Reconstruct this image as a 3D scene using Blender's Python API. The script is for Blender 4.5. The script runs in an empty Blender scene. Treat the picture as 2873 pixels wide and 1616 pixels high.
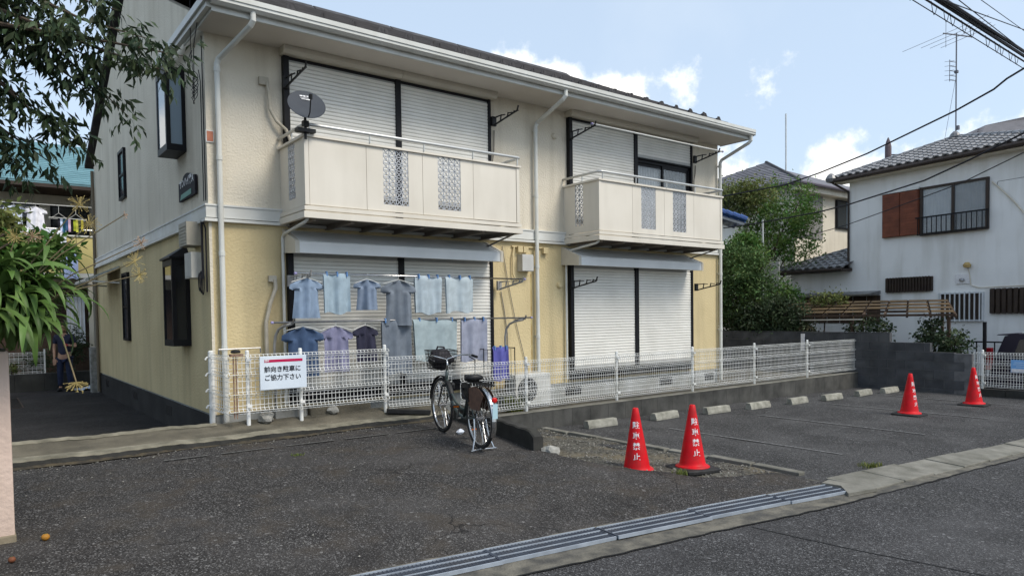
import bpy, bmesh, math, random
import numpy as np
from mathutils import Vector, Matrix, Euler

random.seed(7)
rng = np.random.default_rng(7)
R = math.radians
scene = bpy.context.scene
COL = scene.collection

# ------------------------------------------------------------------ camera
CAM_LOC = Vector((-2.436, -9.382, 1.6))
yaw, pit, rol = R(-37.612), R(-1.909), R(-0.807)
_f = Vector((-math.sin(yaw) * math.cos(pit), math.cos(yaw) * math.cos(pit), math.sin(pit)))
_r = Vector((math.cos(yaw), math.sin(yaw), 0))
_u = _r.cross(_f)
_r2 = math.cos(rol) * _r + math.sin(rol) * _u
_u2 = -math.sin(rol) * _r + math.cos(rol) * _u
cam_data = bpy.data.cameras.new('camera')
cam_data.sensor_fit = 'HORIZONTAL'
cam_data.sensor_width = 36.0
cam_data.lens = 1975.47 / 2873 * 36.0
cam_data.shift_y = 142.58 / 2873
cam_data.clip_start = 0.1
cam_data.clip_end = 2000
cam = bpy.data.objects.new('camera', cam_data)
COL.objects.link(cam)
mw = Matrix((( _r2.x, _u2.x, -_f.x, CAM_LOC.x), (_r2.y, _u2.y, -_f.y, CAM_LOC.y),
             (_r2.z, _u2.z, -_f.z, CAM_LOC.z), (0, 0, 0, 1)))
cam.matrix_world = mw
scene.camera = cam

# ------------------------------------------------------------------ sky, sun, exposure
SUN_EL, SUN_AZ = 50.0, 158.0      # azimuth measured clockwise from +Y
SKY_STRENGTH = 0.090
world = bpy.data.worlds.new('World')
scene.world = world
world.use_nodes = True
wn, wl = world.node_tree.nodes, world.node_tree.links
wn.clear()
wo = wn.new('ShaderNodeOutputWorld')
bg = wn.new('ShaderNodeBackground')
bg.inputs['Strength'].default_value = SKY_STRENGTH
wl.new(bg.outputs[0], wo.inputs[0])
sky = wn.new('ShaderNodeTexSky')
sky.sky_type = 'NISHITA'
sky.sun_disc = False
sky.sun_elevation = R(SUN_EL)
sky.sun_rotation = R(SUN_AZ)
sky.air_density = 1.0
sky.dust_density = 1.6
sky.ozone_density = 1.5
tc = wn.new('ShaderNodeTexCoord')
def wnode(t, **kw):
    n = wn.new(t)
    for k, v in kw.items():
        setattr(n, k, v)
    return n
# thin high haze that pales the blue
hz = wnode('ShaderNodeMix', data_type='RGBA')
hz.inputs[0].default_value = 0.62
hz.inputs[7].default_value = (4.3, 5.15, 6.1, 1)
wl.new(sky.outputs[0], hz.inputs[6])
# clouds: fractal noise lifted by a few cumulus heaps
warp = wnode('ShaderNodeTexNoise')
warp.inputs['Scale'].default_value = 16.0
warp.inputs['Detail'].default_value = 7.0
warp.inputs['Roughness'].default_value = 0.62
wl.new(tc.outputs['Generated'], warp.inputs['Vector'])
broad = wnode('ShaderNodeTexNoise')
broad.inputs['Scale'].default_value = 3.0
broad.inputs['Detail'].default_value = 5.0
wl.new(tc.outputs['Generated'], broad.inputs['Vector'])
def wmath(op, a, b=None, clamp=False):
    n = wnode('ShaderNodeMath', operation=op)
    n.use_clamp = clamp
    for i, v in enumerate((a, b)):
        if v is None:
            continue
        if isinstance(v, (int, float)):
            n.inputs[i].default_value = v
        else:
            wl.new(v, n.inputs[i])
    return n.outputs[0]
HEAPS = [  # direction, half width, half height, weight
    ((0.570, 0.747, 0.334), 0.050, 0.024, .85), ((0.618, 0.715, 0.312), 0.055, 0.026, .85),
    ((0.672, 0.668, 0.292), 0.045, 0.030, .9), ((0.700, 0.645, 0.292), 0.028, 0.028, .9),
    ((0.744, 0.596, 0.300), 0.055, 0.018, 0.26), ((0.806, 0.512, 0.297), 0.022, 0.014, 0.2),
    ((0.880, 0.435, 0.175), 0.085, 0.034, 0.72), ((0.866, 0.456, 0.200), 0.045, 0.026, 0.55),
    ((0.805, 0.564, 0.172), 0.060, 0.040, 0.7), ((0.928, 0.311, 0.185), 0.080, 0.034, 0.65),
    ((0.30, 0.90, 0.30), 0.12, 0.05, 0.9), ((-0.25, 0.93, 0.22), 0.16, 0.06, 0.9),
    ((-0.75, 0.60, 0.25), 0.16, 0.06, 0.9), ((0.95, -0.2, 0.22), 0.16, 0.06, 0.9)]
heap = None
for d, sx, sz, w in HEAPS:
    v = Vector(d).normalized()
    sub = wnode('ShaderNodeVectorMath', operation='SUBTRACT')
    wl.new(tc.outputs['Generated'], sub.inputs[0])
    sub.inputs[1].default_value = v
    mul = wnode('ShaderNodeVectorMath', operation='MULTIPLY')
    wl.new(sub.outputs[0], mul.inputs[0])
    mul.inputs[1].default_value = (1 / sx, 1 / sx, 1 / sz)
    ln = wnode('ShaderNodeVectorMath', operation='LENGTH')
    wl.new(mul.outputs[0], ln.inputs[0])
    m = wmath('MULTIPLY', wmath('SUBTRACT', 1.0, ln.outputs['Value']), w)
    heap = m if heap is None else wmath('MAXIMUM', heap, m)
dens = wmath('ADD', heap, wmath('MULTIPLY', wmath('SUBTRACT', warp.outputs[0], 0.5), 2.6))
mr = wnode('ShaderNodeMapRange')
mr.interpolation_type = 'SMOOTHSTEP'
wl.new(dens, mr.inputs[0])
mr.inputs[1].default_value = -0.02
mr.inputs[2].default_value = 0.75
# faint veil
veil = wnode('ShaderNodeMapRange')
wl.new(broad.outputs[0], veil.inputs[0])
veil.inputs[1].default_value = 0.48
veil.inputs[2].default_value = 0.75
veil.inputs[4].default_value = 0.30
veilmix = wnode('ShaderNodeMix', data_type='RGBA')
wl.new(veil.outputs[0], veilmix.inputs[0])
wl.new(hz.outputs[2], veilmix.inputs[6])
veilmix.inputs[7].default_value = (5.4, 5.8, 6.2, 1)
cm = wnode('ShaderNodeMix', data_type='RGBA')
wl.new(mr.outputs[0], cm.inputs[0])
wl.new(veilmix.outputs[2], cm.inputs[6])
ccol = wnode('ShaderNodeMix', data_type='RGBA')
wl.new(broad.outputs[0], ccol.inputs[0])
ccol.inputs[6].default_value = (7.6, 7.5, 7.3, 1)
ccol.inputs[7].default_value = (9.4, 9.1, 8.6, 1)
wl.new(ccol.outputs[2], cm.inputs[7])
wl.new(cm.outputs[2], bg.inputs[0])

sun_data = bpy.data.lights.new('sun', 'SUN')
sun_data.energy = 1.5
sun_data.angle = R(24)
sun_data.color = (1.0, 0.93, 0.82)
sun = bpy.data.objects.new('sun', sun_data)
COL.objects.link(sun)
sd = Vector((math.sin(R(SUN_AZ)) * math.cos(R(SUN_EL)), math.cos(R(SUN_AZ)) * math.cos(R(SUN_EL)), math.sin(R(SUN_EL))))
sun.rotation_euler = sd.to_track_quat('Z', 'Y').to_euler()
sun.location = (0, -20, 30)

vs = scene.view_settings
vs.view_transform = 'Standard'
vs.look = 'None'
vs.exposure = 1.03
vs.gamma = 1.0
vs.use_curve_mapping = False
scene.cycles.max_bounces = 6
scene.cycles.use_denoising = True

# ------------------------------------------------------------------ materials
MATS = {}
def mat(name, col, rough=0.7, col2=None, ns=6.0, detail=6.0, lo=0.35, hi=0.65, bump=0.0, bs=60.0, bd=0.004, metal=0.0,
        spec=0.22, stain=None, stain_scale=(1, 1, 1), stain_amt=0.5, obj=False, alpha=None, rnd=0.0, island=0.0, transl=0.0):
    """noise-mottled Principled surface; col2 mixes in by noise, stain by stretched noise, rnd varies per object."""
    if name in MATS:
        return MATS[name]
    m = bpy.data.materials.new(name)
    m.use_nodes = True
    nt = m.node_tree
    n, l = nt.nodes, nt.links
    p = n['Principled BSDF']
    p.inputs['Roughness'].default_value = rough
    p.inputs['Metallic'].default_value = metal
    p.inputs['Specular IOR Level'].default_value = spec
    geo = n.new('ShaderNodeNewGeometry')
    tcn = n.new('ShaderNodeTexCoord')
    co = tcn.outputs['Object'] if obj else geo.outputs['Position']
    c = None
    def rgb(v):
        return (v[0], v[1], v[2], 1)
    if col2 is not None:
        t = n.new('ShaderNodeTexNoise')
        t.inputs['Scale'].default_value = ns
        t.inputs['Detail'].default_value = detail
        l.new(co, t.inputs['Vector'])
        r = n.new('ShaderNodeMapRange')
        r.inputs[1].default_value = lo
        r.inputs[2].default_value = hi
        l.new(t.outputs[0], r.inputs[0])
        mx = n.new('ShaderNodeMix')
        mx.data_type = 'RGBA'
        l.new(r.outputs[0], mx.inputs[0])
        mx.inputs[6].default_value = rgb(col)
        mx.inputs[7].default_value = rgb(col2)
        c = mx.outputs[2]
    if stain is not None:
        mp = n.new('ShaderNodeMapping')
        mp.inputs['Scale'].default_value = stain_scale
        l.new(co, mp.inputs['Vector'])
        t = n.new('ShaderNodeTexNoise')
        t.inputs['Scale'].default_value = 1.0
        t.inputs['Detail'].default_value = 5.0
        l.new(mp.outputs[0], t.inputs['Vector'])
        r = n.new('ShaderNodeMapRange')
        r.inputs[1].default_value = 0.48
        r.inputs[2].default_value = 0.78
        r.inputs[4].default_value = stain_amt
        l.new(t.outputs[0], r.inputs[0])
        mx = n.new('ShaderNodeMix')
        mx.data_type = 'RGBA'
        l.new(r.outputs[0], mx.inputs[0])
        if c is None:
            mx.inputs[6].default_value = rgb(col)
        else:
            l.new(c, mx.inputs[6])
        mx.inputs[7].default_value = rgb(stain)
        c = mx.outputs[2]
    if rnd or island:
        oi = n.new('ShaderNodeObjectInfo') if rnd else geo
        src = oi.outputs['Random'] if rnd else geo.outputs['Random Per Island']
        hs = n.new('ShaderNodeHueSaturation')
        r = n.new('ShaderNodeMapRange')
        a = rnd or island
        r.inputs[3].default_value = 1 - a
        r.inputs[4].default_value = 1 + a
        l.new(src, r.inputs[0])
        l.new(r.outputs[0], hs.inputs['Value'])
        if c is None:
            hs.inputs['Color'].default_value = rgb(col)
        else:
            l.new(c, hs.inputs['Color'])
        if island:
            r2 = n.new('ShaderNodeMapRange')
            r2.inputs[3].default_value = 0.47
            r2.inputs[4].default_value = 0.53
            ml = n.new('ShaderNodeMath')
            ml.operation = 'FRACT'
            m7 = n.new('ShaderNodeMath')
            m7.operation = 'MULTIPLY'
            m7.inputs[1].default_value = 7.31
            l.new(src, m7.inputs[0])
            l.new(m7.outputs[0], ml.inputs[0])
            l.new(ml.outputs[0], r2.inputs[0])
            l.new(r2.outputs[0], hs.inputs['Hue'])
        c = hs.outputs[0]
    if c is None:
        p.inputs['Base Color'].default_value = rgb(col)
    else:
        l.new(c, p.inputs['Base Color'])
    if bump:
        t = n.new('ShaderNodeTexNoise')
        t.inputs['Scale'].default_value = bs
        t.inputs['Detail'].default_value = 4.0
        l.new(co, t.inputs['Vector'])
        b = n.new('ShaderNodeBump')
        b.inputs['Strength'].default_value = bump
        b.inputs['Distance'].default_value = bd
        l.new(t.outputs[0], b.inputs['Height'])
        l.new(b.outputs[0], p.inputs['Normal'])
    if transl:
        out = n['Material Output']
        tr = n.new('ShaderNodeBsdfTranslucent')
        if c is None:
            tr.inputs[0].default_value = rgb(col)
        else:
            l.new(c, tr.inputs[0])
        ms = n.new('ShaderNodeMixShader')
        ms.inputs[0].default_value = transl
        l.new(p.outputs[0], ms.inputs[1])
        l.new(tr.outputs[0], ms.inputs[2])
        l.new(ms.outputs[0], out.inputs['Surface'])
    if alpha is not None:
        p.inputs['Alpha'].default_value = alpha
    MATS[name] = m
    return m

def asphalt_mat(name, base, speck, ns=95.0, crack=0.5, warm=None):
    m = bpy.data.materials.new(name)
    m.use_nodes = True
    nt = m.node_tree
    n, l = nt.nodes, nt.links
    p = n['Principled BSDF']
    geo = n.new('ShaderNodeNewGeometry')
    co = geo.outputs['Position']
    def mixc(f, a, b, fac=None):
        mx = n.new('ShaderNodeMix')
        mx.data_type = 'RGBA'
        if fac is None:
            l.new(f, mx.inputs[0])
        else:
            mx.inputs[0].default_value = fac
        for i, v in ((6, a), (7, b)):
            if isinstance(v, tuple):
                mx.inputs[i].default_value = (*v, 1)
            else:
                l.new(v, mx.inputs[i])
        return mx.outputs[2]
    def ramp(src, lo, hi, a=0.0, b=1.0):
        r = n.new('ShaderNodeMapRange')
        r.inputs[1].default_value, r.inputs[2].default_value = lo, hi
        r.inputs[3].default_value, r.inputs[4].default_value = a, b
        l.new(src, r.inputs[0])
        return r.outputs[0]
    def noise(s, d=5.0, rr=0.55):
        t = n.new('ShaderNodeTexNoise')
        t.inputs['Scale'].default_value = s
        t.inputs['Detail'].default_value = d
        t.inputs['Roughness'].default_value = rr
        l.new(co, t.inputs['Vector'])
        return t.outputs[0]
    vor = n.new('ShaderNodeTexVoronoi')
    vor.inputs['Scale'].default_value = ns
    l.new(co, vor.inputs['Vector'])
    sep = n.new('ShaderNodeSeparateColor')
    l.new(vor.outputs['Color'], sep.inputs[0])
    dark = tuple(v * 0.45 for v in base)
    c = mixc(ramp(sep.outputs[0], 0.25, 0.8), dark, base)
    c = mixc(ramp(sep.outputs[1], 0.80, 0.96), c, speck)
    # large patches: worn pale and oil dark
    c = mixc(ramp(noise(0.9), 0.44, 0.72, 0, 0.42), c, tuple(v * 2.0 for v in base))
    c = mixc(ramp(noise(1.7), 0.52, 0.74, 0, 0.48), c, tuple(v * 0.42 for v in base))
    if warm:
        c = mixc(ramp(noise(2.6), 0.50, 0.72, 0, 0.6), c, warm)
    # coarse pale grit
    v2 = n.new('ShaderNodeTexVoronoi')
    v2.inputs['Scale'].default_value = ns * 0.42
    l.new(co, v2.inputs['Vector'])
    s2 = n.new('ShaderNodeSeparateColor')
    l.new(v2.outputs['Color'], s2.inputs[0])
    c = mixc(ramp(s2.outputs[2], 0.985, 0.995, 0, 0.55), c, tuple(min(1, v * 1.5) for v in speck))
    # cracks
    wv = n.new('ShaderNodeTexNoise')
    wv.inputs['Scale'].default_value = 2.2
    wv.inputs['Detail'].default_value = 6
    l.new(co, wv.inputs['Vector'])
    ad = n.new('ShaderNodeVectorMath')
    ad.operation = 'MULTIPLY_ADD'
    l.new(wv.outputs['Color'], ad.inputs[0])
    ad.inputs[1].default_value = (0.55, 0.55, 0.55)
    l.new(co, ad.inputs[2])
    ve = n.new('ShaderNodeTexVoronoi')
    ve.feature = 'DISTANCE_TO_EDGE'
    ve.inputs['Scale'].default_value = 0.85
    l.new(ad.outputs[0], ve.inputs['Vector'])
    cr = ramp(ve.outputs['Distance'], 0.002, 0.010, crack, 0.0)
    mm = n.new('ShaderNodeMath')
    mm.operation = 'MULTIPLY'
    l.new(cr, mm.inputs[0])
    l.new(ramp(noise(0.8, 2), 0.46, 0.6), mm.inputs[1])
    c = mixc(mm.outputs[0], c, (0.012, 0.012, 0.012))
    l.new(c, p.inputs['Base Color'])
    p.inputs['Roughness'].default_value = 0.85
    p.inputs['Specular IOR Level'].default_value = 0.12
    b = n.new('ShaderNodeBump')
    b.inputs['Strength'].default_value = 0.9
    b.inputs['Distance'].default_value = 0.006
    hh = n.new('ShaderNodeMath')
    hh.operation = 'ADD'
    l.new(vor.outputs['Distance'], hh.inputs[0])
    l.new(noise(9.0, 8), hh.inputs[1])
    l.new(hh.outputs[0], b.inputs['Height'])
    l.new(b.outputs[0], p.inputs['Normal'])
    MATS[name] = m
    return m

def glass_mat(name, col=(0.02, 0.025, 0.03), rough=0.03, alpha=1.0):
    m = bpy.data.materials.new(name)
    m.use_nodes = True
    p = m.node_tree.nodes['Principled BSDF']
    p.inputs['Base Color'].default_value = (*col, 1)
    p.inputs['Roughness'].default_value = rough
    p.inputs['IOR'].default_value = 1.52
    p.inputs['Alpha'].default_value = alpha
    MATS[name] = m
    return m

M_CREAM = mat('cream_stucco', (0.70, 0.645, 0.535), 0.85, (0.63, 0.575, 0.47), ns=1.3, bump=0.8, bs=38, bd=0.012,
              stain=(0.38, 0.33, 0.25), stain_scale=(4.5, 4.5, 0.35), stain_amt=0.42)
M_YELLOW = mat('yellow_stucco', (0.64, 0.53, 0.31), 0.85, (0.575, 0.47, 0.27), ns=1.1, bump=0.8, bs=30, bd=0.012,
               stain=(0.36, 0.30, 0.18), stain_scale=(4.0, 4.0, 0.4), stain_amt=0.5)
M_TRIM = mat('white_trim', (0.70, 0.71, 0.69), 0.45, (0.62, 0.62, 0.58), ns=2.0, stain=(0.42, 0.40, 0.35), stain_scale=(0.8, 6, 9), stain_amt=0.35)
M_GUTTER = mat('gutter_plastic', (0.66, 0.67, 0.64), 0.4, (0.58, 0.585, 0.55), ns=1.2, stain=(0.40, 0.385, 0.33), stain_scale=(5, 5, 0.8), stain_amt=0.3)
M_SOFFIT = mat('soffit_board', (0.68, 0.64, 0.58), 0.8, (0.62, 0.58, 0.52), ns=1.0)
M_PIPE = mat('downpipe_plastic', (0.66, 0.67, 0.63), 0.4, (0.58, 0.58, 0.54), ns=3.0)
M_SLAT = mat('shutter_slat', (0.81, 0.795, 0.74), 0.42, (0.75, 0.735, 0.68), ns=2.5, stain=(0.42, 0.41, 0.36), stain_scale=(2, 2, 1.2), stain_amt=0.22)
M_SHBOX = mat('shutter_box_paint', (0.60, 0.565, 0.48), 0.55, (0.54, 0.50, 0.42), ns=1.5)
M_BLACK = mat('black_aluminium', (0.006, 0.006, 0.008), 0.5, (0.010, 0.010, 0.012), ns=5, spec=0.2)
M_BLACKP = mat('black_plastic', (0.009, 0.009, 0.010), 0.5, (0.016, 0.016, 0.016), ns=9, spec=0.3)
M_PANEL = mat('balcony_panel', (0.73, 0.685, 0.60), 0.5, (0.67, 0.625, 0.54), ns=1.2, stain=(0.45, 0.41, 0.34), stain_scale=(4, 4, 0.6), stain_amt=0.25)
M_ALU = mat('pale_aluminium', (0.60, 0.61, 0.60), 0.35, (0.52, 0.53, 0.52), ns=4, metal=0.4)
M_ROOF = mat('slate_roof', (0.075, 0.072, 0.075), 0.8, (0.045, 0.043, 0.045), ns=4, bump=0.5, bs=30, bd=0.01)
M_CONC = mat('grey_concrete', (0.30, 0.30, 0.285), 0.9, (0.20, 0.20, 0.185), ns=2.4, bump=0.5, bs=50, bd=0.006,
             stain=(0.10, 0.10, 0.085), stain_scale=(3.2, 3.2, 1.0), stain_amt=0.55)
M_FOUND = mat('foundation_concrete', (0.36, 0.37, 0.36), 0.9, (0.28, 0.285, 0.27), ns=1.4, bump=0.4, bs=60, bd=0.004,
              stain=(0.15, 0.15, 0.13), stain_scale=(2.5, 2.5, 0.7), stain_amt=0.45)
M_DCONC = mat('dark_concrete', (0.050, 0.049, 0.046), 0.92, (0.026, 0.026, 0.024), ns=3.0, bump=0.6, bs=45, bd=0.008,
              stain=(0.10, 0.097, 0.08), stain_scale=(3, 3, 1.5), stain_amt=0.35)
M_BLOCK = mat('dark_block', (0.080, 0.083, 0.090), 0.92, (0.050, 0.052, 0.056), ns=3.2, bump=0.6, bs=55, bd=0.006,
              stain=(0.18, 0.18, 0.175), stain_scale=(2.5, 2.5, 4), stain_amt=0.35, rnd=0.12)
M_STRIP = mat('mossy_concrete', (0.125, 0.112, 0.085), 0.95, (0.065, 0.060, 0.047), ns=2.8, bump=0.8, bs=28, bd=0.012,
              stain=(0.21, 0.19, 0.145), stain_scale=(1.5, 6, 3), stain_amt=0.6)
M_KERB = mat('kerb_concrete', (0.22, 0.212, 0.185), 0.92, (0.13, 0.126, 0.105), ns=4.0, bump=0.7, bs=45, bd=0.008,
             stain=(0.10, 0.10, 0.085), stain_scale=(6, 6, 6), stain_amt=0.5, rnd=0.08)
M_STOP = mat('wheel_stop_concrete', (0.36, 0.35, 0.30), 0.92, (0.22, 0.215, 0.18), ns=9.0, bump=0.8, bs=60, bd=0.008,
             stain=(0.12, 0.115, 0.09), stain_scale=(9, 9, 20), stain_amt=0.5, rnd=0.08)
M_ASPH = asphalt_mat('lot_asphalt', (0.053, 0.050, 0.048), (0.165, 0.16, 0.155), 110, 0.8, warm=(0.070, 0.058, 0.045))
M_ASPH2 = asphalt_mat('right_lot_asphalt', (0.062, 0.061, 0.061), (0.17, 0.17, 0.172), 105, 0.6)
M_ROAD = asphalt_mat('road_asphalt', (0.060, 0.059, 0.060), (0.17, 0.17, 0.172), 110, 0.4)
M_PATH = asphalt_mat('path_asphalt', (0.036, 0.034, 0.034), (0.08, 0.08, 0.08), 120, 0.2)
M_GRAVEL = mat('gravel_soil', (0.125, 0.118, 0.10), 0.95, (0.052, 0.049, 0.042), ns=24, detail=8, lo=0.4, hi=0.6, bump=1.0, bs=60, bd=0.02,
               stain=(0.24, 0.19, 0.11), stain_scale=(2.1, 2.1, 2.1), stain_amt=0.6)
M_STONE = mat('pale_stone', (0.34, 0.335, 0.31), 0.9, (0.20, 0.195, 0.175), ns=12, bump=0.6, bs=40, bd=0.01, rnd=0.3)
M_STONES = mat('pale_stones', (0.25, 0.24, 0.21), 0.9, (0.10, 0.096, 0.085), ns=20, island=0.4)
M_EARTH = mat('earth', (0.10, 0.095, 0.075), 0.95, (0.06, 0.06, 0.045), ns=0.6)
M_FENCE = mat('white_fence_coating', (0.82, 0.83, 0.82), 0.4, (0.62, 0.63, 0.60), ns=5, stain=(0.45, 0.40, 0.32), stain_scale=(6, 6, 3), stain_amt=0.3)
M_RED = mat('red_cone_plastic', (0.66, 0.003, 0.010), 0.5, (0.52, 0.003, 0.008), ns=9, stain=(0.20, 0.03, 0.025), stain_scale=(14, 14, 6), stain_amt=0.65, spec=0.25)
M_WHITEP = mat('white_print', (0.80, 0.79, 0.80), 0.5, (0.68, 0.67, 0.68), ns=25)
M_RUB = mat('black_rubber', (0.017, 0.017, 0.018), 0.7, (0.035, 0.034, 0.033), ns=14)
M_GRATE = mat('grate_steel', (0.060, 0.072, 0.095), 0.6, (0.042, 0.050, 0.068), ns=4, stain=(0.10, 0.09, 0.08), stain_scale=(5, 5, 5), stain_amt=0.5)
M_GRATEF = mat('grate_frame_steel', (0.33, 0.37, 0.42), 0.5, (0.23, 0.26, 0.30), ns=6)
M_CHROME = mat('chrome', (0.62, 0.62, 0.62), 0.22, (0.5, 0.5, 0.5), ns=20, metal=1.0)
M_STEEL = mat('dull_steel', (0.30, 0.30, 0.31), 0.4, (0.2, 0.2, 0.2), ns=10, metal=0.8)
M_BIKE = mat('bicycle_paint', (0.045, 0.062, 0.058), 0.3, (0.03, 0.043, 0.042), ns=7, spec=0.5)
M_WIRE = mat('cable_black', (0.018, 0.017, 0.022), 0.6)
M_GLASS = glass_mat('dark_glass')
M_GLASSB = glass_mat('blue_glass', (0.10, 0.13, 0.16), 0.05)
M_PINK = mat('pink_render', (0.63, 0.49, 0.41), 0.9, (0.56, 0.43, 0.355), ns=2.0, bump=0.8, bs=24, bd=0.010,
             stain=(0.36, 0.27, 0.21), stain_scale=(4, 4, 0.6), stain_amt=0.4)
M_WHITEWALL = mat('white_render', (0.84, 0.84, 0.83), 0.88, (0.76, 0.76, 0.75), ns=0.9, bump=0.4, bs=40, bd=0.006,
                  stain=(0.45, 0.43, 0.37), stain_scale=(2.6, 2.6, 0.35), stain_amt=0.5)
M_TILE = mat('grey_roof_tile', (0.21, 0.21, 0.215), 0.38, (0.12, 0.12, 0.125), ns=6, rnd=0.22, spec=0.6)
M_TILEM = mat('grey_roof_tiles', (0.16, 0.16, 0.17), 0.38, (0.10, 0.10, 0.11), ns=6, island=0.2, spec=0.6)
M_BROWN = mat('brown_shutter', (0.21, 0.070, 0.040), 0.6, (0.15, 0.052, 0.032), ns=4, rnd=0.08)
M_DBROWN = mat('dark_brown_metal', (0.055, 0.040, 0.032), 0.5, (0.04, 0.03, 0.026), ns=5)
M_WOODD = mat('old_dark_wood', (0.085, 0.055, 0.038), 0.8, (0.05, 0.034, 0.026), ns=6, stain=(0.14, 0.10, 0.07), stain_scale=(8, 8, 1), stain_amt=0.4)
M_CURT = mat('white_curtain', (0.68, 0.70, 0.71), 0.85, (0.58, 0.60, 0.62), ns=4)
M_CURTG = mat('grey_curtain', (0.25, 0.25, 0.26), 0.85, (0.19, 0.19, 0.20), ns=4)
M_BARK = mat('bark', (0.11, 0.085, 0.065), 0.95, (0.06, 0.048, 0.038), ns=14, bump=0.8, bs=30, bd=0.02)

# ------------------------------------------------------------------ mesh helpers
class MB:
    def __init__(s):
        s.v, s.f = [], []
    def add(s, vs_, fs_):
        o = len(s.v)
        s.v += [tuple(a) for a in vs_]
        s.f += [tuple(i + o for i in f) for f in fs_]
        return s
    def box(s, x0, y0, z0, x1, y1, z1):
        return s.add([(x0, y0, z0), (x1, y0, z0), (x1, y1, z0), (x0, y1, z0), (x0, y0, z1), (x1, y0, z1), (x1, y1, z1), (x0, y1, z1)],
                     [(0, 3, 2, 1), (4, 5, 6, 7), (0, 1, 5, 4), (1, 2, 6, 5), (2, 3, 7, 6), (3, 0, 4, 7)])
    def prism(s, poly, vec):
        n = len(poly)
        vec = Vector(vec)
        a = [Vector(p) for p in poly]
        b = [p + vec for p in a]
        nrm = Vector((0, 0, 0))
        for i in range(n):
            nrm += a[i].cross(a[(i + 1) % n])
        fl = nrm.dot(vec) > 0
        fs = [tuple(range(n)), tuple(range(2 * n - 1, n - 1, -1))]
        if fl:
            fs = [tuple(reversed(fs[0])), tuple(reversed(fs[1]))]
        for i in range(n):
            j = (i + 1) % n
            q = (i, i + n, j + n, j)
            fs.append(tuple(reversed(q)) if fl else q)
        return s.add(a + b, fs)
    def bar(s, p, q, w, h=None, up=(0, 0, 1)):
        h = w if h is None else h
        p, q = Vector(p), Vector(q)
        d = (q - p).normalized()
        upv = Vector(up)
        if abs(d.dot(upv)) > 0.98:
            upv = Vector((0, 1, 0)) if abs(d.y) < 0.9 else Vector((1, 0, 0))
        a = d.cross(upv).normalized() * (w / 2)
        b = a.cross(d).normalized() * (h / 2)
        vs_ = [p - a - b, p + a - b, p + a + b, p - a + b, q - a - b, q + a - b, q + a + b, q - a + b]
        return s.add(vs_, [(0, 1, 2, 3), (7, 6, 5, 4), (0, 4, 5, 1), (1, 5, 6, 2), (2, 6, 7, 3), (3, 7, 4, 0)])
    def tube(s, pts, r, seg=8, cap=True):
        pts = [Vector(p) for p in pts]
        rs = r if isinstance(r, (list, tuple)) else [r] * len(pts)
        o = len(s.v)
        prev = None
        for i, p in enumerate(pts):
            if i == 0:
                d = pts[1] - p
            elif i == len(pts) - 1:
                d = p - pts[i - 1]
            else:
                d = (pts[i + 1] - p).normalized() + (p - pts[i - 1]).normalized()
            d = d.normalized()
            if prev is None:
                upv = Vector((0, 0, 1)) if abs(d.z) < 0.9 else Vector((1, 0, 0))
                a = d.cross(upv).normalized()
            else:
                a = (prev - d * prev.dot(d)).normalized()
            prev = a
            b = d.cross(a)
            for k in range(seg):
                t = 2 * math.pi * k / seg
                s.v.append(tuple(p + (a * math.cos(t) + b * math.sin(t)) * rs[i]))
        for i in range(len(pts) - 1):
            for k in range(seg):
                k2 = (k + 1) % seg
                s.f.append((o + i * seg + k, o + i * seg + k2, o + (i + 1) * seg + k2, o + (i + 1) * seg + k))
        if cap:
            s.f.append(tuple(o + k for k in reversed(range(seg))))
            s.f.append(tuple(o + (len(pts) - 1) * seg + k for k in range(seg)))
        return s
    def lathe(s, prof, seg=24, c=(0, 0, 0), cap=True):
        o = len(s.v)
        for r, z in prof:
            for k in range(seg):
                t = 2 * math.pi * k / seg
                s.v.append((c[0] + r * math.cos(t), c[1] + r * math.sin(t), c[2] + z))
        for i in range(len(prof) - 1):
            for k in range(seg):
                k2 = (k + 1) % seg
                s.f.append((o + i * seg + k, o + i * seg + k2, o + (i + 1) * seg + k2, o + (i + 1) * seg + k))
        if cap:
            s.f.append(tuple(o + k for k in reversed(range(seg))))
            s.f.append(tuple(o + (len(prof) - 1) * seg + k for k in range(seg)))
        return s
    def grid(s, fn, nu, nv, flip=False):
        o = len(s.v)
        for j in range(nv + 1):
            for i in range(nu + 1):
                s.v.append(tuple(fn(i / nu, j / nv)))
        for j in range(nv):
            for i in range(nu):
                a = o + j * (nu + 1) + i
                q = (a, a + 1, a + nu + 2, a + nu + 1)
                s.f.append(tuple(reversed(q)) if flip else q)
        return s
    def xf(s, m):
        s.v = [tuple(m @ Vector(p)) for p in s.v]
        return s
    def mesh(s, name, smooth=False):
        me = bpy.data.meshes.new(name)
        me.from_pydata(s.v, [], s.f)
        if smooth:
            me.polygons.foreach_set('use_smooth', [True] * len(me.polygons))
        me.update()
        return me

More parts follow.
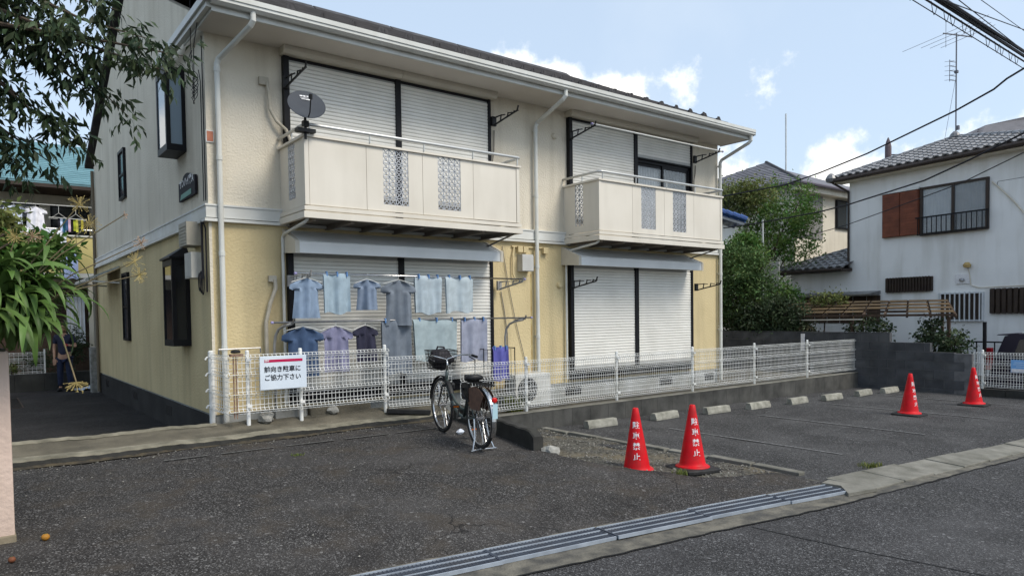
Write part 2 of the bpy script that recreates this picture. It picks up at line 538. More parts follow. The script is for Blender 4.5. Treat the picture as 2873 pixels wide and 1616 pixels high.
WM = {}
def link(o, parent=None, world=True):
    COL.objects.link(o)
    if parent is not None:
        o.parent = parent
        if world:
            o.matrix_parent_inverse = WM.get(parent.name, Matrix()).inverted()
    return o
def obj(name, mb, m, parent=None, smooth=False, world=True, label=None, kind=None, bev=0.0):
    me = mb if isinstance(mb, bpy.types.Mesh) else mb.mesh(name, smooth)
    if len(me.materials) == 0:
        me.materials.append(m)
    o = bpy.data.objects.new(name, me)
    link(o, parent, world)
    if parent is not None and not world:
        pass
    WM[o.name] = WM.get(parent.name, Matrix()) if (parent is not None and not world) else Matrix()
    if label:
        o['label'] = label
    if kind:
        o['kind'] = kind
    if bev:
        b = o.modifiers.new('bevel', 'BEVEL')
        b.width = bev
        b.segments = 2
        b.limit_method = 'ANGLE'
    return o
def objs(name, mb, m, parent=None, **k):
    """one object for each connected piece of the mesh"""
    par = list(range(len(mb.v)))
    def find(a):
        while par[a] != a:
            par[a] = par[par[a]]
            a = par[a]
        return a
    for f in mb.f:
        r0 = find(f[0])
        for i in f[1:]:
            par[find(i)] = r0
    gr = {}
    for f in mb.f:
        gr.setdefault(find(f[0]), []).append(f)
    for fs in gr.values():
        idx = sorted(set(i for f in fs for i in f))
        mp = {i: j for j, i in enumerate(idx)}
        p = MB()
        p.add([mb.v[i] for i in idx], [tuple(mp[i] for i in f) for f in fs])
        obj(name, p, m, parent, **k)
def tag(o, label, cat, group=None, kind=None):
    o['label'] = label
    o['category'] = cat
    if group:
        o['group'] = group
    if kind:
        o['kind'] = kind
    return o
def thing(name, label, cat, loc=(0, 0, 0), rz=0.0, group=None):
    o = bpy.data.objects.new(name, None)
    o.empty_display_size = 0.2
    COL.objects.link(o)
    o.location = loc
    o.rotation_euler = (0, 0, rz)
    WM[o.name] = Matrix.Translation(Vector(loc)) @ Matrix.Rotation(rz, 4, 'Z')
    return tag(o, label, cat, group)
def copy_tree(root, loc=None, rz=None, label=None):
    r = root.copy()
    COL.objects.link(r)
    if loc is not None:
        r.location = loc
    if rz is not None:
        r.rotation_euler = (0, 0, rz)
    if label:
        r['label'] = label
    def rec(src, dst):
        for ch in [c for c in src.children]:
            d = ch.copy()
            COL.objects.link(d)
            d.parent = dst
            d.matrix_parent_inverse = ch.matrix_parent_inverse.copy()
            rec(ch, d)
    rec(root, r)
    return r
def structure(name, mb, m, smooth=False):
    return obj(name, mb, m, None, smooth, kind='structure')

def text_mb(body, size=1.0, bold=0.0, align='CENTER'):
    cu = bpy.data.curves.new('text', 'FONT')
    cu.body = body
    cu.size = size
    cu.align_x = align
    cu.align_y = 'CENTER'
    cu.offset = bold
    cu.resolution_u = 3
    o = bpy.data.objects.new('text', cu)
    COL.objects.link(o)
    dg = bpy.context.evaluated_depsgraph_get()
    me = bpy.data.meshes.new_from_object(o.evaluated_get(dg))
    mb = MB()
    mb.add([tuple(v.co) for v in me.vertices], [tuple(p.vertices) for p in me.polygons])
    bpy.data.objects.remove(o)
    bpy.data.curves.remove(cu)
    bpy.data.meshes.remove(me)
    if mb.v:
        mb.f = [f for f in mb.f]
    return mb
def place_text(mb, origin, xdir, ydir):
    o, xd, yd = Vector(origin), Vector(xdir), Vector(ydir)
    mb.v = [tuple(o + xd * p[0] + yd * p[1]) for p in mb.v]
    return mb

def lerp(a, b, t):
    return a + (b - a) * t
def pl(pts, x):
    """piecewise linear"""
    if x <= pts[0][0]:
        return pts[0][1]
    for (a, b), (c, d) in zip(pts, pts[1:]):
        if x <= c:
            return b + (d - b) * (x - a) / (c - a)
    return pts[-1][1]

# ------------------------------------------------------------------ ground
def G(x):                      # right lot and road level
    return -0.12 - 0.0075 * max(-10, min(x, 16))
def lotz(y):                   # left lot rises to the building
    return pl([(-6.2, -0.175), (-5.45, -0.150), (-5.1, -0.115), (-4.4, -0.03), (-3.6, 0.045), (-2.9, 0.100), (-1.8, 0.150), (-1.0, 0.170)], y)
INNER = [(-9, -4.15), (-4, -4.60), (-0.42, -5.02), (1.58, -5.265), (4.4, -5.66), (8.45, -6.16), (16, -6.85), (40, -9.0)]
OUTER = [(-9, -4.95), (-4, -5.33), (0.49, -5.775), (1.57, -5.905), (3.8, -6.21), (7.6, -6.50), (16, -7.12), (40, -9.2)]
def xr(y):                     # right edge of the left lot
    return pl([(-6.2, 4.42), (-5.15, 4.42), (-5.0, 3.75), (-4.85, 3.40), (-4.03, 2.82), (-3.3, 2.66), (-2.1, 2.84), (-1.0, 3.02)], y)

mb = MB()
mb.box(-300, -300, -1.0, 400, 500, -0.62)
structure('ground', mb, M_EARTH)

mb = MB()
def lot_fn(u, v):
    y = lerp(-6.15, -1.02, v)
    x1 = xr(y) + (0.03 * math.sin(y * 9.1) + 0.02 * math.sin(y * 23)) * (1 if y < -3.4 else 0)
    return (lerp(-9.0, x1, u), y, lotz(y) + 0.006 * math.sin(u * 31 + y * 2.3) * math.sin(y * 3.7))
mb.grid(lot_fn, 60, 50)
n0 = len(mb.v)
for j in range(51):            # broken edge down to the gravel
    p = mb.v[j * 61 + 60]
    mb.v.append((p[0] + 0.03, p[1], p[2] - 0.22))
for j in range(50):
    a, b = j * 61 + 60, (j + 1) * 61 + 60
    mb.f.append((a, n0 + j, n0 + j + 1, b))
structure('parking_lot', mb, M_ASPH, smooth=True)

mb = MB()
mb.grid(lambda u, v: (lerp(4.2, 14.5, u), lerp(-6.9, -0.9, v), G(lerp(4.2, 14.5, u)) + 0.005 * math.sin(u * 40) * math.sin(v * 21)), 60, 30)
structure('parking_lot', mb, M_ASPH2, smooth=True)

mb = MB()
def gr_fn(u, v):
    y = lerp(-5.6, -1.0, v)
    x0 = xr(y) - 0.05
    x = lerp(x0, 4.48, u)
    z0 = max(lotz(y) - 0.05, G(x) + 0.0) if y < -3.4 else lotz(y) - 0.17
    z = lerp(z0, G(4.4) + 0.006, min(1, u * 1.15))
    return (x, y, z + 0.012 * math.sin(x * 13 + y * 7) * math.sin(y * 11) + 0.012 * math.sin(y * 5 + x * 3))
mb.grid(gr_fn, 24, 46)
structure('gravel_verge', mb, M_GRAVEL, smooth=True)

mb = MB()
xs = [-60] + [x for x, _ in OUTER] + [90]
for a, b in zip(xs, xs[1:]):
    def oy(x):
        return pl(OUTER, x) if -9 <= x <= 40 else (-4.95 if x < -9 else -9.2)
    n = max(1, int((b - a) / 2))
    def rf(u, v, a=a, b=b):
        x = lerp(a, b, u)
        return (x, lerp(-26, oy(x) + 0.02, v), G(x))
    mb.grid(rf, n, 10)
structure('road', mb, M_ROAD, smooth=True)

# concrete channel that carries the grates, and the flat apron beyond it
mb = MB()
X = [x * .09 for x in range(-100, 350)]
def cj(x, s):
    return 0.006 * math.sin(x * 3.1 + s) + 0.005 * math.sin(x * 17 + s * 2) + 0.006 * math.sin(x * 47 + s)
for a, b in zip(X, X[1:]):
    mb.add([(a, pl(OUTER, a) + cj(a, 1), G(a) + 0.005), (b, pl(OUTER, b) + cj(b, 1), G(b) + 0.005), (b, pl(INNER, b) + cj(b, 3) - .02, G(b) + 0.008), (a, pl(INNER, a) + cj(a, 3) - .02, G(a) + 0.008)], [(0, 1, 2, 3)])
structure('concrete_channel', mb, mat('dirty_channel_concrete', (0.175, 0.162, 0.132), .95, (0.075, 0.072, 0.064), ns=7, detail=9, bump=.9, bs=50, bd=.010, stain=(0.055, 0.055, 0.055), stain_scale=(2.2, 7, 2), stain_amt=.75))

# road cut and repair joints (thin tar lines)
mb = MB()
def ribbon(pts, w, dz):
    for i, (p, q) in enumerate(zip(pts, pts[1:])):
        d = Vector((q[0] - p[0], q[1] - p[1], 0)).normalized()
        nn = Vector((-d.y, d.x, 0)) * w / 2
        vs_ = []
        for r, s in ((p, -1), (q, -1), (q, 1), (p, 1)):
            vs_.append((r[0] + nn.x * s, r[1] + nn.y * s, G(r[0]) + dz))
        mb.add(vs_, [(0, 1, 2, 3)])
ribbon([(2.53, -6.08), (2.57, -6.5), (2.62, -6.9), (2.70, -7.3), (2.80, -7.9), (2.9, -8.8)], 0.012, 0.0035)
pts = [(x * .09, pl(OUTER, x * .09) + cj(x * .09, 1), 0) for x in range(-20, 160)]
ribbon(pts, 0.022, 0.0085)
M_TAR = mat('tar_joint', (0.012, 0.012, 0.012), 0.8)
structure('road_joint', mb, M_TAR)

# faint worn stall lines on the right lot
M_LINE = mat('worn_line_paint', (0.17, 0.17, 0.17), 0.9, (0.080, 0.079, 0.079), ns=26, lo=0.38, hi=0.60)
for x in (6.0, 8.3, 10.7, 13.0):
    mb = MB()
    ln = 4
    for k in range(10):
        y0, y1 = -2.35 - k * 0.27, -2.35 - (k + 1) * 0.27
        mb.add([(x - .03, y0, G(x) + .0085), (x + .03, y0, G(x) + .0085), (x + .03 + .0, y1, G(x) + .0085), (x - .03, y1, G(x) + .0085)], [(0, 3, 2, 1)])
    structure('stall_line', mb, M_LINE)
mb = MB()      # worn white line on the left lot by the kerb
for k in range(24):
    x0, x1 = -0.9 + k * 0.14, -0.9 + (k + 1) * 0.14
    if k % 5 == 3:
        continue
    y = -1.52 - 0.004 * k
    mb.add([(x0, y - .022, lotz(y - .022) + .011), (x1, y - .022, lotz(y - .022) + .011), (x1, y + .022, lotz(y + .022) + .011), (x0, y + .022, lotz(y + .022) + .011)], [(0, 1, 2, 3)])
structure('stall_line', mb, mat('faded_line_paint', (0.13, 0.128, 0.12), 0.9, (0.06, 0.057, 0.054), ns=30, lo=0.36, hi=0.62))

# kerb strip along the back of the left lot
def edge_j(x):
    return 0.010 * math.sin(x * 5.3) + 0.007 * math.sin(x * 13 + 1) + 0.005 * math.sin(x * 37)
def strip(prof, x0, x1, n):
    mb_ = MB()
    def fn(u, v):
        x = lerp(x0, x1, u)
        i = min(int(round(v * (len(prof) - 1))), len(prof) - 1)
        y, z, ky, kz = prof[i]
        return (x, y + ky * edge_j(x), z + kz * edge_j(x + 2.2))
    mb_.grid(fn, n, len(prof) - 1)
    return mb_
structure('kerb_strip', strip([(-.93, .262, 1, .3), (-.80, .300, 0, .3), (-.70, .338, 0, .5), (-.62, .365, 1, .6), (-.595, .345, 1, 0), (-.59, -.1, 1, 0)], -9.0, 2.95, 200), M_STRIP)
structure('kerb_edge', strip([(-1.05, .232, 1, .5), (-1.035, .248, 1, .5), (-.93, .264, 1, .3)], -9.0, 2.95, 200), mat('pale_kerb_edge', (0.24, 0.222, 0.17), .95, (0.12, 0.112, 0.085), ns=5, bump=.7, bs=30, bd=.01))  # narrow edge band in a paler mottled concrete
structure('kerb_lip', strip([(-.672, .352, 1, .5), (-.655, .366, 1, .5), (-.605, .378, 1, .5), (-.588, .360, 1, 0)], -9.0, -.15, 160), MATS['pale_kerb_edge'])
structure('kerb_face', strip([(-1.052, .08, 1, 0), (-1.05, .232, 1, .5)], -9.0, 2.95, 200), M_DCONC)  # darker concrete on the face puts its shade into the colour
# dirt line at the kerb foot, its colour also giving the gap's shade
mb = MB()
for k in range(160):
    x0, x1 = -6 + k * .055, -6 + (k + 1) * .055
    w0, w1 = .05 + .035 * math.sin(x0 * 3.1) + .02 * math.sin(x0 * 11), .05 + .035 * math.sin(x1 * 3.1) + .02 * math.sin(x1 * 11)
    mb.add([(x0, -1.06 - max(.01, w0), lotz(-1.1) + .008), (x1, -1.06 - max(.01, w1), lotz(-1.1) + .008), (x1, -1.04, lotz(-1.04) + .022), (x0, -1.04, lotz(-1.04) + .022)], [(0, 1, 2, 3)])
structure('gap_shade_dirt', mb, mat('gap_shade_dirt', (0.085, 0.070, 0.045), .95, (0.04, 0.036, 0.03), ns=14))

# path beside the building and the yard in front of it
mb = MB()
def path_fn(u, v):
    y = lerp(-0.64, 11.6, v)
    return (lerp(-9, 0.0 if y > -0.05 else 0.3, u), y, pl([(-0.6, 0.10), (0.8, 0.075), (2.8, -0.05), (9.6, -0.105), (12, -0.105)], y))
mb.grid(path_fn, 10, 40)
structure('side_path', mb, M_PATH, smooth=True)
mb = MB()
mb.grid(lambda u, v: (lerp(0.0, 3.0, u), lerp(-.62, 0.0, v), pl([(0, .27), (2.8, .22), (3, .10)], lerp(0, 3.0, u))), 12, 4)
mb.grid(lambda u, v: (lerp(2.98, 14.2, u), lerp(-.98, 0.0, v), .09), 12, 4)
mb.grid(lambda u, v: (lerp(10.44, 14.2, u), lerp(0.0, 14, v), 0.05), 4, 8)
structure('yard', mb, M_GRAVEL, smooth=True)
# ground behind the block wall (neighbour's yard)
mb = MB()
mb.grid(lambda u, v: (lerp(14.4, 60, u), lerp(-9.0, 40, v), -0.36 - (0.16 if lerp(-9.0, 40, v) < -2.6 else 0)), 10, 30)
structure('neighbour_yard', mb, M_EARTH)

# ------------------------------------------------------------------ the apartment building
L, DEP = 10.46, 9.8
bld = thing('apartment_building', 'two storey cream and yellow apartment building with roller shutters and two balconies', 'building', (0, 0, 0))
B = lambda n, mb, m, **k: obj(n, mb, m, bld, **k)

mb = MB()
mb.box(0.02, 0.02, -0.35, L - .02, DEP - .02, 0.386)
fnd = B('foundation', mb, M_FOUND)
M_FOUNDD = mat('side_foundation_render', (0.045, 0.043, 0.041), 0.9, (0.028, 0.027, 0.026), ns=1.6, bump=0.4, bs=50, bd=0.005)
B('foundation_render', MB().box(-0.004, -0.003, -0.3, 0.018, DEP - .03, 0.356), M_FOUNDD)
mb = MB()
for x in (6.0, 8.55):
    mb.box(x, 0.012, 0.16, x + .38, 0.022, 0.31)
mb.box(10.0, 0.012, 0.16, 10.3, 0.022, 0.30)
objs('floor_vent', mb, M_BLACKP, bld)
mb = MB()
for y in (2.4, 5.2, 8.6):
    mb.box(-0.008, y, 0.13, 0.0, y + .38, 0.27)
objs('floor_vent', mb, M_BLACKP, bld)

B('wall', MB().box(0, 0, 0.386, L, DEP, 2.87), M_YELLOW, label='yellow stuccoed lower wall')
# upper wall, with a real opening for the half shuttered window
mb = MB()
wx0, wx1, wz1 = 7.88, 9.44, 4.66
mb.box(0, 0, 2.87, wx0, 0.16, 5.22)
mb.box(wx1, 0, 2.87, L, 0.16, 5.22)
mb.box(wx0, 0, wz1, wx1, 0.16, 5.22)
mb.box(wx0, 0, 2.87, wx1, 0.16, 2.98)
mb.box(0, DEP - .16, 2.87, L, DEP, 5.22)
SL = 0.472
for x0, x1 in ((0, .16), (L - .16, L)):
    poly = [(x0, 0.16, 2.87), (x0, DEP - .16, 2.87), (x0, DEP - .16, 5.22), (x0, DEP, 5.36), (x0, 4.9, 5.36 + 4.9 * SL), (x0, 0.0, 5.36), (x0, 0.0, 5.22), (x0, .16, 5.22)]
    mb.prism(poly, (x1 - x0, 0, 0))
B('wall', mb, M_CREAM, label='cream stuccoed upper wall')
# room behind the open window
mb = MB()
mb.grid(lambda u, v: (lerp(7.5, 9.8, u), 2.2, lerp(2.9, 4.9, v)), 1, 1)
mb.grid(lambda u, v: (7.5, lerp(.16, 2.2, u), lerp(2.9, 4.9, v)), 1, 1)
mb.grid(lambda u, v: (9.8, lerp(.16, 2.2, u), lerp(2.9, 4.9, v)), 1, 1)
mb.grid(lambda u, v: (lerp(7.5, 9.8, u), lerp(.16, 2.2, v), 4.9), 1, 1)
mb.grid(lambda u, v: (lerp(7.5, 9.8, u), lerp(.16, 2.2, v), 2.9), 1, 1)
B('room_lining', mb, M_WOODD)

# belt band between the storeys
mb = MB()
for x0, y0, x1, y1 in ((-.045, -.045, L + .045, 0.0), (-.045, 0.0, 0.0, DEP)):
    mb.box(x0, y0, 2.885, x1, y1, 3.03)
    mb.box(x0 - .012, y0 - (.012 if y1 == 0 else 0), 3.03, x1 if x1 == 0 else x1 + .012, y1, 3.052)
    mb.box(x0 - .02, y0 - (.02 if y1 == 0 else 0), 2.835, x1 if x1 == 0 else x1 + .02, y1, 2.872)
B('belt_course', mb, M_TRIM)
# corner bead
mb = MB()
mb.box(-.006, -.006, 0.386, .03, 0.0, 2.83)
mb.box(-.006, -.006, 3.06, .03, 0.0, 5.2)
B('corner_bead', mb, M_CREAM)

# roof
mb = MB()
ey, ez = -0.74, 5.36
rz_ = ez + (4.9 - ey) * SL
for s in (0, 1):
    f = (lambda y: y) if s == 0 else (lambda y: 9.8 - y)
    mb.prism([(-0.1, f(ey), ez - .06), (-0.1, f(ey), ez + .03), (-0.1, 4.9, rz_ + .03), (-0.1, 4.9, rz_ - .06)], (L + .2, 0, 0))
# slate courses: thin laps
for k in range(1, 22):
    y = ey + k * 0.27
    z = ez + .03 + (y - ey) * SL
    if y < 4.7:
        mb.prism([(-0.1, y, z), (-0.1, y, z + .012), (-0.1, y + .25, z + .25 * SL + .001), (-0.1, y + .25, z + .25 * SL - .004)], (L + .2, 0, 0))
roof = B('roof', mb, M_ROOF)
mb = MB()
for k in range(6):
    x0 = -0.1 + k * 1.78
    mb.prism([(x0, 4.72, rz_ - .05), (x0, 4.9, rz_ + .085), (x0, 5.08, rz_ - .05)], (1.75, 0, 0))
obj('ridge_cap', mb, M_ROOF, roof)
gp = None
for row, (yy, off) in enumerate(((-0.30, 0.1), (0.25, 0.33))):
    for k in range(23):
        x = 0.0 + off + k * 0.455
        if x > L - .05:
            continue
        z = ez + .035 + (yy - ey) * SL
        if gp is None:
            mb = MB()
            mb.prism([(-.075, 0, -.01), (.075, 0, -.01), (.03, .012, .085), (-.03, .012, .085)], (0, .012, 0))
            mb.prism([(-.012, .0, 0), (-.012, .13, .05), (-.012, .0, .075)], (.024, 0, 0))
            gp = mb.mesh('snow_guard')
            gp.materials.append(M_ROOF)
        o = bpy.data.objects.new('snow_guard', gp)
        link(o, roof, world=False)
        o.location = (x, yy, z)
# eave: soffit, fascia, gutter
B('soffit', MB().box(-.08, -.70, 5.19, L + .08, 0.0, 5.215), M_SOFFIT)
mb = MB()
mb.box(-.10, -.735, 5.175, L + .10, -.70, 5.36)
mb.box(-.10, -.70, 5.175, -.082, 0.6, 5.36)
mb.box(L + .082, -.70, 5.175, L + .10, 0.0, 5.36)
B('fascia', mb, M_GUTTER)
mb = MB()
prof = [(-.737, 5.245), (-.80, 5.235), (-.845, 5.265), (-.845, 5.30), (-.858, 5.303), (-.858, 5.36), (-.84, 5.36), (-.835, 5.28), (-.80, 5.25), (-.737, 5.26)]
mb.prism([(-.12, y, z) for y, z in prof], (L + .24, 0, 0))
mb.box(-.122, -.85, 5.245, -.118, -.737, 5.35)
mb.box(L + .118, -.85, 5.245, L + .122, -.737, 5.35)
B('gutter', mb, M_GUTTER)
# boxed eave return along the left gable
mb = MB()
mb.box(-.16, -.737, 5.21, -.101, 1.9, 5.27)
mb.box(-.19, -.84, 5.27, -.101, 1.9, 5.36)
B('eave_return', mb, M_GUTTER)

# downpipes
def downpipe(x, z0, xt, m=M_PIPE):
    mb = MB()
    mb.tube([(x, -.075, z0), (x, -.075, 4.80), (x + (.02 if xt >= x else -.02), -.10, 4.86), (xt - (.02 if xt >= x else -.02), -.745, 5.10), (xt, -.785, 5.15), (xt, -.785, 5.26)], .035, 12)
    for z in (1.2, 2.4, 3.6, 4.7):
        mb.tube([(x, -.075, z), (x, -.075, z + .06)], .040, 12)
        mb.box(x - .012, -.075, z + .02, x + .012, 0.0, z + .045)
    return B('downpipe', mb, m, smooth=False)
downpipe(0.125, 0.30, 0.36)
downpipe(5.30, 0.15, 5.36)
downpipe(L - .02, 0.15, L + .05)

# roller shutters ------------------------------------------------
SW, SP = 1.615, 0.052
mb = MB()
prof = [(0.0, 0.002), (-0.006, 0.003), (-0.009, 0.008), (-0.0115, 0.018), (-0.012, 0.030), (-0.011, 0.042), (-0.007, 0.049), (0.0, 0.0505)]
mb.prism([(0, y, z) for y, z in prof], (SW, 0, 0))
slat_me = mb.mesh('slat')
slat_me.materials.append(M_SLAT)
def shutter(x0, z0, z1, yb=-.045, label=None):
    mb = MB()
    mb.box(x0, yb - .016, z0 - .055, x0 + SW, yb + .012, z0 - .002)       # bottom bar
    mb.box(x0, yb + .003, z0, x0 + SW, yb + .01, z1)                        # hinge line behind the slats
    sh = B('roller_shutter', mb, M_SHBACK, label=label)
    n = int((z1 - z0) / SP)
    for k in range(n):
        o = bpy.data.objects.new('slat', slat_me)
        link(o, sh, world=False)
        o.location = (x0, yb, z0 + k * SP)
    return sh
M_SHBACK = mat('shutter_back', (0.45, 0.45, 0.43), 0.5, (0.38, 0.38, 0.36), ns=3)
BAYS = ((1.0, 4.36), (6.10, 9.50))
for bx0, bx1 in BAYS:
    mid = (bx0 + bx1) / 2
    # upper frame
    mb = MB()
    for a, b in ((bx0 - .03, bx0 + .045), (mid - .042, mid + .042), (bx1 - .045, bx1 + .0)):
        mb.box(a, -.085, 3.0, b, 0.0, 5.085)
    mb.box(bx0 + .045, -.06, 5.05, mid - .042, 0.0, 5.085)
    mb.box(mid + .042, -.06, 5.05, bx1 - .045, 0.0, 5.085)
    B('window_frame', mb, M_BLACK)
    # shutter box under the soffit
    mb = MB()
    for a, b in ((bx0 - .06, mid + .018), (mid + .024, bx1 + .06)):
        mb.prism([(a, 0, 5.088), (a, -.17, 5.088), (a, -.20, 5.13), (a, -.20, 5.188), (a, 0, 5.188)], (b - a, 0, 0))
    objs('shutter_box', mb, M_SHBOX, bld)
    # lower frame
    mb = MB()
    for a, b in ((bx0 - .03, bx0 + .045), (mid - .045, mid + .045), (bx1 - .045, bx1 + .0)):
        mb.box(a, -.085, 0.60, b, 0.0, 2.48)
    mb.box(bx0 - .03, -.10, 0.535, bx1, 0.0, 0.60)
    mb.box(bx0 - .03, -.075, 0.435, bx1, 0.0, 0.53)
    B('window_frame', mb, M_BLACK)
    for i, a in enumerate((bx0 + .045, mid + .043)):
        shutter(a, 0.665, 2.48)
        if bx0 < 2 or i == 0:
            shutter(a, 3.36, 5.06)
# half lowered shutter over the right window of the right balcony
xh = (6.10 + 9.50) / 2 + .043
shutter(xh, 4.665, 5.08, label='half raised roller shutter')
mb = MB()
mb.box(xh, -.075, 4.585, xh + SW, -.02, 4.612)
mb.box(xh, -.03, 3.0, xh + .05, 0.03, 4.585)
mb.box(xh + SW - .05, -.03, 3.0, xh + SW, 0.03, 4.585)
mb.box(xh + .05, -.03, 4.53, xh + SW - .05, 0.03, 4.585)
win = B('sliding_window', mb, M_BLACK)
mb = MB()
for a, b, y in ((xh + .05, xh + .82, .012), (xh + .78, xh + SW - .05, -.012)):
    mb.box(a, y - .008, 3.0, a + .045, y + .008, 4.53)
    mb.box(b - .045, y - .008, 3.0, b, y + .008, 4.53)
    mb.box(a + .045, y - .008, 4.47, b - .045, y + .008, 4.53)
objs('sash', mb, M_BLACK, win)
obj('pane', MB().box(xh + .095, .010, 3.0, xh + .775, .014, 4.47), M_GLASS_T if 'M_GLASS_T' in globals() else glass_mat('window_pane', (0.5, 0.55, 0.58), 0.03, 0.30), win)
obj('pane', MB().box(xh + .825, -.014, 3.0, xh + SW - .095, -.010, 4.47), MATS['window_pane'], win)
mb = MB()
mb.grid(lambda u, v: (lerp(xh + .06, xh + .80, u), .09 + .018 * math.sin(u * 60), lerp(3.0, 4.55, v)), 90, 1)
obj('curtain', mb, M_CURT, win, smooth=True)
mb = MB()
mb.grid(lambda u, v: (lerp(xh + .84, xh + SW - .02, u), .10 + .016 * math.sin(u * 52), lerp(3.0, 4.55, v)), 90, 1)
obj('curtain', mb, mat('dark_curtain', (0.05, 0.05, 0.055), 0.9, (0.035, 0.035, 0.04), ns=4), win, smooth=True)

# canopies over the lower shutters
for x0, x1 in ((0.93, 4.29), (5.92, 9.35)):
    mb = MB()
    mb.prism([(x0 + .06, -.452, 2.452), (x0 + .06, -.452, 2.60), (x0 + .06, -.40, 2.625), (x0 + .06, 0, 2.79), (x0 + .06, 0, 2.765), (x0 + .06, -.425, 2.59), (x0 + .06, -.425, 2.485), (x0 + .06, 0, 2.50), (x0 + .06, 0, 2.485), (x0 + .06, -.41, 2.452)], (x1 - x0 - .12, 0, 0))
    can = B('canopy', mb, mat('canopy_paint', (0.82, 0.84, 0.83), .45, (0.74, 0.76, 0.75), ns=2))
    mb = MB()
    for a, b in ((x0, x0 + .058), (x1 - .058, x1)):
        mb.prism([(a, -.458, 2.445), (a, -.458, 2.608), (a, -.40, 2.632), (a, 0, 2.80), (a, 0, 2.48)], (b - a, 0, 0))
    objs('end_cap', mb, M_SHBOX, can)
    mb = MB()
    mb.box(x0 + .06, -.456, 2.592, x1 - .06, -.4525, 2.600)
    obj('drip_edge', mb, M_ALU, can)

# balconies ------------------------------------------------------
def lattice(c, ux, w, h, m, parent):
    """panel pierced by a close star lattice; c = lower corner, ux = direction of the width"""
    mb = MB()
    ux = Vector(ux)
    nn = ux.cross(Vector((0, 0, 1)))
    c = Vector(c)
    st = 0.094
    def seg(a, b, t):
        mb.bar(c + ux * a[0] + Vector((0, 0, a[1])), c + ux * b[0] + Vector((0, 0, b[1])), t, .010, up=nn)
    nx, nz = max(2, round(w / st)), round(h / st)
    dx, dz = w / nx, h / nz
    for i in range(nx):
        for j in range(nz):
            a, b = i * dx, j * dz
            seg((a, b), (a + dx, b + dz), .010)
            seg((a + dx, b), (a, b + dz), .010)
    for i in range(nx + 1):
        seg((i * dx, 0), (i * dx, h), .013)
    for j in range(nz + 1):
        seg((0, j * dz), (w, j * dz), .011)
    o = obj('pierced_strip', mb, m, parent)
    return o
M_LATT = mat('pierced_strip_paint', (0.52, 0.54, 0.57), 0.4, (0.42, 0.44, 0.47), ns=6)
